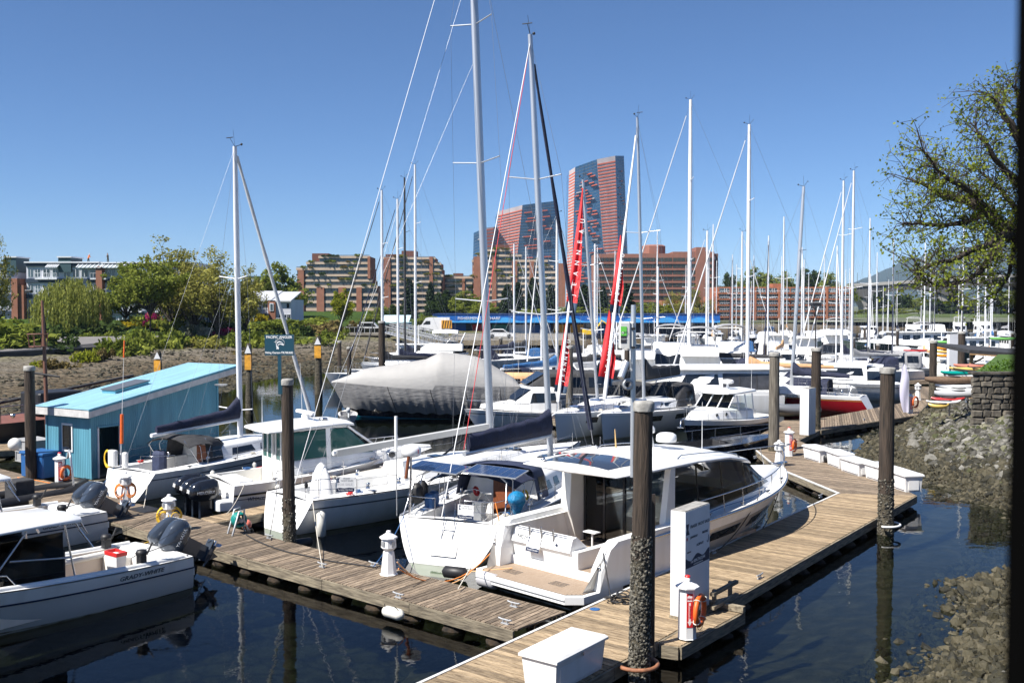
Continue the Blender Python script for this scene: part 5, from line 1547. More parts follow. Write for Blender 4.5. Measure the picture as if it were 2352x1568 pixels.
for sd in (1, -1):
 side_panel(cs5, 6.2, 8.8, .35, .8, sd, .01, .12, 6, .2, .3).build('window', DGLASS, ct)
 MB().tube(H.rail_pts(.6, L5 - .2, sd, .02, .03, 20), .022, 5).build('toe_rail', BLACK, S5)
 rails(S5, H, 2.2, L5 - 1.2, sd, .6, 6)
 for x in (3.0, 4.4, 6.4):
  winch(S5, (x, sd * 1.25, 1.28))
 MB().tube([H.edge(2.2, sd, .08, .62), V((.9, sd * 1.25, 1.85)), V((.62, sd * .9, 1.8)), V((.62, sd * .9, 1.2))], .015, 5).build('pushpit_rail', STEEL, S5)
 MB().tube([H.edge(2.2, sd, .08, .3), V((.9, sd * 1.25, 1.5)), V((.62, sd * .9, 1.48))], .012, 5).build('pushpit_rail', STEEL, S5)
 MB().tube([V((.95, sd * 1.22, 1.15)), V((.95, sd * 1.22, 1.85))], .014, 5).build('pushpit_post', STEEL, S5)
mb = MB()
mb.lathe([(.62, 0), (.6, .2), (.45, .75), (.2, 1.1), (.03, 1.2)], 16, (2.0, .15, .95))
mb.v = [(2.0 + (x - 2.0) * .45, y, z) for x, y, z in mb.v]
mb.build('wheel_cover', pm('white_canvas', (.66, .66, .66), .8, var=.06, vs=3, bump=.4, bs=6), S5)
MB().rbox(2.6, 3.0, -.2, .2, .65, 1.4, .05).build('helm_pedestal', WHITE, S5)
for x in (7.0, 9.4, 11.4):
 MB().rbox(x, x + .5, -.27, .27, sec_at(cs5, x)[4] + .03, sec_at(cs5, x)[4] + .11, .03).build('hatch', DGLASS, ct)
mst = sailrig(S5, L5, 10.3, 1.7, 25.5, .30, H, ALU, (-.006, .046), (.26, .50, .74), 1.5, (7.9, 2.75, 2.45), None, (.6, .4), None, fore=24.5, back=False, wire=.007, boommat=ALUW)
boomp = MB().loft([[V((10.1 - 7.6 * t, -.09, 2.62 - .3 * t)), V((10.1 - 7.6 * t, -.13, 2.86 - .3 * t)), V((10.1 - 7.6 * t, .13, 2.86 - .3 * t)), V((10.1 - 7.6 * t, .09, 2.62 - .3 * t))] for t in (0, .5, 1)], True, True, False).build('boom_shell', pm('boom_grey', (.50, .50, .48), .4, var=.05, vs=2), S5)
MB().tube([V((.7, 0, 1.3)), V((10.15, 1.08, 25.3))], .013, 5).build('backstay', PAINTW, S5)
MB().tube([V((1.2, -.5, 1.3)), V((10.2, .93, 22.0))], .008, 4).build('running_backstay', WIRE, S5)
MB().tube([V((1.2, .8, 1.3)), V((10.2, .75, 18.0))], .008, 4).build('running_backstay', WIRE, S5)
MB().tube([V((9.8, 0, 2.8)), V((7.6, 0, 1.8))], .04, 6).build('boom_vang', BLACK, S5)
MS = Matrix.Translation(S5.location) @ Matrix.Rotation(ang(mdir), 4, 'Z')
salesign('for sale sign on the rail of the racing sloop', MS @ frame_m((1.75, -1.62, 1.62), (.75, -.66, 0), (0, 0, 1)), .62)
MB().lathe([(.05, 0), (.07, .1), (.04, .2)], 8, (.66, -.9, 1.55)).build('stern_light', BLACK, S5)
a = wpt(S5, H.edge(5.6, -1, -.14, -.55))
fender('black fender hanging on the side of the racing sloop', a, .17, .75, BLACK)
a = wpt(S5, H.edge(.75, -1, -.2, -.75))
fender('ribbed white fender hanging at the stern of the racing sloop', a, .16, .72)
a = G(696, 1246, .25)
fender('worn black and white fender floating by the sign pile', a, .15, .5, BLACK, .6, True)
scum(S5, H); clutter(S5, H, L5, 1.6, 9, 5)
# 4. pilothouse fishing boat with three engines
st = G(505, 1172, 0); bwp = P(925, 1016, 42.0)
mdir = V((bwp.x - st.x, bwp.y - st.y, 0)); LW = mdir.length; mdir.normalize()
W4 = boat('white pilothouse sport boat with three black outboards', st, mdir, 'motorboat', 'motorboat')
H = Hull(LW, 3.35, 1.15, 1.75, rake=1.5, trans=.0, sw=.92, mx=.42, pm_=.22, pb=.85, draft=.35, e=2.3, n=32)
H.shell(0, .74, m=7).build('hull', WHITE, W4)
H.shell(.74, 1.0, .0, m=3).build('topside', WHITE, W4)
H.shell(.72, .77, .03, transom=False, m=1).build('rub_rail', BLACK, W4)
H.shell(.62, .64, .008, transom=False, m=1).build('pinstripe', INK, W4)
dk, wl_ = H.deck((.3, 3.2, 1.28, .55), .08, 0)
dk.build('deck', WHITE, W4); wl_.build('cockpit', WHITE2, W4)
MB().rbox(-.55, .35, -1.35, 1.35, .25, .62, .08).build('engine_bracket', WHITE, W4)
MB().rbox(.35, 1.0, -.9, .9, .55, 1.2, .08).build('transom_seat', WHITE, W4)
cs4 = [(3.0, 1.30, 1.22, 1.2, 3.0), (4.6, 1.30, 1.20, 1.25, 3.05), (5.5, 1.26, 1.10, 1.32, 3.02), (7.3, 1.05, .75, 1.5, 1.75)]
low = [(3.0, 1.30, 1.28, .6, 1.85), (5.5, 1.28, 1.24, 1.2, 1.95), (7.4, 1.08, .95, 1.4, 1.85), (9.2, .62, .45, 1.55, 1.78), (10.0, .2, .15, 1.62, 1.68)]
lc = cabin(low, .12, .06).build('cabin_trunk', WHITE, W4)
cut(cabin(cs4, .1, .05), lambda c: c.z > 2.85).build('cabin_top', WHITE, W4)
for sd in (1, -1):
 side_panel(cs4, 3.05, 3.16, 0, 1, sd, .0, .1, 1).build('pillar', WHITE, W4); side_panel(cs4, 4.55, 4.75, 0, 1, sd, .0, .1, 1, .0, .0).build('pillar', WHITE, W4)
 side_panel(cs4, 3.16, 4.55, .36, .98, sd, .0, .1, 4).build('side_window', TGLASS, W4)
 side_panel(cs4, 4.75, 7.0, .36, .98, sd, .0, .1, 8, .0, 1.35).build('side_window', TGLASS, W4)
 side_panel(cs4, 6.85, 7.25, .3, 1, sd, .004, .1, 4, -1.5, 1.55).build('pillar', WHITE, W4) if False else None
 for x in (7.6, 8.8):
  q = sec_at(low, x); c = V((x, q[1] * .55 + q[2] * .45, q[3] * .4 + q[4] * .6 - .04)); c.y *= sd
  MB().torus(c + V((0, sd * .02, 0)), .12, .02, 16, 5, Matrix.Rotation(R(90), 3, 'X') @ Matrix.Scale(1.5, 3, V((1, 0, 0)))).build('portlight_rim', STEEL, lc)
  mb = MB().ball((0, 0, 0), .12, 10, (1.45, .18, .9)).build('portlight', DGLASS, lc, c + V((0, sd * .02, 0)))
wr = []
for x, h, z in ((5.55, 1.06, 2.94), (6.4, .93, 2.36), (7.25, .78, 1.80)):
 wr.append([V((x + (.18 if abs(k) < .6 else 0), h * k, z)) for k in (-1, -.4, 0, .4, 1)])
MB().loft(wr, False, False, True).build('windscreen', TGLASS, W4)
for k in (-1, -.33, .33, 1):
 MB().tube([V((5.57 + (.18 if abs(k) < .6 else 0), 1.06 * k, 2.95)), V((7.27 + (.18 if abs(k) < .6 else 0), .78 * k, 1.8))], .05, 6).build('windscreen_frame', WHITE, W4)
MB().bbox(2.96, 3.02, -1.22, 1.22, .6, 1.75).build('aft_bulkhead', WHITE, W4)
for y0, y1 in ((.3, .68), (.74, 1.15)):
 MB().bbox(2.97, 3.0, y0, y1, 1.75, 2.85).build('aft_window', TGLASS, W4)
MB().bbox(2.97, 3.01, -.55, -.15, .75, 2.85).build('door', TGLASS, W4)
for y in (-1.22, -.6, -.08, .25, .70, 1.18):
 MB().bbox(2.94, 3.02, y - .03, y + .05, .6, 2.95).build('door_frame', WHITE, W4)
MB().bbox(3.0, 3.01, -1.2, -.6, 1.75, 2.9).build('aft_window', TGLASS, W4)
rings = []
for x, h, z in ((2.2, 1.25, 2.98), (2.4, 1.36, 3.0), (4.0, 1.42, 3.1), (5.4, 1.3, 3.1), (5.85, 1.1, 3.02)):
 rings.append([V((x, -h, z - .06)), V((x, -h * .93, z + .03)), V((x, -h * .4, z + .10)), V((x, h * .4, z + .10)), V((x, h * .93, z + .03)), V((x, h, z - .06)), V((x, 0, z - .1))])
rf = MB().loft(rings, True, True, True).build('hard_top', WHITE, W4)
MB().lathe([(.16, 0), (.16, .2), (.1, .24)], 14, (4.3, .1, 3.18)).build('radar_base', WHITE, rf)
MB().rbox(4.2, 4.4, -.65, .85, 3.44, 3.56, .04).build('radar_array', WHITE, rf)
MB().rbox(4.6, 4.9, -.7, -.45, 3.16, 3.3, .04).build('searchlight', STEEL, rf)
antenna(W4, (2.9, 1.1, 3.1), 1.0); antenna(W4, (3.6, -1.2, 2.95), 2.6, .012, PAINTW, (-.1, 0))
for sd in (1, -1):
 MB().tube([H.edge(x, sd, .08, .5) for x in np.linspace(5.8, LW - .3, 10)], .016, 5).build('bow_rail', STEEL, W4)
 for x in np.linspace(6.0, LW - .5, 6):
  MB().tube([H.edge(x, sd, .08), H.edge(x + .15, sd, .08, .5)], .012, 5).build('stanchion', STEEL, W4)
for y in (-.8, 0, .8):
 outboard(W4, -.35, y, .62, ENGB, R(0), 1.12, ('MERCURY', '300'))
text('lettering', 'WHALER', .2, INK, W4, None, M=frame_m(H.pt(.12, .62, -1) + V((0, -.02, 0)), (1, .06, 0), (0, .1, 1)), shear=.3)
text('lettering', '345', .12, INKG, W4, None, M=frame_m((5.9, -1.29, 1.55), (1, .02, 0), (0, 0.05, 1)), shear=.3)
for ch_ in W4.children:
 if ch_.name.split('.')[0] in ('cabin_trunk', 'cabin_top', 'pillar', 'side_window', 'windscreen', 'windscreen_frame', 'aft_bulkhead', 'aft_window', 'door', 'door_frame', 'hard_top', 'antenna'):
  ch_.location.x -= .75
for x, z in ((1.5, 1.2), (2.0, 1.2)):
 MB().tube([(x, -1.5, z), (x - .1, -1.52, z + .9)], .012, 5, .005).build('rod', BLACK, W4)
scum(W4, H); clutter(W4, H, LW, 1.0, 4, 6)
# 5. sloop beside the blue shed
st = G(268, 1150, 0)
mdir = V((.51, .86, 0)).normalized()
S3 = boat('white cruising sloop with black bimini moored beside the blue shed', st, mdir)
L3 = 11.6
H = Hull(L3, 3.95, 1.1, 1.5, rake=1.3, trans=.7, sw=.72, mx=.44, pm_=.34, pb=.95, draft=.3, e=2.2)
H.shell().build('hull', WHITE, S3)
H.shell(.80, .83, .008, transom=False, m=1).build('sheer_stripe', INK, S3)
dk, wl_ = H.deck((1.0, 4.4, 1.0, .5), .07, 0)
dk.build('deck', DECKW, S3); wl_.build('cockpit', WHITE, S3)
cs3 = [(4.4, 1.35, 1.15, 1.12, 1.75), (6.8, 1.3, 1.1, 1.2, 1.78), (8.6, .95, .75, 1.3, 1.66), (10.2, .4, .3, 1.38, 1.44)]
ct = cabin(cs3, .1, .06).build('coachroof', WHITE, S3)
for sd in (1, -1):
 side_panel(cs3, 4.9, 6.3, .3, .85, sd, .01, .1, 4, .1, .15).build('window', DGLASS, ct)
 side_panel(cs3, 6.6, 8.0, .3, .85, sd, .01, .1, 4, .1, .25).build('window', DGLASS, ct)
 rails(S3, H, 1.6, L3 - 1.0, sd, .6, 6)
 MB().tube([H.edge(1.6, sd, .06, .62), V((.85, sd * 1.25, 1.75)), V((.75, sd * .5, 1.72)), V((.72, sd * .5, 1.1))], .014, 5).build('pushpit_rail', STEEL, S3)
 winch(S3, (3.6, sd * 1.2, 1.2))
MB().bbox(4.38, 4.42, -.35, .35, .6, 1.7).build('companionway', MAHOG, S3)
MB().rbox(1.9, 2.3, -.35, .35, .5, 1.75, .15).build('helm_cover', NAVY2, S3)
dodger(S3, 3.5, 5.3, 1.15, 2.1, 1.3, CHAR)
bimini(S3, 2.5, 3.8, 2.2, 1.3, CHAR, 3.3)
MB().rbox(.62, .85, .95, 1.35, 1.2, 1.85, .05).build('outboard_cover', WHITE, S3)
MB().rbox(.70, .88, .35, .6, 1.2, 1.8, .05).build('life_sling', WHITE, S3)
mb = MB()
for i in range(6):
 mb.torus((.78, 1.55, 1.45 + rnd.uniform(-.06, .06)), .19 + rnd.uniform(-.03, .03), .016, 14, 5, Matrix.Rotation(R(90), 3, 'Y') @ Matrix.Scale(1.7, 3, V((1, 0, 0))))
mb.build('rope_coil', YELLOW, S3)
antenna(S3, (.9, .9, 1.2), 4.8, .014, PAINTW, (.25, 0)); MB().tube([(.97, .9, 2.1), (1.0, .9, 3.3)], .07, 8).build('orange_float', ORANGE, S3); MB().tube([(1.13, .9, 5.6), (1.17, .9, 6.3)], .03, 6).build('orange_flag', ORANGE, S3)
sailrig(S3, L3, 6.6, 1.7, 14.8, .23, H, ALUW, (-.012, .0), (.10, .55), .95, (4.9, 2.6, 2.4), NAVY, (.5, .28), None, collar=.5, bowx=L3 - .1)
furl(V((L3 - .2, 0, 2.0)), V((6.55, 0, 14.4)), .10, .07).build('furled_sail', pm('furl_white', (.6, .6, .6), .7, var=.1, vs=3), S3)
MB().lathe([(.02, 0), (.28, .08), (.3, .12)], 14, (6.6, 1.2, 4.0)).build('radar_reflector', GALV, S3)
text('lettering', 'Naut', .34, INKG, S3, None, M=frame_m(H.pt(.17, .62, -1) + V((0, -.03, 0)), (1, -.1, 0), (0, -.2, 1)), shear=.3)
text('lettering', 'Catalina 400', .12, INK, S3, None, M=frame_m(H.pt(.14, .76, -1) + V((0, -.03, 0)), (1, -.1, 0), (0, -.2, 1)), shear=.3)
scum(S3, H); clutter(S3, H, L3, 1.4, 7, 7)
# 6. two sport fishing boats at the lower left
def fishing_boat(label, st, mdir, hullm, detail=True):
 F = boat(label, st, mdir, 'fishing boat', 'fishing_boat', 'sport fishing boats')
 L = 9.8
 H = Hull(L, 2.95, .92, 1.55, rake=1.3, trans=.25, sw=.93, mx=.4, pm_=.2, pb=.8, draft=.35, e=2.2, n=28)
 H.shell(0, .78, m=7).build('hull', hullm, F)
 H.shell(.78, 1.0, .012, m=3).build('gunwale_band', WHITE, F)
 H.shell(.755, .79, .028, transom=False, m=1).build('rub_strake', INK, F)
 dk, wl_ = H.deck((.75, 7.2, 1.12, .22), .05, .03)
 dk.build('deck', WHITE, F); wl_.build('cockpit_liner', CREAM, F)
 for sd in (1, -1):
  MB().tube([V((x, sd * 1.10, .86)) for x in np.linspace(1.1, 4.6, 10)], .09, 8).build('bolster', WHITE2, F)
  MB().tube([V((x, sd * min(1.3, H.edge(x, 1, .1).y), H.edge(x, 1).z + .05)) for x in np.linspace(.5, 6.5, 14)], .07, 8).build('gunwale_cap', WHITE, F)
  MB().tube([H.edge(5.0, sd, .2, .1), H.edge(5.2, sd, .2, .35), H.edge(6.4, sd, .2, .45), H.edge(7.6, sd, .2, .4)], .016, 6).build('grab_rail', STEEL, F)
  c = MB().rbox(-.1, .1, -.03, .03, 0, .06, .02).build('cleat', STEEL, F); c.location = H.edge(1.3, sd, .15, .05)
 MB().rbox(.28, 1.0, -1.1, 1.1, .3, 1.0, .06).build('transom_well', WHITE, F)
 MB().bbox(.02, .32, -1.1, 1.1, .35, .55).build('engine_shelf', WHITE, F)
 MB().rbox(1.0, 1.45, -1.1, -.35, .3, .85, .05).build('bait_station', WHITE2, F)
 for y, tl in ((.38, R(58)), (-.38, R(38))):
  outboard(F, .1, y, .75, ENGG, tl, 1.0, ('YAMAHA', 'F225'))
 before = set(F.children)
 MB().rbox(3.6, 5.2, -.85, .85, .3, 1.35, .1).build('console', WHITE2, F)
 MB().rbox(2.6, 3.2, -.5, .5, .3, 1.15, .1).build('helm_seat', WHITE2, F)
 MB().rbox(2.95, 3.15, -.5, .5, 1.1, 1.6, .08).build('seat_back', WHITE2, F)
 MB().bbox(2.75, 2.78, -1.0, 1.0, .35, 1.75).build('canvas_curtain', pm('black_canvas', (.01, .01, .014), .85, bump=.3, bs=6), F)
 for sd in (1, -1):
  pane((2.8, sd * 1.0, .55), (4.6, sd * 1.02, 1.3), (4.4, sd * 1.0, 2.2), (2.8, sd * 1.0, 2.2), .01).build('clear_curtain', SMOKE, F)
  for a, b in (((2.55, sd * 1.12, .95), (2.75, sd * 1.0, 2.35)), ((4.7, sd * 1.1, 1.25), (3.7, sd * 1.0, 2.35)), ((2.65, sd * 1.1, 1.55), (4.15, sd * 1.08, 1.75))):
   MB().tube([a, b], .024, 7).build('top_tube', STEEL, F)
  MB().tube([(2.5, sd * 1.2, 2.25), (2.2, sd * 1.3, 1.75)], .03, 6).build('rod_holder', STEEL, F)
 rings = []
 for x, h, z in ((2.2, .85, 2.38), (2.35, 1.1, 2.40), (3.4, 1.2, 2.46), (4.8, 1.12, 2.44), (5.2, .8, 2.38)):
  rings.append([V((x, -h, z - .03)), V((x, -h * .9, z + .05)), V((x, 0, z + .10)), V((x, h * .9, z + .05)), V((x, h, z - .03)), V((x, 0, z - .05))])
 tp = MB().loft(rings, True, True, True).build('hard_top', WHITE, F)
 for i, y in enumerate((-.8, -.5, .5, .8)):
  MB().tube([(2.25, y, 2.35), (2.05, y, 2.0)], .022, 6).build('rod_tube', STEEL, tp)
 MB().rbox(2.0, 2.45, -1.35, -1.1, 2.1, 2.35, .06).build('lifejacket_bag', pm('pale_canvas', (.6, .55, .4), .7), tp)
 for ch_ in F.children:
  if ch_ not in before:
   ch_.location.x += .9
 for x, sd in ((1.25, -1), (1.7, 1)):
  p = H.edge(x, sd, .22, .08)
  dr = MB().rbox(p.x - .1, p.x + .1, p.y - .1, p.y + .1, p.z, p.z + .22, .02).lathe([(.13, 0), (.16, .06), (.12, .14), (.02, .16)], 10, (p.x, p.y, p.z + .22)).tube([(p.x - .15, p.y, p.z + .2), (p.x - .32, p.y, p.z + .5)], .025, 6).build('downrigger', BLACK, F)
  MB().tube([p + V((0, 0, .25)), p + V((-1.9, sd * .2, .55))], .014, 5, .007).build('downrigger_boom', BLACK, F)
  MB().tube([p + V((.3, 0, .2)), p + V((-1.6, -sd * .25, .75))], .011, 5, .004).build('rod', BLACK, F)
 for sd in (-1, 1):
  rx = frame_m(H.pt(.17, .885, sd) + V((0, sd * .03, 0)), (sd * -1, 0, 0) if sd > 0 else (1, 0, 0), (0, -sd * -.12, 1))
  text('lettering', 'GRADY-WHITE', .15, INKG, F, None, M=rx, sx=1.25, shear=.2, bold=.003)
 for x in (1.05, 1.25):
  p = H.pt(.11 + x * .01, .55, -1)
  MB().ball(p, .035, 8).build('through_hull', BLACK, F)
 scum(F, H)
 return F, H
g1 = G(464, 1352, 0)
dG = V((.60, .80, 0))
s1 = g1 + V((-.8, .6, 0)) * 1.40
F1, HF = fishing_boat('nearest white sport fishing boat with two grey engines at lower left', s1, -dG, pm('hull_pale_grey', (.62, .62, .62), .2, coat=.5, var=.03, vs=1))
g1 = G(262, 1237, 0)
s2 = g1 + V((-.8, .6, 0)) * 1.35
F2, _ = fishing_boat('second white sport fishing boat behind the near one, two engines', s2, -dG, WHITE)
o = thing('waste_bin', 'white bin with red rim standing in the near fishing boat', 'bin', wpt(F1, (1.75, .1, .5)), ang(-dG) + R(90))
MB().loft([[V((sx * w, sy * w * .55, z)) for sx, sy in ((-1, -1), (1, -1), (1, 1), (-1, 1))] for z, w in ((0, .2), (.62, .27))], True, True, False).build('bin_body', PAINTW, o)
MB().loft([[V((sx * w, sy * w * .55, z)) for sx, sy in ((-1, -1), (1, -1), (1, 1), (-1, 1))] for z, w in ((.6, .285), (.7, .295), (.7, .25), (.55, .24))], True, False, False).build('bin_rim', REDP, o)
o = thing('dock_fender', 'white fender lashed under the edge of the grey dock', 'fender', G(904, 1404, .25) + V((0, -.1, 0)), ang(BV))
mb = MB().lathe([(.03, -.34), (.1, -.3), (.14, -.22), (.14, .22), (.1, .3), (.03, .34)], 12); M = Matrix.Rotation(R(90), 3, 'Y'); mb.v = [tuple(M @ V(q)) for q in mb.v]; mb.build('body', FENDW, o)
for x in (-.28, .28):
 MB().tube([(x, 0, .05), (x * .6, .12, .22)], .01, 5).build('lashing', ROPEK, o)
# 7. yacht under a grey tarp cover
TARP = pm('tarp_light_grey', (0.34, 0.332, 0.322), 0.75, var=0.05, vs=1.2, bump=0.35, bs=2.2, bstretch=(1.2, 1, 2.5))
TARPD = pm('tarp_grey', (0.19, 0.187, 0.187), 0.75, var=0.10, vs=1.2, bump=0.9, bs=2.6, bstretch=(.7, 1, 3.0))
bow = G(806, 958, 0); ste = G(1196, 956, 0)
mdir = V((bow.x - ste.x, bow.y - ste.y, 0)); LC = mdir.length; mdir.normalize()
C8 = boat('long yacht wrapped under a grey tarp cover', ste, mdir, 'covered yacht', 'covered_yacht')
H = Hull(LC + 1.3, 4.2, 1.4, 2.4, rake=1.5, trans=.1, sw=.85, mx=.45, pm_=.22, pb=.9, draft=.4)
H.shell(0, .42).build('hull', NAVYHULL, C8)
H.shell(.16, .20, .01, transom=False, m=1).build('boot_stripe', pm('teal_boot', (.0, .16, .24), .3), C8)
ridge = [(0, 2.2), (.03, 2.7), (.12, 3.4), (.22, 4.15), (.34, 4.4), (.42, 4.5), (.5, 4.0), (.62, 3.75), (.75, 3.5), (.83, 3.35), (.92, 2.85), (1.0, 2.5)]
def rz_(t):
 for a, b in zip(ridge[:-1], ridge[1:]):
  if a[0] <= t <= b[0]:
   return a[1] + (b[1] - a[1]) * (t - a[0]) / (b[0] - a[0])
rU, rD = [], []
N = 72
for i in range(N + 1):
 t = i / N
 e1, e2 = H.pt(t, 1, 1), H.pt(t, .40, 1)
 hf = e1.y + .12; sh = H.sheer(t) + .55 * (1 - t) ** .5 + (.3 if t < .45 else 0)
 wob = .05 * math.sin(i * 1.9) + .03 * math.sin(i * .7)
 x = e1.x
 top = rz_(t)
 rU.append([V((x, s * hf * k, sh + (top - sh) * f + wob * .15 * f)) for s, k, f in ((1, 1, 0), (1, .98, .36), (1, .80, .72), (1, .45, .93), (1, 0, 1.0), (-1, .45, .93), (-1, .80, .72), (-1, .98, .36), (-1, 1, 0))])
 for sd in (1, -1):
  pass
 lowx = e2.x
 row = []
 for sd in (1, -1):
  row.append([V((x, sd * hf, sh)), V((x + (lowx - x) * .3, sd * (hf + .03 + wob), sh * .68 + e2.z * .32)), V((x + (lowx - x) * .65, sd * (hf * .96 + wob * 1.4), sh * .33 + e2.z * .67)), V((lowx, sd * (e2.y + .12 + wob), e2.z - .05 + .06 * math.sin(i * 1.1)))])
 rD.append(row)
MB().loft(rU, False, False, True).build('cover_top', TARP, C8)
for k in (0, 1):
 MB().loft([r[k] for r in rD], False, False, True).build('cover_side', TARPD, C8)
MB().loft([[V(p) for p in rU[0]], [V((rD[0][0][3].x, p.y, .9)) for p in rU[0]]], False, False, False).build('cover_stern', TARPD, C8)
for t in (.12, .30, .48, .70):
 i = int(t * N)
 for k in (0, 1):
  MB().tube([p + V((0, (1 if k == 0 else -1) * .012, 0)) for p in rD[i][k]], .02, 5).build('cover_seam', CHAR, C8)
k = 0 if (Matrix.Rotation(ang(mdir), 3, 'Z') @ V((0, 1, 0))).y < 0 else 1
sg = 1 if k == 0 else -1
xs0, xs1 = rD[int(.20 * N)][k], rD[int(.29 * N)][k]
MB().prism([xs1[0] + V((0, sg * .06, -.1)), xs0[0] + V((0, sg * .06, -.1)), xs0[3] + V((0, sg * .08, .3)), xs1[3] + V((0, sg * .08, .3))], (0, sg * .02, 0)).build('cover_door', pm('tarp_door', (.21, .205, .205), .75, bump=.9, bs=3), C8)
# small dinghy behind the pilothouse boat
o = boat('small grey dinghy with outboard beside the tarp covered yacht', G(800, 968, 0), V((-.2, 1, 0)), 'dinghy', 'dinghy')
H = Hull(2.6, 1.3, .4, .55, rake=.5, sw=.9, n=14, m=5, draft=.1)
H.shell().build('hull', GREYC, o); dk, wl_ = H.deck((.1, 2.0, .5, .1), 0, 0); dk.build('rim', WHITE2, o); wl_.build('well', GREYC, o)
outboard(o, .05, 0, .45, pm('engine_pale', (.5, .52, .54), .3), R(35), .55)
for lab, o, p, px, r_, m_ in (
  ('white stern line from the racing sloop to the grey dock', S5, (.7, -1.2, 1.2), (740, 1300), .012, ROPE), ('black stern line from the racing sloop to the sign pile cleat', S5, (.65, .9, 1.2), (618, 1236), .014, ROPEK),
  ('white stern line from the sloop by the shed to the grey dock', S3, (.75, -1.0, 1.15), (330, 1165), .013, ROPE), ('blue stern line from the sloop by the shed to the dock', S3, (.75, 1.1, 1.15), (212, 1134), .013, BLUEP),
  ('white line from the pilothouse boat to the finger dock', W4, (.4, -1.5, 1.2), (520, 1180), .013, ROPE), ('black line from the near fishing boat stern to the grey dock', F1, (.4, 1.3, 1.0), (470, 1250), .013, ROPEK),
  ('blue stern line from the solar panel sloop to the pedestal cleat', S6, (.8, 1.6, 1.25), (858, 1300), .014, BLUEP)):
 tag(MB().tube(sag(wpt(o, p), G(px[0], px[1], DZ + .08), .12), r_, 5).build('mooring_line', m_), lab, 'rope')
for lab, o, p, m_ in (
  ('white fender on the side of the pilothouse boat near its stern', W4, (1.6, -1.72, .75), FENDW), ('navy fender on the side of the pilothouse boat amidships', W4, (4.2, -1.78, .8), BLUEP),
  ('white fender on the side of the sloop by the shed', S3, (3.2, -1.9, .6), FENDW), ('second white fender farther along the sloop by the shed', S3, (5.4, -2.05, .65), FENDW),
  ('navy fender on the right side of the solar panel sloop', S6, (3.2, -2.15, .6), BLUEP)):
 fender(lab, wpt(o, p), .12, .5, m_)
# blue shed and its neighbours
SHEDB = pm('shed_blue', (0.10, 0.285, 0.37), 0.5, var=0.16, vs=1.3, stretch=(2, 2, .25))
ROOFB = pm('roof_blue', (0.36, 0.60, 0.70), 0.5, var=0.10, vs=1.2, stretch=(.3, 2, 1))
FASC = pm('fascia_white', (0.52, 0.51, 0.50), 0.6, var=0.15, vs=4)
def find_t(p, u, xt):
 lo, hi = 0.0, 30.0
 f = lambda t: proj(p + u * t)[0] - xt
 s0 = f(lo) > 0
 for _ in range(50):
  m = (lo + hi) / 2
  if (f(m) > 0) == s0:
   lo = m
  else:
   hi = m
 return lo
c0 = G(211, 1100, .5)
su = V((.50, .866, 0)).normalized(); sw_ = V((-su.y, su.x, 0))
sl = find_t(c0, su, 500); swd = find_t(c0, sw_, 110)
z0, z1 = pxz(954, c0.y) , pxz(866, (c0 + su * sl).y)
SHED = thing('floating_shed', 'bright blue corrugated shed with sloping pale blue roof', 'shed', xy(c0, 0), ang(su))
def topz(x):
 return z0 + (z1 - z0) * x / sl
def corr_wall(pa, pb, zb, zt, step=.11, d=.013, inner=None):
 pa, pb = V(pa), V(pb); L = (pb - pa).length; u = (pb - pa) / L; n = V((u.y, -u.x, 0))
 prof = []
 s = 0.0
 while s < L - 1e-4:
  for ds, o in ((0, 0), (.3, 0), (.42, d), (.88, d)):
   if s + ds * step < L:
    prof.append((s + ds * step, o))
  s += step
 prof.append((L, 0))
 a = [pa + u * s_ + n * o + V((0, 0, zb)) for s_, o in prof]
 b = [pa + u * s_ + n * o + V((0, 0, zt(s_))) for s_, o in prof]
 return MB().loft([a, b], False, False, False)
dx0, dx1 = .32, 1.42
corr_wall((0, 0, 0), (dx0, 0, 0), .5, lambda s: topz(s)).build('wall', SHEDB, SHED, fix=False)
corr_wall((dx1, 0, 0), (sl, 0, 0), .5, lambda s: topz(dx1 + s)).build('wall', SHEDB, SHED, fix=False)
corr_wall((dx0, 0, 0), (dx1, 0, 0), 2.62, lambda s: topz(dx0 + s)).build('wall', SHEDB, SHED, fix=False)
corr_wall((0, swd, 0), (0, 0, 0), .5, lambda s: topz(0)).build('wall', SHEDB, SHED, fix=False)
corr_wall((sl, 0, 0), (sl, swd, 0), .5, lambda s: topz(sl)).build('wall', SHEDB, SHED, fix=False)
corr_wall((sl, swd, 0), (0, swd, 0), .5, lambda s: topz(sl - s)).build('wall', SHEDB, SHED, fix=False)
MB().bbox(dx0 - .04, dx0 + .03, -.05, .04, .5, 2.66).build('door_jamb', PAINTW, SHED); MB().bbox(dx1 - .03, dx1 + .04, -.05, .04, .5, 2.66).build('door_jamb', PAINTW, SHED)
MB().bbox(dx0 - .04, dx1 + .04, -.05, .04, 2.6, 2.67).build('door_head', SHEDB, SHED)
MB().bbox(.1, sl - .1, .1, swd - .1, .5, .56).build('floor', BEAM, SHED)
for cx, cy in ((0, 0), (sl, 0), (0, swd)):
 MB().bbox(cx - .05, cx + .05, cy - .05, cy + .05, .5, topz(cx) - .02).build('corner_trim', SHEDB, SHED)
wy0, wy1, wz0, wz1 = swd * .40, swd * .64, 1.55, 2.75
wdw = MB().bbox(-.05, -.02, wy0, wy1, wz0, wz1).build('window', PAINTW, SHED)
MB().bbox(-.06, -.045, wy0 + .07, wy1 - .07, wz0 + .09, wz1 - .09).build('pane', DGLASS, wdw)
ov = .35
rp4 = [V((-ov, -ov, topz(-ov))), V((sl + 1.15, -ov, topz(sl + 1.15))), V((sl + 1.15, swd + ov, topz(sl + 1.15))), V((-ov, swd + ov, topz(-ov)))]
npan = 9
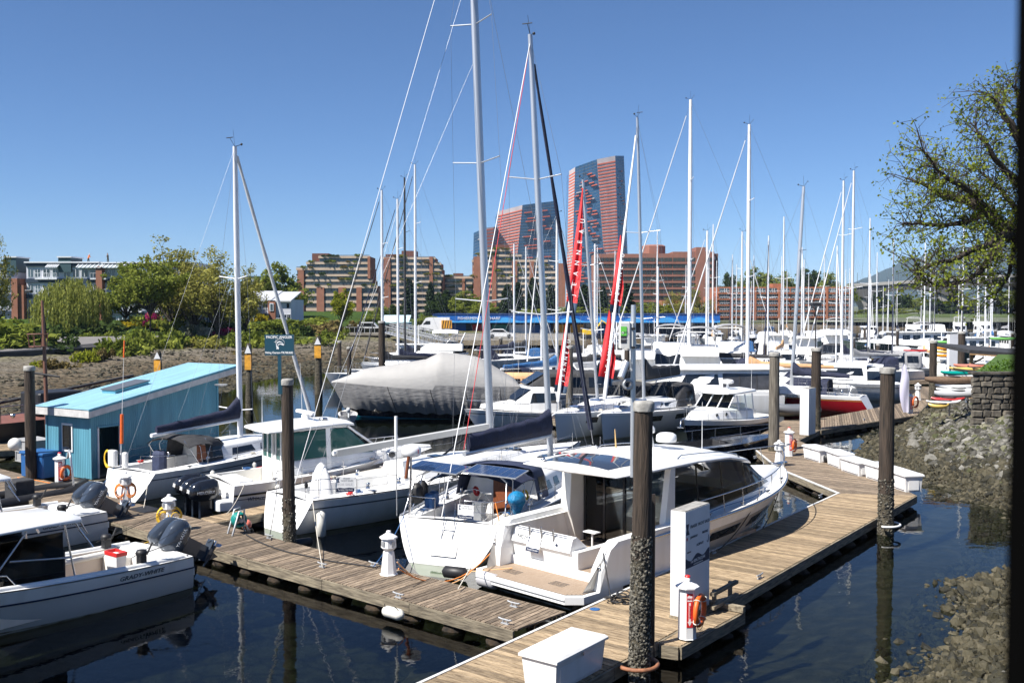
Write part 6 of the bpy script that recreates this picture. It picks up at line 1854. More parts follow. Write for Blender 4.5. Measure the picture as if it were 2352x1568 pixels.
for i in range(npan):
 ya, yb = -ov + (swd + 2 * ov) * i / npan, -ov + (swd + 2 * ov) * (i + 1) / npan
 prof = []
 m = 6
 for k in range(m):
  y = ya + (yb - ya) * k / m; st_ = (yb - ya) / m
  prof += [(y, 0), (y + st_ * .3, 0), (y + st_ * .42, .018), (y + st_ * .88, .018)]
 prof.append((yb, 0))
 a = [V((-ov - .04, y, topz(-ov - .04) + .33 + o)) for y, o in prof]; b = [V((sl + 1.2, y, topz(sl + 1.2) + .33 + o)) for y, o in prof]
 MB().loft([a, b], False, False, False).build('roof_sheet', ROOFB, SHED, fix=False)
MB().prism([p + V((0, 0, .02)) for p in rp4], (0, 0, .26)).build('roof_core', FASC, SHED)
MB().prism([rp4[0] + V((-.03, -.03, 0)), rp4[1] + V((0, -.03, 0)), rp4[1] + V((0, -.03, .3)), rp4[0] + V((-.03, -.03, .3))], (0, .026, 0)).build('fascia_board', FASC, SHED)
MB().prism([rp4[0] + V((-.035, 0, 0)), rp4[3] + V((-.035, 0, 0)), rp4[3] + V((-.035, 0, .3)), rp4[0] + V((-.035, 0, .3))], (.028, 0, 0)).build('fascia_board', FASC, SHED)
MB().prism([rp4[0] + V((-.03, -.05, .26)), rp4[1] + V((0, -.05, .26)), rp4[1] + V((0, -.05, .36)), rp4[0] + V((-.03, -.05, .36))], (0, .05, 0)).build('roof_flashing', SHEDB, SHED)
sx0, sx1 = sl * .30, sl * .56
sk = MB().prism([V((sx0, swd * .38, topz(sx0) + .34)), V((sx1, swd * .38, topz(sx1) + .34)), V((sx1, swd * .68, topz(sx1) + .34)), V((sx0, swd * .68, topz(sx0) + .34))], (0, 0, .14)).build('skylight_curb', SHEDB, SHED)
MB().prism([V((sx0 - .04, swd * .36, topz(sx0) + .485)), V((sx1 + .04, swd * .36, topz(sx1) + .485)), V((sx1 + .04, swd * .70, topz(sx1) + .485)), V((sx0 - .04, swd * .70, topz(sx0) + .485))], (0, 0, .05)).build('skylight', pm('grey_lid', (.10, .105, .115), .35), sk)
MB().bbox(-.35, sl + .8, -.35, swd + .35, -.2, .46).build('float_base', pm('mossy_timber', (.13, .115, .07), .9, var=.45, vs=1.2, stretch=(1, 1, 3), col2=(.24, .20, .14), bump=.4, bs=7), SHED)
g = G(642, 1236, DZ); Ys = g.y - .35
bw2 = 34 * Ys / FPX
zt, zb_ = pxz(768, Ys), pxz(816, Ys)
TEALS = pm('sign_teal', (0.010, 0.055, 0.085), 0.4)
cx = P(642, 800, Ys).x
o = thing('charter_sign', 'dark teal fishing charter sign board with white fish on the tall pile', 'sign', (cx, Ys, 0), R(-4))
MB().bbox(-bw2, bw2, -.03, .03, zb_, zt).build('board', TEALS, o)
MB().bbox(-.05, .05, -.025, .045, pxz(905, Ys), zb_).build('post', TEALS, o); MB().bbox(.05, .22, -.02, .05, pxz(905, Ys), pxz(884, Ys)).build('bracket', TEALS, o)
hh = zt - zb_
text('lettering', 'PACIFIC ANGLER', .115, INKW, o, (0, -.034, zt - hh * .13), (R(90), 0, 0), sx=.93, bold=.002)
text('lettering', 'Fishing Charters-778.788.8582', .088, INKW, o, (0, -.034, zb_ + hh * .13), (R(90), 0, 0), sx=.80, bold=.002)
fish = []
zc = (zt + zb_) / 2 + .01
body = [(-.09, -.155), (-.05, -.13), (-.02, -.16), (-.01, -.10), (-.045, -.055), (-.02, -.01), (.04, .01), (.10, -.01), (.165, -.03), (.15, .03), (.09, .085), (.02, .115), (-.05, .10), (-.09, .04), (-.105, -.04), (-.09, -.10)]
MB().prism([V((x * .9, -.036, zc + z * .95)) for x, z in body], (0, .004, 0)).build('fish_emblem', INKW, o)
MB().prism([V((x * .9, -.038, zc + z * .95)) for x, z in ((-.07, -.07), (-.03, .02), (.06, .045), (.13, .02), (.10, .06), (.02, .08), (-.05, .06), (-.08, .0))], (0, .002, 0)).build('fish_marking', TEALS, o)
MB().tube([V((.03 + .16 * math.cos(a) * .9, -.036, zc + .04 + .13 * math.sin(a))) for a in [R(-20 + 12 * i) for i in range(17)]], .006, 4).build('line_arc', INKW, o)
MB().tube([V((-.16, -.036, zc + .08)), V((-.04, -.036, zc + .08))], .004, 4).tube([V((-.10, -.036, zc + .16)), V((-.10, -.036, zc - .0))], .004, 4).build('line_cross', INKW, o)
g = G(66, 1066, DZ)
GRIM = pm('grey_tote', (.33, .33, .33), .55, var=.1, vs=4)
o = thing('fish_tote', 'grey ribbed plastic tote stack beside the blue shed', 'tote', V((g.x, g.y, DZ)) + V((0, .6, 0)), R(-40))
for k in (0, 1):
 zb2 = .05 + k * .55
 t_ = MB().bbox(-.8, .8, -.5, .5, zb2, zb2 + .5).build('tote_body', GRIM, o)
 for x in (-.78, -.26, .26, .78):
  MB().bbox(x - .03, x + .03, -.54, -.5, zb2, zb2 + .5).build('rib', GRIM, t_)
 for z in (zb2 + .02, zb2 + .46):
  MB().bbox(-.82, .82, -.55, -.5, z - .025, z + .025).build('rim', GRIM, t_)
o = thing('fish_tote', 'blue lidded tote between the dark pile and the blue shed', 'tote', P(96, 1010, 42.2) * 1, R(-30)); o.location.z = DZ
MB().rbox(-.75, .75, -.5, .5, .05, 1.0, .06).build('tote_body', BLUEP, o); MB().rbox(-.8, .8, -.55, .55, 1.0, 1.1, .04).build('lid', BLUEP, o)
b = MB().ball((0, 0, 0), .27, 16).build('round_buoy', WHITE2, None, P(34, 1020, 41.0)); tag(b, 'round cream buoy sitting on the grey totes', 'buoy')
WB = boat('dark workboat with railings behind the blue shed', G(-60, 1034, 0), V((.62, .78, 0)), 'workboat', 'workboat')
H = Hull(13, 4.2, 1.5, 2.2, rake=1.2, sw=.9, n=20, draft=.3)
H.shell().build('hull', BLACK, WB); dk, _ = H.deck(None, .05); dk.build('deck', pm('red_deck', (.16, .06, .045), .8, var=.2, vs=3), WB)
for sd in (1, -1):
 rails(WB, H, .6, 12, sd, .9, 8, .02, BLACK, (1.0, .5), .1, .016)
MB().rbox(3, 5.5, -1.1, 1.1, 1.7, 2.9, .1).build('deckhouse', BLACK, WB)
for x in (1.2, 2.2, 3.4, 4.4, 6.0):
 MB().lathe([(.05, 0), (.13, .1), (.13, .22), (.02, .23)], 10, (x, -1.9, 1.75)).build('deck_lamp', STEEL, WB)
MB().tube([(2.0, 2.0, 2.2), (10.0, 1.2, 3.4)], .09, 8).build('spar', CHAR, WB)
PW_ = 47.0
pb = P(103, 905, PW_)
BRN = pm('brown_mast', (.16, .07, .045), .6, var=.2, vs=4, stretch=(4, 4, .5))
o = thing('crows_nest_mast', 'brown mast with a railed crow\'s nest behind the dark pile', 'mast', (pb.x, pb.y, 0))
MB().tube([(.1, 0, 1.2), (0, 0, pxz(765, PW_)), (-.05, 0, pxz(690, PW_))], .10, 10, .06).build('mast_pole', BRN, o)
zn = pxz(797, PW_)
MB().lathe([(.42, 0), (.42, .06), (.02, .07)], 8, (-.28, 0, zn), smooth=False).build('nest_floor', BRN, o)
for k in range(8):
 a = k * math.pi / 4
 MB().tube([(-.28 + .4 * math.cos(a), .4 * math.sin(a), zn), (-.28 + .46 * math.cos(a), .46 * math.sin(a), zn + .62)], .018, 5).build('nest_rail', BRN, o)
MB().torus((-.28, 0, zn + .62), .46, .025, 16, 5).build('nest_rim', BRN, o)
MB().tube([(-.6, -.1, pxz(855, PW_)), (.35, -.1, pxz(862, PW_)), (.75, -.1, pxz(865, PW_))], .05, 7).build('yard', CHAR, o)
rings = []
zt, zb_ = pxz(697, PW_), pxz(772, PW_)
for i in range(11):
 t = i / 10
 rings.append([V((-.05 + (.5 * k - .18) * (.25 + .75 * t) * .62 , .06 * math.sin(6 * k + 3 * t), zt + (zb_ - zt) * t - .12 * k)) for k in [j / 6 for j in range(7)]])
fl = MB().loft(rings, False, False, True).build('flag', pm('black_flag', (.012, .014, .02), .8, bump=.4, bs=5), None, (pb.x, pb.y, 0)); tag(fl, 'limp black flag hanging above the crow\'s nest', 'flag')
RB = boat('black inflatable boat with grey arch at the left edge of the picture', G(-40, 1180, 0), V((.60, .80, 0)), 'inflatable boat', 'inflatable_boat')
MB().tube([(0, .75, .35), (2.8, .75, .4), (3.7, .4, .5), (4.0, 0, .55), (3.7, -.4, .5), (2.8, -.75, .4), (0, -.75, .35)], .24, 10).build('tube_collar', BLACK, RB)
MB().bbox(.1, 3.2, -.6, .6, .1, .3).build('floor', CHAR, RB)
MB().tube([(3.2, -.65, .55), (3.1, -.65, 1.7), (3.2, -.4, 1.95), (3.5, .2, 1.95), (3.6, .5, 1.6)], .045, 7).build('arch', ALU, RB)
MB().rbox(1.0, 1.8, -.4, .4, .3, 1.1, .06).build('console', CHAR, RB)
# sloops with red banners
def modern_sloop(label, bow, bdir, L, mpx, mtop, covm, win=True, nm=None, furlm=None, mastm=ALUW, hullm=None):
 stern = bow - bdir * L
 S = boat(label, stern, bdir)
 H = Hull(L, 4.0, 1.35, 1.6, rake=.35, trans=.35, sw=.86, mx=.42, pm_=.24, pb=.8, draft=.3, e=2.0)
 H.shell().build('hull', hullm or pm('hull_cool_grey', (.62, .65, .68), .2, coat=.4), S)
 H.shell(.93, 1.0, .012, transom=False, m=1).build('sheer_band', WHITE, S)
 dk, wl_ = H.deck((.4, 3.9, 1.2, .7), .08, 0)
 dk.build('deck', WHITE, S); wl_.build('cockpit', WHITE, S)
 cs = [(3.9, 1.35, 1.15, 1.42, 1.95), (6.5, 1.3, 1.05, 1.5, 1.98), (9.0, .85, .6, 1.55, 1.8), (10.6, .3, .2, 1.58, 1.62)]
 ct = cabin(cs, .1, .08).build('coachroof', WHITE, S)
 for sd in (1, -1):
  side_panel(cs, 4.6, 8.2, .3, .85, sd, .01, .1, 6, .1, .6).build('window', DGLASS, ct)
  for t0, t1 in (((.36, .50), (.62, .70), (.76, .83)) if win else ((.40, .56),)):
   rws = [[H.pt(t0 + (t1 - t0) * i / 4, .66, sd) + V((0, sd * .014, 0)), H.pt(t0 + (t1 - t0) * i / 4, .84, sd) + V((0, sd * .014, 0))] for i in range(5)]
   MB().loft(rws, False, False, True).build('hull_window', DGLASS, S)
  rails(S, H, 1.0, L - .8, sd, .6, 6)
 for x in (7.2, 9.6):
  MB().rbox(x, x + .6, -.35, .35, sec_at(cs, x)[4] + .05, sec_at(cs, x)[4] + .12, .03).build('hatch', pm('hatch_blue', (.06, .10, .2), .1), ct)
 dodger(S, 2.6, 5.2, 1.45, 2.75, 1.5, CHAR)
 for y in (-.75, .75):
  wheel(S, (1.3, y, 1.65), .42)
 MB().tube([V((L - .2, 0, 1.6)), V((L + .35, 0, 1.5))], .06, 6).build('bowsprit', WHITE, S)
 return S, H
def on_boat(S, xl):
 return wpt(S, (xl, 0, 0))
def place_mast(S, H, L, mxl, px, ytop, covm, boom, **kw):
 p = on_boat(S, mxl)
 top = pxz(ytop, p.y)
 tgt = P(px, ytop, p.y).x - p.x
 rz = S.rotation_euler.z
 k = tgt / (top - 1.7)
 tilt = (k * math.cos(rz), -k * math.sin(rz))
 return sailrig(S, L, mxl, 1.7, top, .22, H, cover=covm, boom=boom, tilt=tilt, **kw), top
bd = V((-.56, -.83, 0)).normalized()
bow1 = G(1274, 1014, 0); bow1.z = 0
SJ1, HJ1 = modern_sloop('left grey white sloop of the pair flying red banners', bow1, bd, 12.4, 1338, 410, CHAR)
place_mast(SJ1, HJ1, 12.4, 7.4, 1339, 412, CHAR, (4.6, 3.0, 3.0), furlmat=pm('sail_white', (.72, .72, .72), .7), furl_r=.10, ch=(.7, .5), spreaders=(.33, .62))
bd = V((-.57, -.822, 0)).normalized()
bow2 = G(1380, 1014, 0)
SJ2, HJ2 = modern_sloop('right grey white sloop of the pair flying red banners', bow2, bd, 12.2, 1464, 270, CHAR)
place_mast(SJ2, HJ2, 12.2, 6.9, 1464, 270, CHAR, (5.2, 3.1, 3.15), furlmat=pm('sail_white', (.72, .72, .72), .7), furl_r=.12, ch=(.85, .6), spreaders=(.30, .60), sp=1.4)
scum(SJ1, HJ1); scum(SJ2, HJ2); clutter(SJ1, HJ1, 12.4, 1, 5, 8); clutter(SJ2, HJ2, 12.2, 1, 5, 9)
BANR = pm('banner_red', (0.62, 0.012, 0.018), 0.65, var=0.25, vs=1.6, bump=0.5, bs=3)
def banner(label, top, bot, w, flare=1.0):
 (xt, yt, Yt), (xb, yb, Yb) = top, bot
 a, b = P(xt, yt, Yt), P(xb, yb, Yb)
 o = thing('red_banner', label, 'banner', (0, 0, 0), 0, 'red banners on the forestays')
 rr, nv = [], []
 for i in range(21):
  t = i / 20
  c = a.lerp(b, t); ww = w * (.12 + .88 * min(1, t * 1.5)) * flare
  row = []
  for k in range(9):
   q = k / 8
   row.append(c + V((ww * q, .16 * math.sin(q * 7 + t * 5) * ww, -.18 * q * ww)))
  (rr if t <= .90 else nv).append(row)
  if abs(t - .90) < .001:
   nv.insert(0, row)
 cl = MB().loft(rr, False, False, True).build('banner_cloth', BANR, o, fix=False)
 MB().loft(nv, False, False, True).build('banner_foot', pm('banner_navy', (.02, .05, .10), .7, bump=.3, bs=3), o, fix=False)
 L = (b - a).length
 dirv = (a - b).normalized()
 n = 8
 word = 'JEANNEAU'
 for i, ch in enumerate(word):
  t = .85 - .58 * i / 7
  c = a.lerp(b, t) + V((w * .5, -.2 * w - .06, 0))
  text('lettering', ch, min(w * .62, L * .07), INKW, cl, None, M=frame_m(c, dirv, V((-1, 0, 0)) - dirv * dirv.dot(V((-1, 0, 0)))), ext=.004)
 return o
m1 = on_boat(SJ1, 7.4).y; f1 = on_boat(SJ1, 12.1).y
lerpY = lambda y, y0, y1, A, B: A + (B - A) * (y - y0) / (y1 - y0)
for lab, (xa, ya), (xb, yb), (A, B, y0, y1), w in (
  ('upper red banner on the left stay beside the tall tower', (1337, 432), (1297, 722), (m1, f1, 412, 965), .62),
  ('lower red banner on the left stay above the left sloop bow', (1299, 742), (1272, 898), (m1, f1, 412, 965), .72),
  ('upper red banner on the right stay in front of the brick hotel', (1424, 540), (1399, 716), (on_boat(SJ2, 6.9).y, on_boat(SJ2, 11.9).y, 270, 985), .62),
  ('lower red banner on the right stay left of the equipment box', (1398, 712), (1371, 880), (on_boat(SJ2, 6.9).y, on_boat(SJ2, 11.9).y, 270, 985), .85)):
 banner(lab, (xa, ya, lerpY(ya, y0, y1, A, B) - .1), (xb, yb, lerpY(yb, y0, y1, A, B) - .1), w)
# cabin cruiser with dark hull
bw_ = P(1570, 975, 53.2)
bd = V((-.60, -.80, 0)).normalized()
K = boat('white cabin cruiser with glossy dark navy hull at the dock landing', V((bw_.x, bw_.y, 0)) - bd * 9.4, bd, 'cabin cruiser', 'cabin_cruiser')
H = Hull(9.4, 3.3, 1.1, 1.6, rake=.9, sw=.88, mx=.42, pm_=.24, pb=.9, draft=.3, e=2.1)
H.shell(0, .84).build('hull', NAVYHULL, K); H.shell(.84, 1.0, .02).build('sheer_band', WHITE, K)
dk, wl_ = H.deck((.3, 3.2, 1.2, .5), .08, 0); dk.build('deck', WHITE, K); wl_.build('cockpit', WHITE2, K)
lo = [(3.0, 1.25, 1.2, 1.15, 1.75), (6.0, 1.1, 1.0, 1.4, 1.95), (7.8, .7, .55, 1.5, 1.85), (8.7, .25, .2, 1.55, 1.6)]
lc = cabin(lo, .12, .06).build('cabin_trunk', WHITE, K)
for sd in (1, -1):
 for x in (6.2, 7.0):
  q = sec_at(lo, x); MB().ball((x, sd * (q[1] * .5 + q[2] * .5 + .0), (q[3] + q[4]) / 2), .12, 10, (1.2, .3, .9)).build('portlight', DGLASS, lc)
up = [(2.9, 1.2, 1.1, 1.7, 2.75), (5.0, 1.15, 1.0, 1.85, 2.75), (6.0, 1.05, .95, 1.95, 2.0)]
for sd in (1, -1):
 for x0_, x1_ in ((3.0, 3.8), (3.95, 4.75)):
  side_panel(up, x0_, x1_, .1, .95, sd, .0, .1, 3).build('side_window', CGLASS, K)
 for x in (2.9, 3.82, 4.8):
  side_panel(up, x, x + .13, 0, 1, sd, .005, .1, 1).build('pillar', WHITE, K)
for y0, y1 in ((-.98, -.36), (-.30, .30), (.36, .98)):
 pane((5.95, y0, 2.0), (5.95, y1, 2.0), (5.05, y1 * .95, 2.68), (5.05, y0 * .95, 2.68), .01).build('windscreen', CGLASS, K)
for y in (-1.02, -.33, .33, 1.02):
 MB().tube([(6.0, y, 1.98), (5.05, y * .95, 2.7)], .04, 6).build('windscreen_frame', WHITE, K)
rings = []
for x, h in ((2.3, 1.1), (2.5, 1.2), (4.5, 1.15), (5.35, 1.0), (5.5, .8)):
 rings.append([V((x, -h, 2.72)), V((x, -h * .9, 2.82)), V((x, 0, 2.9)), V((x, h * .9, 2.82)), V((x, h, 2.72)), V((x, 0, 2.7))])
MB().loft(rings, True, True, True).build('hard_top', WHITE, K)
MB().rbox(3.4, 4.6, -.9, -.3, 1.2, 2.1, .08).build('helm_seat', WHITE2, K); MB().rbox(3.4, 4.6, .3, .9, 1.2, 2.1, .08).build('helm_seat', WHITE2, K)
radome(K, (3.9, 0, 3.2), .36); MB().lathe([(.12, 2.88), (.05, 3.2)], 8, (3.9, 0, 0)).build('radar_post', WHITE, K)
for sd in (1, -1):
 MB().tube([H.edge(x, sd, .08, .55) for x in np.linspace(3.4, 9.2, 10)], .016, 5).build('bow_rail', STEEL, K)
 for x in np.linspace(3.6, 9.0, 6):
  MB().tube([H.edge(x, sd, .08), H.edge(x, sd, .08, .55)], .012, 5).build('stanchion', STEEL, K)
MB().tube([(9.2, 0, 1.65), (9.7, 0, 1.6), (9.75, 0, 1.25)], .04, 6).tube([(9.75, -.18, 1.2), (9.75, .18, 1.2)], .03, 6).build('anchor', STEEL, K)
antenna(K, (2.6, .9, 2.8), 1.8)
o = boat('low black hulled boat with bow rail between the motor yacht and the dark cruiser', G(1500, 1062, 0), V((.93, .37, 0)), 'motorboat', 'motorboat')
H = Hull(7.5, 2.6, .7, 1.1, rake=1.0, sw=.9, n=20)
H.shell().build('hull', NAVYHULL, o); dk, wl_ = H.deck((.4, 4, .9, .3), .05, 0); dk.build('deck', GLOSSBLACK, o); wl_.build('cockpit', CHAR, o)
for sd in (1, -1):
 MB().tube([H.edge(x, sd, .05, .5) for x in np.linspace(2.5, 7.3, 10)], .018, 5).build('bow_rail', STEEL, o)
 for x in np.linspace(3, 7, 4):
  MB().tube([H.edge(x, sd, .05), H.edge(x, sd, .05, .5)], .013, 5).build('stanchion', STEEL, o)
# power catamaran behind
st = P(1772, 940, 72.5); bd = V((-.998, -.06, 0)).normalized()
C = boat('large white power catamaran with dark windows behind the dark hulled cruiser', V((st.x, st.y, 0)), bd, 'catamaran', 'catamaran')
C.scale = (.88, 1, .82)
for y in (-2.1, 2.1):
 H = Hull(12.5, 1.7, 1.7, 2.1, rake=.6, sw=.95, pm_=.2, pb=.7, n=22, draft=.3)
 h = H.shell().build('hull', WHITE, C); h.location = (0, y, 0)
MB().prism([V((1.0, -2.9, 1.3)), V((11, -2.7, 1.5)), V((11, 2.7, 1.5)), V((1, 2.9, 1.3))], (0, 0, .75)).build('bridge_deck', WHITE, C)
cs = [(.6, 2.6, 2.45, 2.0, 3.9), (5.0, 2.6, 2.4, 2.0, 3.95), (8.3, 2.4, 2.1, 2.0, 3.9), (9.4, 2.1, 1.9, 2.0, 2.4)]
cb = cabin(cs, .15, .08).build('saloon', WHITE, C)
for sd in (1, -1):
 side_panel(cs, 5.2, 8.3, .35, .85, sd, .015, .15, 5, .1, .5).build('window', DGLASS, cb)
 side_panel(cs, .7, 4.9, .1, .88, sd, .015, .15, 5).build('cockpit_enclosure', pm('dark_vinyl', (.06, .06, .065), .12, var=.4, vs=1.5), cb)
 for x in (2.1, 3.5):
  side_panel(cs, x, x + .08, .1, .88, sd, .03, .15, 1).build('enclosure_frame', CHAR, cb)
pane((9.35, -1.8, 2.45), (9.35, 1.8, 2.45), (8.35, 1.9, 3.75), (8.35, -1.9, 3.75), .02).build('windscreen', DGLASS, C)
rings = [[V((x, -h, 3.92)), V((x, -h * .95, 4.05)), V((x, 0, 4.16)), V((x, h * .95, 4.05)), V((x, h, 3.92))] for x, h in ((-.2, 2.3), (.1, 2.65), (5.5, 2.7), (9.0, 2.3), (9.3, 2.0))]
MB().loft(rings, False, True, True).build('hard_top', WHITE, C)
text('lettering', 'KNOTTY KNOT', .42, INKG, C, None, M=frame_m((.9, 2.72 + .05, 1.6), (-1, 0, 0), (0, 0, 1)), align='LEFT', shear=.25)
for sd in (1, -1):
 MB().tube([(x, sd * 2.7, 2.75) for x in np.linspace(9, 12.4, 6)], .02, 5).build('bow_rail', STEEL, C)
wheel(C, (10.0, 2.2, 2.6), .6, STEEL, R(85))
g = P(1818, 930, 64)
o = boat('grey inflatable tender hanging behind the catamaran', V((g.x + 1.4, g.y, 0)), V((-.9, -.3, 0)), 'inflatable boat', 'inflatable_boat')
o.location.z = .75
MB().tube([(0, .6, .3), (2.0, .6, .35), (2.8, .3, .5), (3.0, 0, .55), (2.8, -.3, .5), (2.0, -.6, .35), (0, -.6, .3)], .27, 10).build('tube_collar', pm('tender_grey', (.14, .15, .17), .5), o)
MB().loft([[V((x, y * w, z)) for y, z in ((-.5, .25), (0, -.1), (.5, .25))] for x, w in ((0, 1), (2, 1), (2.8, .2))], False, False, True).build('hull_bottom', WHITE2, o)
# red sloop at the far finger
st = G(2012, 951, 0)
bd = V((-.86, .51, 0)).normalized()
S = boat('white decked racing sloop with deep red hull at the far finger', st, bd)
Lr_ = 11.0
H = Hull(Lr_, 3.4, 1.25, 1.45, rake=.9, trans=.9, sw=.72, mx=.42, pm_=.34, pb=.95, draft=.3)
H.shell(0, .86, transom=False).build('hull', pm('red_hull', (.28, .006, .014), .18, coat=.6), S)
a = [H.pt(0, j / 9, 1) for j in range(10)]; b = [H.pt(0, j / 9, -1) for j in range(10)]
MB().loft([a, b], False, False, False).build('transom', WHITE, S)
H.shell(.86, 1.0, .005, transom=False, m=2).build('sheer_band', WHITE, S)
H.shell(.80, .82, .01, transom=False, m=1).build('gold_line', pm('gold', (.6, .35, .06), .4), S)
dk, wl_ = H.deck((1.0, 4.0, .9, .6), .07); dk.build('deck', DECKW, S); wl_.build('cockpit', WHITE, S)
cs = [(4.0, 1.0, .85, 1.3, 1.75), (6.5, .9, .7, 1.35, 1.7), (8.2, .4, .3, 1.4, 1.45)]
cabin(cs, .1, .06).build('coachroof', WHITE, S)
dodger(S, 3.2, 4.8, 1.35, 2.3, 1.0, NAVY)
wheel(S, (1.8, 0, 1.5), .55)
for sd in (1, -1):
 rails(S, H, 1.2, 10, sd, .6, 5); winch(S, (2.6, sd * 1.1, 1.35))
place_mast(S, H, Lr_, 6.0, 1846, 428, NAVY, (4.4, 2.5, 2.4), furlmat=None, spreaders=(.36, .68))
# generic boats for the crowded marina
def gsail(label, L, hullm, cover, furlm, mastm=ALUW, top=None, parts=2, dodg=None, group=None, boomk=.42):
 S = thing('sailboat', label, 'sailboat', (0, 0, 0), 0, group)
 B = L * .31
 H = Hull(L, B, L * .095, L * .125, rake=L * .09, trans=L * .05, sw=.7, mx=.44, pm_=.32, pb=.95, draft=.25, n=16, m=5)
 H.shell().build('hull', hullm, S)
 dk, wl_ = H.deck((L * .1, L * .32, B * .28, L * .05), .06, 0, 20); dk.build('deck', DECKW, S); wl_.build('cockpit', WHITE2, S)
 zd = L * .10
 cs = [(L * .33, B * .33, B * .28, zd, zd + .62), (L * .55, B * .31, B * .25, zd + .05, zd + .6), (L * .75, B * .12, B * .08, zd + .15, zd + .3)]
 ct = cabin(cs, .08, .05).build('coachroof', WHITE, S)
 if parts > 1:
  for sd in (1, -1):
   side_panel(cs, L * .37, L * .55, .3, .85, sd, .01, .08, 3, .1, .2).build('window', DGLASS, ct)
   rails(S, H, L * .1, L * .92, sd, .6, 4, .014, None, (.97,), .06, .008)
  dodger(S, L * .26, L * .42, zd + .05, zd + 1.25, B * .34, dodg or NAVY, False)
 top = top or L * 1.42
 sailrig(S, L, L * .58, zd + .5, top, .012 * L + .06, H, mastm, (0, 0), (.4, .7) if parts > 1 else (.55,), L * .085, (L * boomk, zd + 1.3, zd + 1.2), cover, (.5, .25), furlm, .07, None, parts > 1, .008, vane=parts > 1, collar=.4)
 return S
def gmotor(label, L, kind, hullm, group=None, canvas=None, glassm=None, name='motor_cruiser', cat='motor cruiser'):
 S = thing(name, label, cat, (0, 0, 0), 0, group)
 B = L * .32; gm = glassm or DGLASS
 H = Hull(L, B, L * .095, L * .15, rake=L * .13, sw=.92, mx=.4, pm_=.2, pb=.8, draft=.25, n=18, m=5, e=2.2)
 H.shell().build('hull', hullm, S); H.shell(.8, .84, .015, transom=False, m=1).build('rub_rail', INKG, S)
 dk, wl_ = H.deck((L * .03, L * .25, B * .38, L * .045), .06, 0, 20); dk.build('deck', WHITE, S); wl_.build('cockpit', WHITE2, S)
 zd = L * .10
 if kind == 'express':
  cs = [(L * .22, B * .42, B * .36, zd, zd + 1.5), (L * .45, B * .41, B * .34, zd + .1, zd + 1.55), (L * .60, B * .34, B * .26, zd + .2, zd + .75), (L * .85, B * .14, B * .09, zd + .4, zd + .62)]
  c = cabin(cs, .15, .06).build('cabin', WHITE, S)
  for sd in (1, -1):
   side_panel(cs, L * .24, L * .56, .45, .92, sd, .012, .15, 6, .1, L * .08).build('window', gm, c)
  pane((L * .595, -B * .24, zd + .86), (L * .595, B * .24, zd + .86), (L * .46, B * .3, zd + 1.52), (L * .46, -B * .3, zd + 1.52), .03).build('windscreen', gm, c)
 elif kind == 'fly':
  cs = [(L * .2, B * .42, B * .38, zd, zd + 1.75), (L * .5, B * .41, B * .36, zd + .1, zd + 1.8), (L * .62, B * .34, B * .28, zd + .2, zd + .85), (L * .85, B * .14, B * .09, zd + .4, zd + .6)]
  c = cabin(cs, .12, .05).build('cabin', WHITE, S)
  for sd in (1, -1):
   side_panel(cs, L * .24, L * .58, .42, .9, sd, .012, .12, 6, .05, L * .06).build('window', gm, c)
  pane((L * .615, -B * .26, zd + .95), (L * .615, B * .26, zd + .95), (L * .51, B * .32, zd + 1.72), (L * .51, -B * .32, zd + 1.72), .03).build('windscreen', gm, c)
  fb = cabin([(L * .12, B * .36, B * .38, zd + 1.8, zd + 2.5), (L * .42, B * .35, B * .33, zd + 1.8, zd + 2.55), (L * .48, B * .3, B * .25, zd + 1.8, zd + 2.1)], .08, 0).build('flybridge', WHITE, S)
  bimini(S, L * .16, L * .38, zd + 3.9, B * .34, canvas or GREYC, L * .27)
  MB().tube([(L * .14, -B * .3, zd + 2.5), (L * .10, -B * .28, zd + 3.6), (L * .10, B * .28, zd + 3.6), (L * .14, B * .3, zd + 2.5)], .05, 6).build('radar_arch', WHITE, S)
 elif kind == 'canvas':
  cs = [(L * .05, B * .40, B * .34, zd, zd + 1.5), (L * .4, B * .40, B * .33, zd + .05, zd + 1.6), (L * .52, B * .36, B * .28, zd + .15, zd + .6)]
  c = cabin(cs, .2, .1).build('canvas_top', canvas or CHAR, S)
  for sd in (1, -1):
   for k in range(3):
    side_panel(cs, L * (.08 + .11 * k), L * (.17 + .11 * k), .35, .9, sd, .012, .2, 2).build('window', VINYL if k % 2 else gm, c)
  pane((L * .52, -B * .26, zd + .72), (L * .52, B * .26, zd + .72), (L * .42, B * .28, zd + 1.5), (L * .42, -B * .28, zd + 1.5), .03).build('windscreen', gm, c)
  cabin([(L * .5, B * .36, B * .3, zd + .1, zd + .6), (L * .85, B * .14, B * .09, zd + .4, zd + .6)], .1, .05).build('cabin_trunk', WHITE, S)
 elif kind == 'trawler':
  cs = [(L * .18, B * .36, B * .34, zd, zd + 1.9), (L * .55, B * .36, B * .33, zd + .1, zd + 1.95), (L * .60, B * .33, B * .3, zd + .1, zd + 1.0), (L * .82, B * .18, B * .14, zd + .35, zd + .8)]
  c = cabin(cs, .08, .04).build('cabin', WHITE, S)
  for sd in (1, -1):
   for k in range(4):
    side_panel(cs, L * (.21 + .085 * k), L * (.27 + .085 * k), .5, .88, sd, .012, .08, 2).build('window', gm, c)
  pane((L * .585, -B * .28, zd + 1.1), (L * .585, B * .28, zd + 1.1), (L * .56, B * .29, zd + 1.85), (L * .56, -B * .29, zd + 1.85), .03).build('windscreen', gm, c)
  MB().rbox(L * .12, L * .6, -B * .4, B * .4, zd + 1.98, zd + 2.08, .04).build('cabin_roof', WHITE, S)
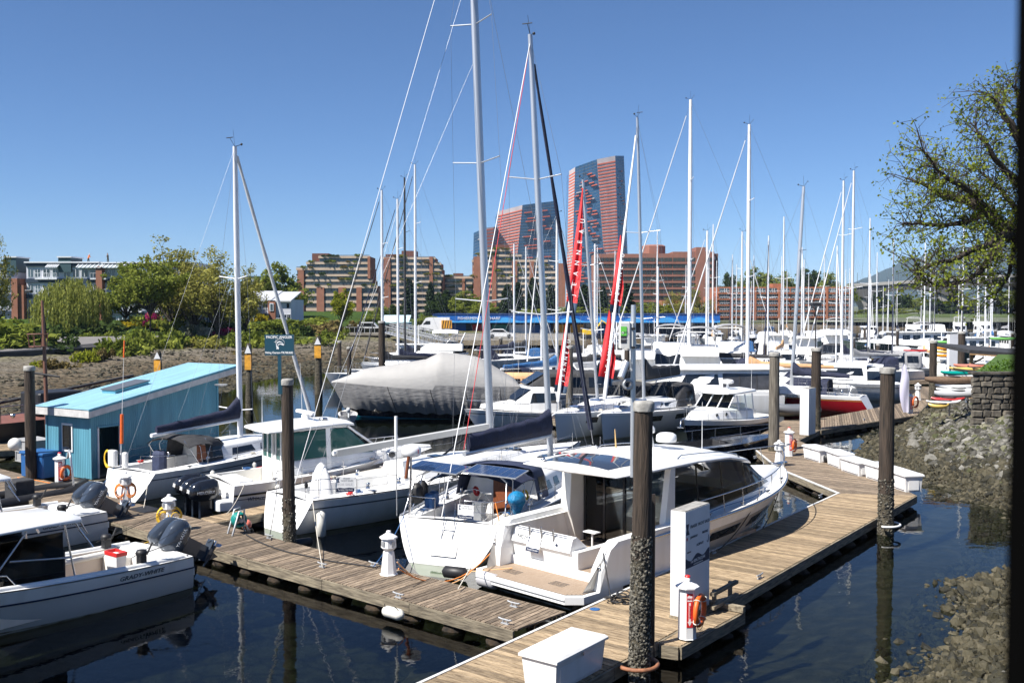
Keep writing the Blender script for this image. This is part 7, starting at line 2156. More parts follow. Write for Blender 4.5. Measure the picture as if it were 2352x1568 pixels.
  MB().tube([(L * .3, 0, zd + 2.0), (L * .3, 0, zd + 4.4)], .05, 6).build('signal_mast', WHITE, S)
 for sd in (1, -1):
  MB().tube([H.edge(L * x, sd, .06, .55) for x in np.linspace(.5, .98, 7)], .02, 5).build('bow_rail', STEEL, S)
 antenna(S, (L * .3, B * .2, zd + 1.5), 2.6, .015)
 return S
def put(o, px, Y, deg, z=0, y=900):
 p = P(px, y, Y)
 o.location = (p.x, p.y, z); o.rotation_euler = (0, 0, R(deg))
 return o
def put_mast(o, L, px, Y, deg):
 p = P(px, 900, Y)
 a = R(deg)
 o.location = (p.x - L * .58 * math.cos(a), p.y - L * .58 * math.sin(a), 0); o.rotation_euler = (0, 0, a)
 return o
SILV = pm('sail_silver', (.62, .62, .63), .6)
def vis_sail(label, L, px, ytop, Y, deg, hullm, cover, furlm, **kw):
 o = gsail(label, L, hullm, cover, furlm, top=pxz(ytop, Y), **kw)
 return put_mast(o, L, px, Y, deg)
vis_sail('white sloop with tan sail cover behind the catamaran', 15, 1716, 286, 78, 176, WHITE, TANC, SILV, boomk=.46)
vis_sail('large white yacht with dark grey boom cover and thick mast', 18, 1582, 229, 88, 172, WHITE, CHAR, SILV, boomk=.46)
vis_sail('white sloop with the taller of the paired masts near the bridge', 14, 1955, 392, 96, 200, WHITE, GREYC, SILV)
vis_sail('white sloop with the shorter of the paired masts near the bridge', 14, 1932, 415, 101, 200, WHITE, NAVY, SILV)
vis_sail('moored sloop with black furled sail left of the tarp covered yacht', 13, 879, 437, 92, 205, WHITE, CHAR, CHAR)
vis_sail('moored sloop with navy furled sail behind the tarp covered yacht', 13, 915, 457, 97, 205, WHITE, NAVY, NAVY)
vis_sail('moored sloop with tall pale mast and charcoal furled sail behind the tarp covered yacht', 14, 955, 378, 103, 205, WHITE, CHAR, CHAR)
vis_sail('slim sloop with dark thin mast behind the tarp covered yacht', 12, 931, 408, 110, 205, WHITE, NAVY, None, mastm=CHAR)
vis_sail('sloop with mast just left of the navy furled sail', 13, 1279, 488, 84, 30, WHITE, BLUEC, SILV)
vis_sail('sloop with mast between the red banners', 12, 1366, 560, 92, 25, WHITE, CHAR, SILV)
vis_sail('sloop with short mast in front of the brick apartments', 12, 1181, 560, 120, 20, WHITE, NAVY, SILV)
vis_sail('sloop with short mast right of the grey boom mast', 11, 1208, 566, 128, 25, WHITE, CHAR, SILV)
vis_sail('sloop with mast crossing the right end of the brick hotel', 12, 1622, 530, 108, 170, WHITE, NAVY, SILV)
vis_sail('sloop with thin mast left of the tan covered sloop', 12, 1702, 532, 118, 10, WHITE, BLUEC, SILV)
vis_sail('sloop with mast left of the thick masted yacht', 11, 1510, 612, 112, 15, WHITE, NAVY, SILV)
put(gmotor('white hardtop cruiser with black canvas and orange trim behind the red banners', 13, 'canvas', WHITE, canvas=CHAR), 1405, 74, 192)
put(gmotor('white motor yacht with dark windows behind the red sloop', 14, 'express', WHITE), 2062, 82, 178)
put(gmotor('grey canvas covered sport yacht behind the white motor yacht', 13, 'canvas', GREYC, canvas=GREYC), 2118, 104, 180)
put(gmotor('sleek white express cruiser in the middle of the marina', 13, 'express', WHITE), 1905, 106, 184)
put(gmotor('white flybridge cruiser with hard canopy above the tarp covered yacht', 12, 'fly', WHITE, canvas=PAINTW), 1095, 104, 180)
put(gmotor('small grey trawler left of the flybridge cruiser', 9, 'trawler', GREYC), 1012, 122, 175)
put(gmotor('dark green fishing trawler below the bridge', 18, 'trawler', pm('green_hull', (.04, .075, .06), .5), cat='trawler'), 2200, 145, 185)
put(gmotor('dark green workboat near the right edge below the bridge', 15, 'trawler', pm('green_hull', (.04, .075, .06), .5), cat='trawler'), 2320, 130, 185)
put(gmotor('white open motorboat beside the short dock behind the tarp covered yacht', 8, 'express', WHITE), 1322, 66, 205)
put(gmotor('small white cuddy boat beside the stern of the tarp covered yacht', 8.5, 'canvas', WHITE, canvas=TANC), 1255, 78, 200)
protoS = [gsail('white sloop with %s sail cover in the crowded marina rows' % n, L, hm, c, f, parts=1, group='sailboats in the marina rows') for n, L, hm, c, f in (('navy', 10.5, WHITE, NAVY, SILV), ('grey', 11.5, WHITE, GREYC, None), ('bright blue', 9.5, WHITE, BLUEC, SILV), ('tan', 12, WHITE2, TANC, None), ('charcoal', 11, NAVYHULL, CHAR, NAVY))]
protoS[4]['label'] = 'dark hulled sloop with charcoal sail cover in the crowded marina rows'
protoM = [gmotor('%s in the crowded marina rows' % n, L, k, hm, 'motor cruisers in the marina rows', canvas=cv) for n, L, k, hm, cv in (('white express cruiser', 10, 'express', WHITE, None), ('white flybridge cruiser', 12, 'fly', WHITE, GREYC), ('white cruiser with blue canopy', 9, 'canvas', WHITE, BLUEC), ('cream trawler', 11, 'trawler', WHITE2, None), ('white cruiser with black canopy', 10, 'canvas', WHITE, CHAR), ('dark hulled express cruiser', 12, 'express', NAVYHULL, None))]
used = set()
SB = [o['label'].replace(' in the crowded marina rows', '') for o in protoS]; MBN = [o['label'].replace(' in the crowded marina rows', '') for o in protoM]
taken = [(o.location.x, o.location.y) for o in bpy.data.objects if o.parent is None and o.get('category') in ('sailboat', 'motor cruiser', 'catamaran', 'cabin cruiser', 'trawler', 'covered yacht') and o.location.length > 1]
r5 = random.Random(3)
crowd = []
for rowi, (Y, x0, x1, ms) in enumerate(((82, 1330, 2240, .25), (95, 1240, 2330, .3), (109, 1200, 2400, .4), (125, 1060, 2400, .45), (144, 1330, 2400, .5), (168, 1440, 2400, .58), (198, 1560, 2400, .7), (235, 1640, 2400, .78))):
 dx = 4.3 * FPX / Y
 px = x0 + r5.uniform(0, dx)
 while px < x1:
  p = P(px, 900, Y + r5.uniform(-3, 3))
  if all(math.hypot(p.x - a, p.y - b) > 4.7 for a, b in taken):
   pool, key = (protoS, 's') if r5.random() < ms else (protoM, 'm')
   i = r5.randrange(len(pool))
   deg = r5.choice((75, 255)) + r5.uniform(-10, 10)
   s = r5.uniform(.88, 1.18)
   if (key, i) not in used:
    used.add((key, i)); o = pool[i]; crowd.append((key, i, rowi, px, o))
    o.location = (p.x, p.y, 0); o.rotation_euler = (0, 0, R(deg)); o.scale = (s, s, s)
   else:
    o = copy_tree(pool[i], None, (p.x, p.y, 0), R(deg), None, s)
   crowd.append((key, i, rowi, px, o))
  px += dx * r5.uniform(.9, 1.2)
ROWN = ('nearest', 'second', 'third', 'fourth', 'fifth', 'sixth', 'seventh', 'farthest')
cnt_ = {}
for key, i, rowi, px, o in crowd:
 pool = protoS if key == 's' else protoM
 k = (key, i, rowi); cnt_[k] = cnt_.get(k, 0) + 1
 base = (SB if key == 's' else MBN)[i]
 o['label'] = '%s, %s such from left, %s marina row' % (base, ORD[cnt_[k] - 1], ROWN[rowi])
for key, pool in (('s', protoS), ('m', protoM)):
 for i, o in enumerate(pool):
  if (key, i) not in used:
   put(o, 1500 + 90 * i, 190, 80)
for i, (Y, x0, x1) in enumerate(((97, 1260, 2330), (134, 1180, 2400), (183, 1560, 2400))):
 a, b = P(x0, 900, Y), P(x1, 900, Y)
 o = MB().bbox(a.x, b.x, Y - .9, Y + .9, .1, DZ).build('walkway_float', PLANKB); tag(o, ('nearest', 'middle', 'farthest')[i] + ' long floating walkway between the rows of moored boats', 'walkway')
# buildings
BRICK = pm('brick_far', (0.27, 0.115, 0.07), 0.85, var=0.15, vs=0.6, bump=0.1, bs=3)
BRICK2 = pm('brick_hotel', (0.26, 0.115, 0.08), 0.85, var=0.12, vs=0.5)
BRICK3 = pm('brick_orange', (0.34, 0.125, 0.06), 0.85, var=0.12, vs=0.5)
BRICKD = pm('brick_dark', (0.13, 0.055, 0.04), 0.85, var=0.12, vs=0.5)
CONCB = pm('concrete_band', (0.48, 0.37, 0.28), 0.8, var=0.1, vs=0.4)
WGLASS = pm('window_glass', (0.05, 0.075, 0.09), 0.08, spec=0.9, rndv=0.6)
OGLASS = pm('bronze_glass', (0.035, 0.036, 0.025), 0.15, spec=0.7, rndv=0.35)
BGLASS = pm('tower_glass', (0.028, 0.085, 0.17), 0.10, spec=0.7, var=0.35, vs=0.08)
ORNG = pm('tower_orange', (0.58, 0.13, 0.065), 0.5, var=0.1, vs=0.1)
PALEW = pm('tower_pale', (0.46, 0.40, 0.40), 0.4, var=0.2, vs=0.12)
LILAC = pm('stucco_white', (0.55, 0.56, 0.62), 0.75, var=0.06, vs=0.4)
DKBLUE = pm('siding_dark_blue', (0.018, 0.035, 0.06), 0.6, var=0.15, vs=0.6)
TEALW = pm('siding_teal', (0.03, 0.07, 0.085), 0.6)
FRAMEW = pm('frame_white', (0.62, 0.64, 0.67), 0.5)
FOL = {}
def box_px(xl, xr, yt, yb, Y, deep):
 a, b = P(xl, 700, Y), P(xr, 700, Y)
 return a.x, b.x, pxz(yb, Y), pxz(yt, Y)
def building(label, Y, cat='building', name='apartment_building', group=None):
 return thing(name, label, cat, (0, Y, 0), 0, group)
def block(o, xl, xr, yt, yb, Y, deep, mat, name='wall', y0=0.0):
 x0, x1, zb, zt = box_px(xl, xr, yt, yb, Y, deep)
 return MB().bbox(x0, x1, y0, y0 + deep, min(zb, 1.0), zt).build(name, mat, o)
def rect(o, xl, xr, yt, yb, Y, mat, name, off=-.05, th=.1, parent=None):
 x0, x1, zb, zt = box_px(xl, xr, yt, yb, Y, 0)
 return MB().bbox(x0, x1, off, off + th, zb, zt).build(name, mat, parent or o)
def window_grid(o, xl, xr, rows, n, Y, frame, glassm, fx=.12, off=-.06, name='window', mull=True):
 w = (xr - xl) / n
 for yt, yb in rows:
  for i in range(n):
   a, b = xl + w * (i + fx / 2), xl + w * (i + 1 - fx / 2)
   f = rect(o, a, b, yt, yb, Y, frame, name, off, .08)
   m = .12
   rect(o, a + (b - a) * m, b - (b - a) * m, yt + (yb - yt) * .1, yb - (yb - yt) * .1, Y, glassm, 'pane', off - .04, .06, f)
   if mull:
    rect(o, (a + b) / 2 - w * .03, (a + b) / 2 + w * .03, yt + (yb - yt) * .1, yb - (yb - yt) * .1, Y, frame, 'mullion', off - .06, .04, f)
def balcony(o, xl, xr, yt, yb, Y, out=1.3, mat=FRAMEW, slab=None):
 x0, x1, zb, zt = box_px(xl, xr, yt, yb, Y, 0)
 b = MB().bbox(x0, x1, -out, 0, zb - .25, zb).build('balcony', slab or mat, o)
 MB().bbox(x0, x1, -out, -out + .05, zt - .08, zt).build('top_rail', mat, b)
 n = max(3, int((x1 - x0) / .5))
 mb = MB()
 for i in range(n + 1):
  x = x0 + (x1 - x0) * i / n
  mb.bbox(x - .025, x + .025, -out, -out + .04, zb, zt - .08)
 mb.build('balusters', mat, b)
 return b
Y = 186
A = building('four storey white and dark blue waterfront apartments behind the willow', Y)
block(A, -40, 40, 612, 752, Y, 14, LILAC); block(A, 62, 232, 603, 752, Y, 14, LILAC); block(A, 236, 440, 604, 752, Y, 14, LILAC)
block(A, 36, 50, 640, 752, Y, 10, BRICK, 'brick_pier', -1.6); block(A, 50, 62, 655, 752, Y, 10, BRICK, 'brick_pier', -1.2)
block(A, 228, 242, 612, 752, Y, 10, BRICK, 'brick_pier', -1.4)
for xl, xr in ((14, 42), (138, 167)):
 rect(A, xl, xr, 591, 625, Y, TEALW, 'chimney', -.5, 5); rect(A, xl - 2, xr + 2, 589, 592, Y, FRAMEW, 'chimney_cap', -.7, 5.4)
for y in (603, 640, 676, 714, 744):
 for xl, xr in ((-40, 36), (62, 226), (244, 440)):
  rect(A, xl, xr, y + (2 if y == 603 else 0), y + 9, Y, DKBLUE, 'floor_band', -.35, .4)
rws = ((616, 638), (652, 674), (688, 712), (726, 743))
window_grid(A, -36, 36, rws, 4, Y, FRAMEW, WGLASS); window_grid(A, 64, 96, rws, 2, Y, FRAMEW, WGLASS); window_grid(A, 98, 140, rws, 2, Y, FRAMEW, WGLASS)
window_grid(A, 145, 226, rws, 4, Y, FRAMEW, WGLASS); window_grid(A, 246, 436, rws, 8, Y, FRAMEW, WGLASS)
for xl, xr in ((88, 118), (120, 138), (214, 250), (300, 330), (360, 400)):
 for yt, yb in ((627, 639), (664, 676), (701, 714)):
  balcony(A, xl, xr, yt, yb, Y, 1.2)
for xl, xr in ((185, 240), (244, 300), (115, 140)):
 x0, x1, zb, zt = box_px(xl, xr, 604, 616, Y, 0)
 MB().prism([V((x0, .4, zt)), V((x1, .4, zt)), V((x1, -1.6, zb)), V((x0, -1.6, zb))], (0, 0, .06)).build('sunroom_glass', pm('sunroom', (.35, .4, .42), .1), A)
 for i in range(7):
  x = x0 + (x1 - x0) * i / 6
  MB().prism([V((x - .08, .4, zt + .1)), V((x + .08, .4, zt + .1)), V((x + .08, -1.65, zb + .1)), V((x - .08, -1.65, zb + .1))], (0, 0, .08)).build('glazing_bar', FRAMEW, A)
rect(A, 60, 232, 601, 604, Y, FRAMEW, 'roof_edge', -.6, 15); rect(A, 236, 442, 602, 605, Y, FRAMEW, 'roof_edge', -.6, 15)
Y = 196
A = building('white townhouse with brick pier and grey metal roof behind the sign', Y, 'townhouse', 'townhouse')
block(A, 560, 640, 690, 760, Y, 10, LILAC); block(A, 640, 668, 688, 760, Y, 12, LILAC); rect(A, 617, 634, 690, 748, Y, BRICK, 'brick_pier', -.6, 1.0)
for xl, xr, yt in ((555, 625, 681), (622, 670, 683)):
 x0, x1, zb, zt = box_px(xl, xr, yt, yt + 10, Y, 0)
 MB().prism([V((x0, -.6, zb)), V((x1, -.6, zb)), V((x1, 9, zt + 1.0)), V((x0, 9, zt + 1.0))], (0, 0, .25)).build('metal_roof', pm('roof_metal', (.5, .51, .53), .4), A)
rect(A, 621, 630, 696, 714, Y, FRAMEW, 'window', -.75, .2); rect(A, 623, 628, 698, 712, Y, WGLASS, 'pane', -.8, .1)
rect(A, 659, 664, 697, 707, Y, DGLASS, 'window', -.08, .1)
window_grid(A, 575, 616, ((697, 712), (718, 736)), 3, Y, FRAMEW, WGLASS); window_grid(A, 640, 667, ((721, 734),), 3, Y, FRAMEW, DGLASS)
balcony(A, 588, 620, 708, 720, Y, 1.6, FRAMEW, DKBLUE); balcony(A, 588, 622, 730, 742, Y, 1.6, FRAMEW, DKBLUE); balcony(A, 638, 668, 730, 743, Y, 1.6, FRAMEW, DKBLUE)
Y = 192
A = building('low white townhouse row half hidden behind the trees', Y, 'townhouse', 'townhouse')
block(A, 440, 585, 702, 762, Y, 8, LILAC); rect(A, 440, 586, 712, 722, Y, DKBLUE, 'floor_band', -.3, .35)
window_grid(A, 445, 580, ((704, 712), (725, 742)), 10, Y, FRAMEW, WGLASS); rect(A, 436, 590, 699, 703, Y, FRAMEW, 'roof_edge', -.5, 9)
rect(A, 534, 541, 700, 752, Y, BRICK, 'brick_pier', -.5, .5)
Y = 260
A = building('dark teal apartment block behind the trees', Y)
block(A, 556, 606, 634, 730, Y, 12, TEALW); window_grid(A, 559, 604, ((641, 652), (661, 671), (681, 691)), 3, Y, FRAMEW, WGLASS)
def terrace(label, Y, floors, piers, extras=(), bay=14):
 floors = [(a + rnd.choice((-3, 0, 3)), b + rnd.choice((-3, 0, 2)), c_, d_) for a, b, c_, d_ in floors]
 o = building(label, Y, 'apartment building', 'brick_terrace', 'brick terrace apartments')
 for k, (xl, xr, yt, yb) in enumerate(floors):
  block(o, xl, xr, yt, yb, Y, 16, BRICK, 'storey', .35 * k if k < 0 else 0)
 for k, (xl, xr, yt, yb) in enumerate(floors):
  h = yb - yt
  rect(o, xl - 1, xr + 1, yt - 1, yt + h * .30, Y, CONCB, 'floor_band', -1.1, 1.3)
  rect(o, xl + 1, xr - 1, yt + h * .30, yb, Y, WGLASS, 'shaded_strip', -.12, .1)
  n = max(2, int((xr - xl) / bay))
  w = (xr - xl) / n
  for i in range(n):
   a, b = xl + w * (i + .05), xl + w * (i + .95)
   f = rect(o, a, b, yt + h * .32, yb - h * .04, Y, INKG, 'window', -.28, .1)
   rect(o, a + w * .06, (a + b) / 2 - w * .03, yt + h * .36, yb - h * .1, Y, WGLASS, 'pane', -.34, .06, f)
   rect(o, (a + b) / 2 + w * .03, b - w * .06, yt + h * .36, yb - h * .1, Y, WGLASS, 'pane', -.34, .06, f)
  if rnd.random() < .9:
   rect(o, xl, xr, yt - h * .22, yt - h * .12, Y, INKG, 'railing', -1.0, .05)
 for xl, xr, yt, yb in piers:
  rect(o, xl, xr, yt, yb, Y, BRICK, 'brick_pier', -1.5, 2.0)
 for xl, xr, yt, yb in extras:
  block(o, xl, xr, yt, yb, Y, 8, BRICKD, 'lift_tower', 3)
 TERR.append((o, Y, floors))
 return o
TERR = []
f1_ = [(731, 850, 589, 603), (706, 850, 603, 616), (683, 852, 616, 631), (702, 853, 631, 643), (702, 858, 643, 656), (702, 864, 656, 675), (702, 866, 675, 691), (702, 866, 691, 708), (702, 866, 708, 727), (702, 866, 727, 742)]
terrace('stepped brick terrace apartments with planted roof decks, leftmost', 392, f1_, [(729, 746, 660, 735), (779, 796, 660, 735), (820, 832, 660, 735), (687, 700, 620, 735), (846, 852, 590, 640)], [(714, 752, 581, 603)])
f2_ = [(884, 1000, 592, 605)] + [(884, 1016, 605 + 13.4 * i, 618.4 + 13.4 * i) for i in range(10)]
terrace('brick apartment block with rounded bays, second from the left', 420, f2_, [(884, 898, 592, 740), (987, 995, 590, 740)], [(921, 955, 575, 594), (884, 922, 583, 594)])
terrace('low brick apartment wing joining the two larger blocks', 432, [(1014, 1104, 636 + 13 * i, 649 + 13 * i) for i in range(7)], [(1062, 1068, 640, 720)], [(1040, 1062, 627, 638)])
f3_ = [(1112, 1172, 574, 586), (1100, 1200, 586, 598), (1088, 1260, 598, 611), (1088, 1270, 611, 624), (1088, 1282, 624, 637), (1088, 1282, 637, 650), (1088, 1282, 650, 663), (1088, 1282, 663, 676), (1088, 1282, 676, 690), (1088, 1282, 690, 705)]
terrace('tall brick apartment block in front of the shorter tower', 425, f3_, [(1088, 1104, 590, 705), (1130, 1140, 590, 705), (1176, 1188, 600, 705), (1216, 1226, 600, 705), (1282, 1298, 605, 705)], [(1136, 1170, 561, 580), (1240, 1262, 612, 640)])
def tower(label, Y, facets, floors, seed):
 o = building(label, Y, 'tower', 'glass_tower', 'glass towers')
 r6 = random.Random(seed)
 yb = 705
 tops, bots = [], []
 for f in facets:
  kind, (xt0, yt0, xb0), (xt1, yt1, xb1), d0, d1 = f
  def pt(u, v):
   d = d0 + (d1 - d0) * u
   yt = yt0 + (yt1 - yt0) * u
   xb, xt = xb0 + (xb1 - xb0) * u, xt0 + (xt1 - xt0) * u
   q = P(xb + (xt - xb) * v, yb + (yt - yb) * v, Y + d)
   return V((q.x, d, q.z))
  base = {'o': PALEW, 'b': BGLASS}[kind]
  MB().loft([[pt(0, 0), pt(0, 1)], [pt(.5, 0), pt(.5, 1)], [pt(1, 0), pt(1, 1)]], False, False, False).build('facade', base, o)
  tops += [pt(0, 1), pt(1, 1)]; bots += [pt(0, 0), pt(1, 0)]
  dz = V((0, -.5, 0))
  H_ = pt(0, 1).z - pt(0, 0).z
  for k in range(floors):
   v0 = (k + .1) / floors; v1 = (k + .5) / floors
   if kind == 'o' and v1 < .985:
    MB().prism([pt(0, v0) + dz, pt(1, v0) + dz, pt(1, v1) + dz, pt(0, v1) + dz], (0, .4, 0)).build('spandrel', ORNG, o)
   elif kind == 'b':
    MB().prism([pt(0, v0) + dz * .4, pt(1, v0) + dz * .4, pt(1, v0 + .12 / floors) + dz * .4, pt(0, v0 + .12 / floors) + dz * .4], (0, .15, 0)).build('slab_edge', pm('slab_grey', (.12, .15, .19), .5), o)
    if v0 < .93:
     for _ in range(3 if abs(xt1 - xt0) > 30 else 1):
      if r6.random() < .62:
       u0 = r6.uniform(.03, .75); u1 = min(.97, u0 + r6.uniform(.12, .24))
       a, b = pt(u0, v0) + V((0, -2.4, 0)), pt(u1, v0) + V((0, -2.4, 0))
       MB().prism([a, b, b + V((0, 2.3, 0)), a + V((0, 2.3, 0))], (0, 0, H_ / floors * .33)).build('balcony', ORNG if r6.random() < .85 else PALEW, o)
  if kind == 'b':
   for u in (.2, .4, .6, .8):
    MB().prism([pt(u, 0) + dz * .3, pt(u + .008, 0) + dz * .3, pt(u + .008, 1) + dz * .3, pt(u, 1) + dz * .3], (0, .1, 0)).build('mullion', INKG, o)
 n = len(tops)
 back = [V((p.x, 60, p.z)) for p in (tops[-1], tops[0])]
 MB().add(tops + back, [list(range(n + 2))]).build('roof', BGLASS, o, fix=False)
 for a, b in ((tops[0], bots[0]), (tops[-1], bots[-1])):
  MB().quad(a, b, V((b.x, 60, b.z)), V((a.x, 60, a.z))).build('side_facade', BGLASS, o, fix=False)
 return o
tower('tall angular glass tower with orange banded corner facets', 1080, [
 ('o', (1307, 393, 1300), (1321, 384, 1312), 14, 4), ('b', (1321, 384, 1312), (1371, 366, 1396), 4, 0),
 ('o', (1371, 366, 1396), (1413, 358, 1424), 0, 3), ('b', (1413, 358, 1424), (1433, 358, 1446), 3, 22)], 46, 4)
tower('shorter glass tower with orange banded face left of the tall tower', 1120, [
 ('b', (1138, 500, 1132), (1143, 486, 1140), 20, 4), ('o', (1143, 486, 1140), (1200, 471, 1176), 4, 0),
 ('b', (1200, 471, 1176), (1280, 461, 1283), 0, 8)], 34, 9)
tower('small glass block at the foot of the shorter tower', 1100, [
 ('b', (1088, 535, 1084), (1113, 524, 1104), 6, 0), ('o', (1113, 524, 1104), (1134, 521, 1128), 0, 4), ('b', (1134, 521, 1128), (1141, 521, 1141), 4, 12)], 24, 2)
Y = 455
A = building('long brick hotel with horizontal window bands', Y, 'hotel', 'brick_hotel')
segs = [(1366, 1470, 583), (1470, 1545, 582), (1545, 1618, 578), (1618, 1640, 578)]
for xl, xr, yt in segs:
 block(A, xl, xr, yt, 700, Y, 20, BRICK2)
block(A, 1640, 1650, 582, 700, Y, 18, BRICKD, 'end_wall', 1.5)
for k in range(8):
 yt = 592 + 14.6 * k
 for xl, xr in ((1369, 1419), (1421, 1470), (1472, 1505), (1507, 1543), (1545, 1573), (1575, 1597), (1619, 1634)):
  w = rect(A, xl, xr, yt, yt + 8.5, Y, OGLASS, 'window_band', -.1, .14)
  n = max(2, int((xr - xl) / 9))
  for i in range(1, n):
   x = xl + (xr - xl) * i / n
   rect(A, x - .35, x + .35, yt, yt + 8.5, Y, BRICKD, 'mullion', -.16, .08, w)
 rect(A, 1366, 1618, yt + 10, yt + 14, Y, BRICK2, 'spandrel', -.5, .55)
c = P(1501, 570, Y + 10); r_ = 29 * Y / FPX
MB().lathe([(r_, pxz(600, Y)), (r_, pxz(563, Y)), (r_ * .8, pxz(560, Y))], 8, (c.x, 10, 0), smooth=False, ph=.3).build('roof_drum', BRICK2, A)
block(A, 1597, 1619, 568, 690, Y, 12, BRICK2, 'stair_tower', -1.2)
rect(A, 1636, 1643, 588, 596, Y, PAINTW, 'hotel_logo', .9, .5)
Y = 335
A = building('low orange brick apartments with rows of white balconies', Y)
block(A, 1648, 1955, 659, 745, Y, 16, BRICK3); block(A, 1634, 1650, 681, 745, Y, 14, BRICK3)
for k in range(5):
 yt = 662 + 13.6 * k
 for i in range(11):
  xl = 1652 + 27.4 * i
  f = rect(A, xl, xl + 23, yt, yt + 9.5, Y, WGLASS, 'loggia', -.1, .12)
  rect(A, xl + 11, xl + 12, yt, yt + 9.5, Y, FRAMEW, 'mullion', -.2, .1, f)
  rect(A, xl + 16, xl + 17, yt, yt + 9.5, Y, FRAMEW, 'mullion', -.2, .1, f)
  b = rect(A, xl, xl + 23, yt + 5.8, yt + 6.6, Y, FRAMEW, 'balcony_rail', -1.2, .08)
  for q in range(5):
   rect(A, xl + 5.6 * q, xl + 5.6 * q + .5, yt + 5.8, yt + 9.6, Y, FRAMEW, 'baluster', -1.2, .06, b)
 rect(A, 1648, 1955, yt + 10, yt + 13, Y, BRICK3, 'floor_band', -1.3, 1.4)
for i in range(5):
 rect(A, 1675.5 + 54.8 * i, 1680 + 54.8 * i, 659, 745, Y, BRICK3, 'brick_pier', -1.5, 1.6)
rect(A, 1778, 1798, 651, 660, Y, BRICK3, 'lift_tower', 2, 5)
Y = 330
A = building('low brick pavilion with arched windows and white frames', Y)
block(A, 1520, 1634, 690, 745, Y, 10, BRICK3)
for i in range(11):
 xl = 1523 + 10.1 * i
 x0, x1, zb, zt = box_px(xl, xl + 6, 697, 711, Y, 0)
 r_ = (x1 - x0) / 2
 poly = [V((x0, -.05, zb)), V((x1, -.05, zb))] + [V(((x0 + x1) / 2 + r_ * math.cos(a), -.05, zt - r_ + r_ * math.sin(a))) for a in [R(22.5 * k) for k in range(9)]]
 w = MB().prism(poly, (0, -.1, 0)).build('arched_window', FRAMEW, A)
 MB().bbox(x0 + .25, x1 - .25, -.2, -.12, zb + .2, zt - r_).build('pane', WGLASS, w)
 rect(A, xl, xl + 7, 717, 728, Y, FRAMEW, 'window', -.15, .1)
Y = 205
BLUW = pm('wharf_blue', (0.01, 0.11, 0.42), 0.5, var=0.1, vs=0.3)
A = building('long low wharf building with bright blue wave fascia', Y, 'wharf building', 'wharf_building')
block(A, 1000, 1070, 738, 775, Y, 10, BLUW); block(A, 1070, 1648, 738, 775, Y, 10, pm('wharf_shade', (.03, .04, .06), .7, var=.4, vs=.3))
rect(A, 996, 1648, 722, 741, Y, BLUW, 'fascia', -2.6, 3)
x0, x1, zb, zt = box_px(996, 1648, 728, 740, Y, 0)
n = 90
wave = [V((x0 + (x1 - x0) * i / n, -2.63, zb + (zt - zb) * (.62 + .38 * math.sin(i * .62)))) for i in range(n + 1)]
MB().loft([[V((p.x, p.y, zb)) for p in wave], wave], False, False, False).build('fascia_wave', pm('wharf_light_blue', (.06, .34, .72), .5), A, fix=False)
rect(A, 996, 1650, 720.5, 722.5, Y, pm('navy_trim', (.01, .03, .12), .5), 'roof_edge', -2.7, 13)
p_ = P(1100, 731, Y - 2.75)
text('lettering', "FISHERMEN'S    WHARF", .8, INKW, A, (p_.x, -2.72, p_.z), (R(90), 0, 0), ext=.02, sx=1.05)
for xl, xr, m in ((1010, 1028, PAINTW), (1085, 1125, REDP), (1130, 1165, pm('wharf_green', (.02, .2, .16), .5)), (1170, 1215, PAINTW), (1220, 1265, BLUEP), (1272, 1300, MKO), (1310, 1345, MKO), (1370, 1400, BLUEP), (1415, 1450, MKO)):
 rect(A, xl, xr, 745, 766, Y, m, 'shop_front', -.2, .15)
Y = 210
A = building('pale blue metal shed left of the wharf building', Y, 'shed', 'metal_shed')
block(A, 880, 936, 741, 770, Y, 9, pm('pale_blue_metal', (.42, .60, .68), .5))
x0, x1, zb, zt = box_px(880, 936, 730, 741, Y, 0)
MB().prism([V((x0 - .3, -.4, zb)), V((x1 + .3, -.4, zb)), V((x1 + .3, 4.5, zt + .4)), V((x0 - .3, 4.5, zt + .4))], (0, 0, .15)).build('roof', pm('pale_blue_roof', (.5, .66, .74), .45), A)
WD = pm('wharf_deck', (.20, .18, .15), .9, var=.3, vs=.6)
a, b = P(1015, 790, 152), P(1345, 790, 152)
o = thing('timber_wharf', 'timber wharf deck on dark piles below the blue building', 'wharf', (0, 152, 0))
MB().bbox(a.x, b.x, 0, 34, 2.0, 2.35).build('deck_slab', WD, o); MB().bbox(a.x, b.x, -.2, 0, 1.6, 2.35).build('cap_beam', BEAM, o)
for i in range(22):
 x = a.x + (b.x - a.x) * (i + .5) / 22
 MB().lathe([(.22, -2), (.2, 1.9)], 8, (x, .4 + .4 * (i % 2), 0)).build('wharf_pile', PILEB, o)
for i in range(12):
 x = a.x + (b.x - a.x) * i / 11
 MB().bbox(x - .03, x + .03, .2, .26, 2.35, 3.4).build('rail_post', GALV, o)
for z in (2.9, 3.38):
 MB().bbox(a.x, b.x, .2, .26, z, z + .06).build('rail', GALV, o)
a, b = P(792, 768, 168), P(884, 768, 168)
o = thing('pier_head', 'dark concrete pier head at the top of the gangway', 'pier', (0, 168, 0))
MB().bbox(a.x, b.x, 0, 10, .0, 2.6).build('wall', pm('dark_concrete', (.06, .055, .05), .9, var=.3, vs=.4), o); MB().bbox(a.x - .3, b.x + .3, -.4, 10, 2.6, 2.95).build('deck_slab', WD, o)
for i in range(9):
 x = a.x + (b.x - a.x) * i / 8
 MB().bbox(x - .04, x + .04, -.3, -.22, 2.95, 4.0).build('rail_post', GALV, o)
MB().bbox(a.x, b.x, -.3, -.22, 3.95, 4.03).build('rail', GALV, o); MB().bbox(a.x, b.x, -.28, -.25, 3.1, 3.85).build('rail_glass', SMOKE, o)
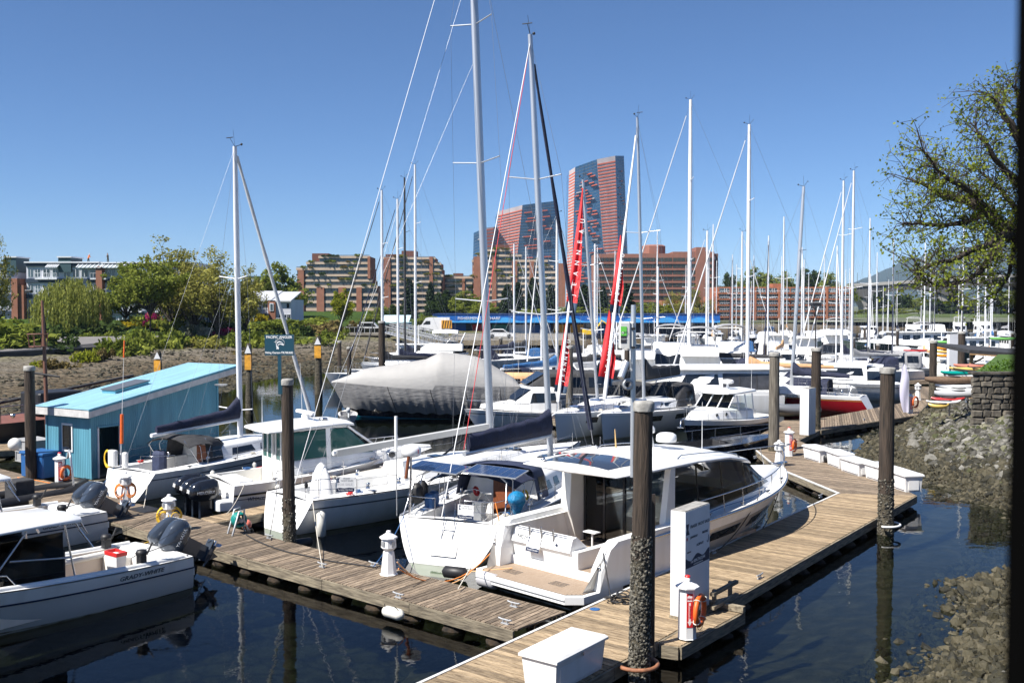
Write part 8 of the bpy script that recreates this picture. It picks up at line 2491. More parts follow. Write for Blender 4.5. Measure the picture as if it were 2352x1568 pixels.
for nm, p, q in (('upper aluminium gangway ramp sloping down beside the pier head', (884, 762, 166), (1005, 794, 140)), ('lower aluminium gangway ramp running parallel behind the first', (905, 757, 172), (1040, 785, 150))):
 A0, B0 = P(*p), P(*q)
 o = thing('gangway', nm, 'gangway', A0, 0, 'aluminium gangways')
 d_ = B0 - A0; L_ = d_.length; u = d_ / L_
 side = V((u.y, -u.x, 0)).normalized() * .8
 for s in (1, -1):
  for zz in (0, 1.15):
   MB().tube([side * s + V((0, 0, zz)), d_ + side * s + V((0, 0, zz))], .09, 5).build('chord', GALV, o)
  n = 14
  mb = MB()
  for i in range(n):
   p0, p1 = u * (L_ * i / n), u * (L_ * (i + 1) / n)
   mb.tube([p0 + side * s, p1 + side * s + V((0, 0, 1.15))], .05, 4); mb.tube([p1 + side * s, p1 + side * s + V((0, 0, 1.15))], .05, 4)
  mb.build('lattice', GALV, o)
 MB().prism([side, -side, d_ - side, d_ + side], (0, 0, .06)).build('walk_deck', GALV, o)
def car(label, px, py, Y, mat, L=4.4, Hh=1.45, van=False, deg=0):
 p = P(px, py, Y)
 o = thing('delivery_van' if van else 'parked_car', label, 'van' if van else 'car', p, R(deg), 'vehicles on the wharf')
 w = .9
 if van:
  pr = [(-L / 2, .35), (L / 2, .35), (L / 2, 1.0), (L / 2 - .8, 1.25), (L / 2 - 1.5, Hh - .1), (L / 2 - 1.9, Hh), (-L / 2, Hh)]
 else:
  pr = [(-L / 2, .3), (L / 2, .3), (L / 2, .75), (L / 2 - 1.1, .9), (L / 2 - 1.8, Hh), (-L / 2 + 1.0, Hh), (-L / 2 + .2, .95), (-L / 2, .9)]
 MB().prism([V((x, -w, z)) for x, z in pr], (0, 2 * w, 0)).build('body', mat, o)
 for s in (-1, 1):
  if van:
   MB().prism([V((L / 2 - 1.0, s * w * 1.01, 1.3)), V((L / 2 - 1.6, s * w * 1.01, 1.9)), V((L / 2 - 2.3, s * w * 1.01, 1.9)), V((L / 2 - 2.3, s * w * 1.01, 1.3))], (0, s * .01, 0)).build('window', DGLASS, o)
  else:
   MB().prism([V((L / 2 - 1.25, s * w * 1.01, .95)), V((L / 2 - 1.85, s * w * 1.01, Hh - .1)), V((-L / 2 + 1.05, s * w * 1.01, Hh - .1)), V((-L / 2 + .5, s * w * 1.01, .98))], (0, s * .01, 0)).build('window', DGLASS, o)
  for x in (-L * .31, L * .31):
   M = Matrix.Rotation(R(90), 3, 'X')
   mb = MB().lathe([(.02, -.1), (.32, -.1), (.34, 0), (.32, .1), (.02, .1)], 14)
   mb.v = [tuple(M @ V(q)) for q in mb.v]
   mb.build('wheel', BLACK, o, (x, s * w * .92, .34))
 return o
car('white van parked in front of the wharf building', 996, 762, 172, PAINTW, 5.6, 2.5, True, 180)
car('white pickup parked by the pale blue shed', 850, 762, 176, PAINTW, 5, 1.7)
car('silver car parked beside the gangway head', 820, 763, 178, ALU, 4.3, 1.4)
car('pale car parked at the wharf left of the red banner', 1150, 776, 160, PAINTW)
car('white car parked at the right end of the wharf', 1445, 777, 175, PAINTW)
car('dark car parked by the pale blue shed', 905, 763, 178, CHAR)
o = thing('barrier_board', 'yellow and black chevron barrier board behind the white van', 'barrier', P(1026, 762, 171), 0)
MB().bbox(-.9, .9, -.05, .05, .6, 2.0).build('board', MKO, o)
for i in range(4):
 MB().prism([V((-.8 + .42 * i, -.06, .65)), V((-.65 + .42 * i, -.06, .65)), V((-.45 + .42 * i, -.06, 1.95)), V((-.6 + .42 * i, -.06, 1.95))], (0, -.01, 0)).build('chevron', BLACK, o)
for x in (-.7, .7):
 MB().bbox(x - .05, x + .05, 0, .1, 0, .6).build('leg', GALV, o)
o = thing('excavator', 'small yellow excavator on the wharf behind the red banner', 'excavator', P(1352, 778, 165), 0)
MB().rbox(-1.3, 1.3, -.9, .9, .0, .7, .1).build('track', BLACK, o); MB().rbox(-1.0, 1.2, -.8, .8, .75, 1.6, .1).build('body', YELLOW, o); MB().rbox(-.9, .2, -.7, .1, 1.6, 2.7, .08).build('cab', DGLASS, o)
MB().tube([(1.0, 0, 1.3), (2.2, 0, 3.0), (3.4, 0, 2.2), (3.6, 0, 1.0)], .16, 6).build('arm', YELLOW, o)
Y0 = 520
CONC = pm('bridge_concrete', (.30, .28, .26), .85, var=.15, vs=.1)
o = thing('road_bridge', 'long concrete road bridge crossing behind the marina', 'bridge', (0, Y0, 0))
rings = []
xs = np.linspace(1935, 2480, 60)
def span(x):
 k = ((x - 1990) % 175) / 175
 return abs(2 * k - 1)
top, botm = [], []
for x in xs:
 yt = 660 - 24 * (x - 1935) / 400
 p = P(x, yt, Y0); q = P(x, yt + 14 + 22 * span(x) ** 3, Y0)
 top.append(p); botm.append(q)
for y0, y1 in ((-6, 6),):
 rings = [[V((p.x, y0, p.z)), V((p.x, y1, p.z)), V((q.x, y1, q.z)), V((q.x, y0, q.z))] for p, q in zip(top, botm)]
 MB().loft(rings, True, True, False).build('deck_girder', pm('girder_concrete_shaded', (.10, .095, .09), .9, var=.2, vs=.1), o)  # weathered concrete, its colour darkened further for the shade on the deck side
 MB().loft([[V((p.x, -6.6, p.z)), V((p.x, -6.0, p.z)), V((p.x, -6.0, p.z + 1.6)), V((p.x, -6.6, p.z + 1.6))] for p in top], True, True, False).build('parapet', pm('bridge_pale', (.42, .40, .37), .85), o)
for x in (1990, 2165, 2340):
 p = P(x, 700, Y0); yt = 660 - 24 * (x - 1935) / 400
 MB().loft([[V((p.x + s1 * 2.6 * w, s2 * 5, z)) for s1, s2 in ((-1, -1), (1, -1), (1, 1), (-1, 1))] for z, w in ((0, 1.0), (pxz(yt + 50, Y0), .95), (pxz(yt + 30, Y0), 1.9))], True, True, False).build('pier', CONC, o)
for x in np.linspace(1960, 2330, 9):
 p = P(x, 660 - 24 * (x - 1935) / 400, Y0)
 MB().tube([(p.x, -6.2, p.z), (p.x, -6.2, p.z + 7)], .12, 5).build('lamp_post', INKG, o)
MTN = pm('forest_mountain', (.016, .030, .018), .95, var=.4, vs=.004)
prof = [(1700, 690), (1850, 678), (1930, 664), (1975, 645), (2020, 622), (2070, 600), (2130, 582), (2200, 568), (2270, 556), (2345, 548), (2450, 540), (2600, 560), (2900, 600), (3300, 640), (3800, 690)]
Ym = 5200
rows = [[], [], [], []]
r7 = random.Random(2)
for i in range(120):
 x = 1700 + 2100 * i / 119
 for a, b in zip(prof[:-1], prof[1:]):
  if a[0] <= x <= b[0]:
   y = a[1] + (b[1] - a[1]) * (x - a[0]) / (b[0] - a[0])
 h = max(5, pxz(y, Ym) + 25 * (r7.random() - .5)); X = P(x, 700, Ym).x
 for k, (dy, f) in enumerate(((-1500, 0), (-900, .4), (0, 1), (1500, .3))):
  rows[k].append(V((X * (1 + dy / Ym), Ym + dy, 2 + h * f * (1 + .12 * (r7.random() - .5) * (k == 1)))))
struct('mountain', MB().loft(rows, False, False, True), MTN, 'hazy blue forested mountain behind the bridge', fix=False)
# trees and plants
def leaf_mat(name, col, col2, tr=.35):
 if name in MATS:
  return MATS[name]
 m = bpy.data.materials.new(name); m.use_nodes = True
 nt = m.node_tree; nt.nodes.remove(nt.nodes['Principled BSDF'])
 tc = nn(nt, 'ShaderNodeTexCoord'); ns = nn(nt, 'ShaderNodeTexNoise'); ns.inputs['Scale'].default_value = .9; ns.inputs['Detail'].default_value = 5
 nt.links.new(tc.outputs['Object'], ns.inputs['Vector'])
 rp = nn(nt, 'ShaderNodeValToRGB'); rp.color_ramp.elements[0].position = .35; rp.color_ramp.elements[1].position = .68
 rp.color_ramp.elements[0].color = c4(col); rp.color_ramp.elements[1].color = c4(col2)
 nt.links.new(ns.outputs['Fac'], rp.inputs['Fac'])
 d = nn(nt, 'ShaderNodeBsdfDiffuse'); t = nn(nt, 'ShaderNodeBsdfTranslucent'); mx = nn(nt, 'ShaderNodeMixShader'); mx.inputs[0].default_value = tr
 for q in (d, t):
  nt.links.new(rp.outputs[0], q.inputs['Color'])
 nt.links.new(d.outputs[0], mx.inputs[1]); nt.links.new(t.outputs[0], mx.inputs[2])
 nt.links.new(mx.outputs[0], nt.nodes['Material Output'].inputs['Surface'])
 MATS[name] = m
 return m
LG = leaf_mat('leaf_mid', (.11, .145, .022), (.29, .32, .065))
LY = leaf_mat('leaf_spring', (.18, .175, .035), (.38, .36, .10))
LW = leaf_mat('leaf_willow', (.19, .21, .04), (.40, .42, .12))
LD = leaf_mat('leaf_dark', (.03, .052, .016), (.09, .13, .04))
LB = leaf_mat('leaf_bright', (.15, .18, .016), (.36, .37, .045))
LC = leaf_mat('leaf_conifer', (.018, .032, .018), (.06, .085, .04), .15)
BARK = pm('bark', (.045, .035, .027), .9, var=.4, vs=3, stretch=(3, 3, .6), bump=.6, bs=8)
def leaves(rs, centers, radii, n, size, droop=0.0):
 k = rs.randint(0, len(centers), n)
 d = rs.normal(size=(n, 3)); d /= np.linalg.norm(d, axis=1)[:, None] + 1e-9
 rad = rs.rand(n) ** .45
 C = centers[k] + d * (rad * radii[k])[:, None] * np.array([1, 1, .8])
 a = rs.normal(size=(n, 3)); a /= np.linalg.norm(a, axis=1)[:, None]
 b = np.cross(a, rs.normal(size=(n, 3))); b /= np.linalg.norm(b, axis=1)[:, None]
 s = size * (.6 + .8 * rs.rand(n))[:, None]
 if droop:
  a = a * .3; a[:, 2] -= 1; a /= np.linalg.norm(a, axis=1)[:, None]
  V4 = np.stack([C - b * s * .25, C + b * s * .25, C + a * s * droop + b * s * .12, C + a * s * droop - b * s * .12], 1)
 else:
  V4 = np.stack([C - a * s * .5 , C + b * s * .35, C + a * s * .5, C - b * s * .35], 1)
 return V4.reshape(-1, 3)
def leaf_mesh(name, vs, mat):
 me = bpy.data.meshes.new(name)
 n = len(vs) // 4
 me.vertices.add(len(vs)); me.vertices.foreach_set('co', vs.astype('f').ravel())
 me.loops.add(n * 4); me.loops.foreach_set('vertex_index', np.arange(n * 4, dtype='i'))
 me.polygons.add(n); me.polygons.foreach_set('loop_start', np.arange(0, n * 4, 4, dtype='i'))
 me.update(calc_edges=True)
 me.materials.append(mat)
 return me
TREES = {}
def tree_proto(key, seed, mat, h=10.0, w=7.0, trunk=.28, n=7000, size=.34, sparse=0.0, kind='round'):
 rs = np.random.RandomState(seed); rr = random.Random(seed)
 limbs = MB(); cs, rad = [], []
 tb = h * (.28 if kind == 'round' else .1)
 if kind in ('round', 'airy'):
  limbs.tube([V((0, 0, -.6)), V((.05, 0, tb * .6)), V((rr.uniform(-.2, .2), rr.uniform(-.2, .2), tb))], .16 * trunk * 6 / 3, 8, .12 * trunk * 6 / 3)
  for i in range(16):
   a = i * 2.4 + rr.uniform(-.3, .3); el = rr.uniform(.25, 1.35)
   L = (h - tb) * rr.uniform(.55, .98)
   e = V((math.cos(a) * math.cos(el) * w * .5 * rr.uniform(.75, 1.05), math.sin(a) * math.cos(el) * w * .5, tb + math.sin(el) * L))
   st = V((0, 0, tb * rr.uniform(.75, 1.0)))
   m_ = st.lerp(e, .5) + V((rr.uniform(-.4, .4), rr.uniform(-.4, .4), rr.uniform(0, .6)))
   limbs.tube([st, m_, e], trunk * .42, 5, .02)
   for t in (.45, .65, .85, 1.0):
    c = st.lerp(m_, t * 2) if t < .5 else m_.lerp(e, (t - .5) * 2)
    cs.append(c + V((rr.uniform(-.6, .6), rr.uniform(-.6, .6), rr.uniform(-.4, .5)))); rad.append(rr.uniform(.55, 1.15) * w / 7)
    for q in range(2):
     tip = c + V((rr.uniform(-1, 1), rr.uniform(-1, 1), rr.uniform(-.1, 1.1))) * (w / 8)
     limbs.tube([c, tip], .03, 3, .008); cs.append(tip); rad.append(rr.uniform(.35, .7) * w / 7)
  vs = leaves(rs, np.array([tuple(c) for c in cs]), np.array(rad), n, size)
 elif kind == 'conifer':
  limbs.tube([V((0, 0, -.5)), V((0, 0, h))], trunk, 7, .03)
  for i in range(80):
   t = (i + .5) / 80; z = h * (.08 + .92 * t); r_ = w * .5 * (1 - t) ** .8 * rr.uniform(.65, 1.1) + .15
   a = i * 2.4
   for f in (.35, .65, .95):
    cs.append(V((r_ * f * math.cos(a), r_ * f * math.sin(a), z - r_ * f * .25))); rad.append(.5 * w / 6)
  vs = leaves(rs, np.array([tuple(c) for c in cs]), np.array(rad), n, size)
 elif kind == 'willow':
  limbs.tube([V((0, 0, -.5)), V((.1, 0, h * .3)), V((0, .1, h * .5))], trunk * 1.3, 8, trunk)
  for i in range(18):
   a = i * 2.4; r_ = w * .5 * rr.uniform(.4, .95)
   top = V((r_ * math.cos(a), r_ * math.sin(a), h * rr.uniform(.72, 1.0) * (1 - .25 * (r_ / (w * .5)) ** 2)))
   limbs.tube([V((0, 0, h * .4)), V((top.x * .5, top.y * .5, top.z * .95)), top], .12, 5, .03)
  for i in range(420):
   a = rr.uniform(0, 6.283); r_ = w * .5 * math.sqrt(rr.random())
   zt = h * (1 - .42 * (r_ / (w * .5)) ** 2.4) * rr.uniform(.85, 1.02); zb = max(h * .06, zt - h * rr.uniform(.25, .85))
   m_ = max(3, int((zt - zb) / .35))
   for k in range(m_):
    cs.append(V((r_ * math.cos(a) * (1 + .06 * k / m_), r_ * math.sin(a) * (1 + .06 * k / m_), zt + (zb - zt) * k / m_))); rad.append(.26)
  vs = leaves(rs, np.array([tuple(c) for c in cs]), np.array(rad), n, size, 1.3)
 TREES[key] = (limbs.mesh('trunk', BARK), leaf_mesh('crown', vs, mat), h, w)
def bush_proto(key, seed, mat, n=2200, size=.16, flat=.7):
 rs = np.random.RandomState(seed)
 c = rs.normal(size=(26, 3)) * np.array([.45, .45, .3 * flat]); c[:, 2] = np.abs(c[:, 2]) + .25 * flat
 vs = leaves(rs, c, np.full(26, .33), n, size)
 TREES[key] = (None, leaf_mesh('foliage', vs, mat), 1.0, 1.0)
tree_proto('spring', 1, LY, 11, 9, .34, 7500, .27, kind='airy')
tree_proto('spring2', 2, LY, 11, 9, .34, 6500, .27, kind='airy')
tree_proto('green', 3, LG, 10, 8, .3, 9000, .30)
tree_proto('green2', 4, LG, 10, 8.5, .3, 9000, .36)
tree_proto('dark', 5, LD, 10, 8, .3, 9000, .38)
tree_proto('bright', 6, LB, 10, 7, .3, 9000, .34)
tree_proto('pine', 7, LC, 12, 7, .3, 8000, .5, kind='conifer')
tree_proto('spruce', 8, LC, 12, 5, .3, 7000, .45, kind='conifer')
tree_proto('willow', 9, LW, 10, 14, .4, 26000, .30, kind='willow')
for k, s_, m_ in (('b_green', 21, LG), ('b_dark', 22, LD), ('b_bright', 23, LB), ('b_spring', 24, LY), ('b_pink', 25, leaf_mat('flower_pink', (.25, .015, .10), (.55, .06, .25))), ('b_yellow', 26, leaf_mat('flower_yellow', (.22, .19, .01), (.48, .38, .03))), ('b_white', 27, leaf_mat('flower_white', (.10, .13, .06), (.6, .6, .55))), ('b_dry', 28, leaf_mat('leaf_dry', (.11, .085, .03), (.24, .19, .08)))):
 bush_proto(k, s_, m_)
for o, Y, floors in TERR:
 for xl, xr, yt, yb in floors[:6]:
  for _ in range(5):
   p = P(rnd.uniform(xl + 2, xr - 2), yt - 1.5, Y)
   q = link('terrace_plant', TREES[rnd.choice(('b_green', 'b_dark', 'b_spring', 'b_green', 'b_dry'))][1], o, (p.x, -.9, p.z - .2), scale=rnd.uniform(.7, 1.5))
def plant_tree(label, key, px, ybase, ytop, Y, wpx=None, group=None, gz=None, cat='tree', name='tree', rz=None):
 lm, cm, h, w = TREES[key]
 p = P(px, ybase, Y)
 zt = pxz(ytop, Y); zg = p.z if gz is None else gz
 s = (zt - zg) / h
 sw = (wpx * Y / FPX) / w if wpx else s
 o = thing(name, label, cat, (p.x, p.y, zg), rz if rz is not None else rnd.uniform(0, 6), group)
 o.scale = (sw, sw, s)
 if lm:
  link('trunk', lm, o)
  link('crown', cm, o)
 else:
  link('foliage', cm, o)
 return o
def bush(label, key, px, ybase, wpx, hpx, Y, gz=None, group='shrubs along the shore'):
 p = P(px, ybase, Y)
 zg = float(left_z(p.x, p.y)) if gz is None else gz
 p = P(px, ybase, Y)
 o = thing('shrub', label, 'shrub', (p.x, p.y, p.z - .1), rnd.uniform(0, 6), group)
 s = wpx * Y / FPX / 1.6
 o.scale = (s, s, hpx * Y / FPX / .82)
 link('foliage', TREES[key][1], o)
 return o
plant_tree('large weeping willow in front of the waterfront apartments', 'willow', 165, 770, 636, 150, 172)
plant_tree('broad spring green tree left of the mast with blue boom', 'green', 345, 762, 578, 150, 175)
plant_tree('pale leafing tree with thin upper branches behind the broad green one', 'spring2', 398, 765, 560, 160, 200)
plant_tree('olive leafing tree crossed by the left mast', 'spring', 500, 772, 575, 152, 200)
plant_tree('olive leafing tree between the two larger ones', 'spring2', 445, 765, 600, 158, 150)
plant_tree('leafy green tree between willow and broad tree', 'green2', 290, 764, 612, 166, 120)
plant_tree('olive leafing tree right of the left mast', 'spring', 565, 768, 612, 160, 110)
plant_tree('olive leafing tree behind the walkers', 'spring2', 425, 766, 590, 168, 150)
plant_tree('dense green tree behind the white townhouse', 'green2', 640, 760, 612, 235, 140)
plant_tree('tall green tree left of the brick terraces', 'green', 600, 760, 640, 245, 110)
plant_tree('bright yellow green tree before the leftmost brick terrace', 'bright', 785, 764, 668, 182, 66)
plant_tree('round green tree beside the wharf building', 'green', 977, 766, 720, 178, 64)
plant_tree('bare budding tree at the far left edge', 'spring', -20, 770, 548, 152, 120)
WX = [990, 1025, 1010, 1070, 880, 940, 1165, 1225, 1190, 1110, 1265, 1342, 1385, 1440, 1310, 1410, 1490, 1555, 1600, 1520, 850, 1215, 905]
for i, (k, x, yb, yt, Y, w) in enumerate([('pine', 990, 745, 650, 300, 44), ('pine', 1025, 745, 668, 300, 60), ('dark', 1010, 745, 672, 290, 60), ('green2', 1070, 745, 672, 285, 90), ('green', 880, 750, 700, 250, 70), ('spruce', 940, 745, 640, 310, 50), ('pine', 1165, 745, 655, 290, 60), ('pine', 1225, 745, 640, 300, 70), ('spruce', 1190, 745, 650, 310, 50), ('green', 1110, 745, 690, 270, 80), ('pine', 1265, 745, 655, 295, 50), ('spruce', 1342, 745, 655, 290, 60), ('pine', 1385, 745, 660, 300, 45), ('spruce', 1440, 745, 652, 295, 55), ('green', 1310, 745, 700, 270, 80), ('green2', 1410, 745, 702, 270, 90), ('green', 1490, 745, 690, 290, 80), ('spring', 1555, 745, 672, 300, 90), ('spring2', 1600, 740, 660, 310, 80), ('bright', 1520, 745, 700, 285, 70), ('green', 850, 752, 718, 220, 60), ('green', 1215, 745, 705, 262, 90), ('dark', 905, 750, 700, 245, 60)]):
 plant_tree('%s behind the blue wharf roof, %s tree from the left' % ({'pine': 'dark broad conifer', 'spruce': 'narrow dark conifer', 'dark': 'dark leafy tree', 'green': 'green leafy tree', 'green2': 'broad green tree', 'spring': 'olive leafing tree', 'spring2': 'pale leafing tree', 'bright': 'bright green tree'}[k], ORD[sorted(WX).index(x)]), k, x, yb, yt, Y, w, 'trees behind the wharf', cat='tree', gz=2.6)
for i, (k, x, yt, Y, w) in enumerate([('dark', 1672, 628, 430, 60), ('green2', 1730, 620, 440, 90), ('green', 1790, 615, 430, 110), ('dark', 1850, 618, 440, 110), ('green2', 1900, 632, 430, 90), ('green', 1945, 645, 425, 70)]):
 plant_tree('leafy tree behind the low orange brick apartments, %s from the left' % ORD[i], k, x, 720, yt, Y, w, 'trees behind the brick apartments', gz=2.6)
for i, (k, x, yt, Y, w) in enumerate([('pine', 2020, 668, 470, 80), ('dark', 2065, 676, 470, 90), ('green', 2110, 680, 480, 90), ('dark', 2150, 690, 460, 90), ('pine', 2195, 670, 470, 90), ('green2', 2240, 690, 460, 90), ('pine', 2290, 668, 450, 100), ('green', 2335, 660, 440, 110), ('dark', 2385, 668, 440, 110), ('green', 2050, 705, 420, 110), ('green2', 1985, 712, 420, 70)]):
 plant_tree('dark tree beneath the road bridge, %s from the left' % ORD[sorted([2020, 2065, 2110, 2150, 2195, 2240, 2290, 2335, 2385, 2050, 1985]).index(x)], k, x, 735, yt, Y, w, 'trees under the bridge', gz=2.6)
x0, x1 = P(1965, 700, 400).x, P(2500, 700, 400).x
lv = MB().prism([V((x0, 390, 2.0)), V((x0 - 10, 400, 2.0)), V((x0, 405, pxz(722, 400))), V((x0, 420, pxz(722, 400))), V((x0, 420, 2.0))], (x1 - x0, 0, 0))
struct('grass_levee', lv, pm('levee_grass', (.06, .085, .02), .95, var=.3, vs=.2), 'green grassy bank below the bridge')
for lab, k, x, yb, w, h, Y in [
 ('tall dark hedge at the left edge of the shore', 'b_green', 10, 800, 190, 62, 118), ('dark shrub between hedge and willow', 'b_dark', 80, 800, 90, 60, 120), ('shaded hedge base at the left edge', 'b_dark', 30, 812, 200, 40, 117),
 ('low round shrub beside the dark boulder', 'b_green', 225, 795, 62, 34, 140), ('flat green shrub left of the boulder', 'b_green', 165, 795, 80, 26, 142), ('small dry grass tuft by the path', 'b_dry', 202, 798, 30, 14, 138),
 ('bright yellow flowering bush before the apartments', 'b_yellow', 325, 752, 70, 30, 165), ('smaller yellow flowering bush', 'b_yellow', 290, 752, 40, 24, 165), ('magenta flowering bush beside the yellow one', 'b_pink', 352, 748, 28, 30, 165), ('clipped round hedge right of the magenta bush', 'b_green', 398, 762, 78, 36, 160), ('white flowering shrub on the lawn edge', 'b_white', 455, 772, 50, 34, 158), ('dark shrub bank under the willow', 'b_dark', 190, 775, 150, 40, 150), ('dark shrubs below the yellow bush', 'b_dark', 275, 775, 110, 34, 155),
 ('wild shrub spilling over the seawall end', 'b_green', 285, 826, 100, 56, 120), ('rose bush hanging over the seawall', 'b_bright', 205, 836, 56, 40, 112), ('brownish bush on the seawall right of the rose bush', 'b_dry', 228, 836, 46, 34, 113), ('grass mound at the foot of the seawall', 'b_dry', 132, 858, 70, 34, 100), ('small sapling at the seawall foot', 'b_bright', 92, 850, 30, 30, 101),
 ('tall wild shrub in the middle of the shore bank', 'b_green', 372, 825, 90, 70, 132), ('scrubby growth left of the tall wild shrub', 'b_dry', 330, 828, 110, 34, 130), ('scrubby growth right of the tall wild shrub', 'b_dry', 430, 826, 110, 34, 134), ('leafy shrub with pale blossom near the walkers', 'b_spring', 490, 820, 80, 46, 136), ('dense shrub left of the left mast', 'b_green', 548, 818, 74, 56, 138), ('dense shrub between mast and sign', 'b_green', 600, 812, 76, 56, 140), ('low scrub along the bank below the sign', 'b_dry', 560, 828, 150, 24, 134),
 ('clipped round topiary hedge right of the sign', 'b_dark', 700, 776, 62, 38, 165), ('long clipped hedge behind the sign', 'b_dark', 640, 776, 120, 26, 166), ('grey green mound before the townhouse', 'b_green', 618, 760, 80, 26, 172), ('yellow bush before the townhouse', 'b_yellow', 596, 742, 26, 28, 180), ('sprawling shrub right of the topiary', 'b_green', 710, 808, 100, 34, 150), ('shrub hedge before the brick terrace', 'b_dry', 745, 775, 110, 36, 168), ('rounded bush at the pier head', 'b_green', 762, 790, 46, 34, 158), ('shrub row behind the topiary', 'b_green', 690, 752, 120, 22, 185), ('dark hedge behind the walkers', 'b_dark', 480, 762, 90, 30, 165), ('red flowering shrub near the large trunk', 'b_pink', 525, 770, 34, 18, 160), ('green shrubs left of the large trunk', 'b_bright', 470, 795, 60, 30, 150), ('hedge row far behind the lawn', 'b_dark', 560, 756, 120, 24, 178)]:
 bush(lab, k, x, yb, w, h, Y)
a, b, c = P(-60, 818, 104), P(232, 797, 124), P(250, 788, 135)
o = thing('seawall', 'dark concrete seawall below the hedge on the left shore', 'wall', (0, 0, 0))
MB().prism([V((a.x, a.y, .5)), V((b.x, b.y, .5)), V((b.x, b.y, pxz(797, 124))), V((a.x, a.y, pxz(812, 104)))], (-.3, .5, 0)).build('wall_face', pm('dark_concrete', (.06, .055, .05), .9, var=.3, vs=.4), o)
MB().prism([V((a.x, a.y - .1, pxz(812, 104))), V((b.x, b.y - .1, pxz(797, 124))), V((b.x, b.y + .5, pxz(797, 124))), V((a.x, a.y + .5, pxz(812, 104)))], (0, 0, .12)).build('coping', CONC, o)
pz = MB().add([V((a.x, a.y + .5, pxz(812, 104) - .02)), V((b.x, b.y + .5, pxz(797, 124) - .02)), V((b.x + 4, b.y + 20, 3.35)), V((a.x - 10, a.y + 30, 3.35))], [[0, 1, 2, 3]])
struct('promenade', pz, pm('asphalt_path', (.16, .15, .145), .9, var=.12, vs=.8), 'paved promenade above the seawall')
o = thing('boulder', 'dark flat topped boulder in the shore garden', 'boulder', P(190, 772, 148), .3); o.scale = (3.0, 2.2, 2.0); link('stone', RG[2], o)
def person(label, px, yfeet, Y, shirt, trousers, hat=None, bend=0.0, deg=0, group='walkers on the shore path', arm=0.5, pack=None):
 p = P(px, yfeet, Y)
 o = thing('person', label, 'person', p, R(deg), group)
 skin = pm('skin', (.45, .26, .18), .6)
 sk = MB()
 lean = bend
 hip = V((0, 0, .92)); ch_ = hip + V((lean * .3, 0, .48)); hd = ch_ + V((lean * .2, 0, .28))
 def limb(mb, pts, rs):
  rings = []
  for (q, r_) in zip(pts, rs):
   rings.append([q + V((r_ * math.cos(k * math.pi / 4), r_ * math.sin(k * math.pi / 4), 0)) for k in range(8)])
  mb.loft(rings, True, True, True)
 body = MB()
 limb(body, [hip + V((0, 0, -.1)), hip + V((0, 0, .1)), ch_ + V((0, 0, -.2)), ch_, ch_ + V((0, 0, .1)), hd + V((0, 0, -.1)), hd, hd + V((0, 0, .1)), hd + V((.02, 0, .15))], [.15, .15, .15, .19, .12, .06, .095, .10, .04])
 for s, st_ in ((1, .22), (-1, -.18)):
  limb(body, [hip + V((0, s * .09, -.02)), V((st_ * .45, s * .1, .48)), V((st_ * .3 - .08 * abs(st_), s * .1, .1)), V((st_ * .3 + .1, s * .1, .03))], [.10, .07, .05, .04])
  sh = ch_ + V((0, s * .2, .02))
  limb(body, [sh, sh + V((.05 + arm * .1, s * .06, -.28)), sh + V((.12 + arm * .25, s * .02, -.42 + arm * .15)), sh + V((.2 + arm * .28, 0, -.46 + arm * .2))], [.065, .05, .04, .035])
 body.build('body', skin, o)
 top = MB(); limb(top, [hip + V((0, 0, -.02)), hip + V((0, 0, .12)), ch_ + V((0, 0, -.2)), ch_ + V((0, 0, .02)), ch_ + V((0, 0, .13))], [.175, .17, .17, .21, .09])
 for s in (1, -1):
  sh = ch_ + V((0, s * .2, .03)); limb(top, [sh + V((0, -s * .04, .02)), sh + V((.05 + arm * .1, s * .06, -.27))], [.085, .065])
 top.build('shirt', shirt, o)
 tr = MB()
 for s, st_ in ((1, .22), (-1, -.18)):
  limb(tr, [hip + V((0, s * .085, .02)), V((st_ * .45, s * .1, .48)), V((st_ * .3 - .08 * abs(st_), s * .1, .12))], [.12, .085, .07])
 tr.build('trousers', trousers, o)
 hat = hat or pm('hair_dark', (.03, .02, .015), .8)
 MB().ball(hd + V((-.01, 0, .07)), .115, 10, (1, 1, .85)).build('hat' if hat is not MATS.get('hair_dark') else 'hair', hat, o)
 return o
CLOTHW = pm('cloth_white', (.7, .7, .72), .8); CLOTHD = pm('cloth_dark', (.02, .022, .03), .85); CLOTHB = pm('cloth_blue', (.08, .14, .22), .85); CLOTHO = pm('cloth_orange', (.75, .2, .03), .8); CLOTHG = pm('cloth_olive', (.05, .05, .03), .85)
person('walker in white shirt and shorts near the large tree trunk', 355, 786, 160, CLOTHW, CLOTHB, None, 0, 200)
person('walker in dark clothes beside the one in white', 444, 785, 165, CLOTHD, CLOTHD, None, 0, 180)
person('walker in white with white cap beside the one in dark clothes', 452, 785, 163, CLOTHW, CLOTHW, CLOTHW, 0, 180)
person('person in pale shirt half hidden by shrubs', 482, 775, 168, CLOTHW, CLOTHD, None, 0, 160)
person('seated looking dark clothed person near the pier head path', 736, 772, 172, CLOTHD, CLOTHD, None, .3, 160)
person('roof worker in orange vest on the apartments', 203, 604.5, 188, CLOTHO, CLOTHG, CLOTHW, .5, 0, 'workers on the roof', 1.0)
person('roof worker in dark clothes on the apartments', 248, 603.5, 188, CLOTHG, CLOTHG, None, .1, 180, 'workers on the roof', .4)
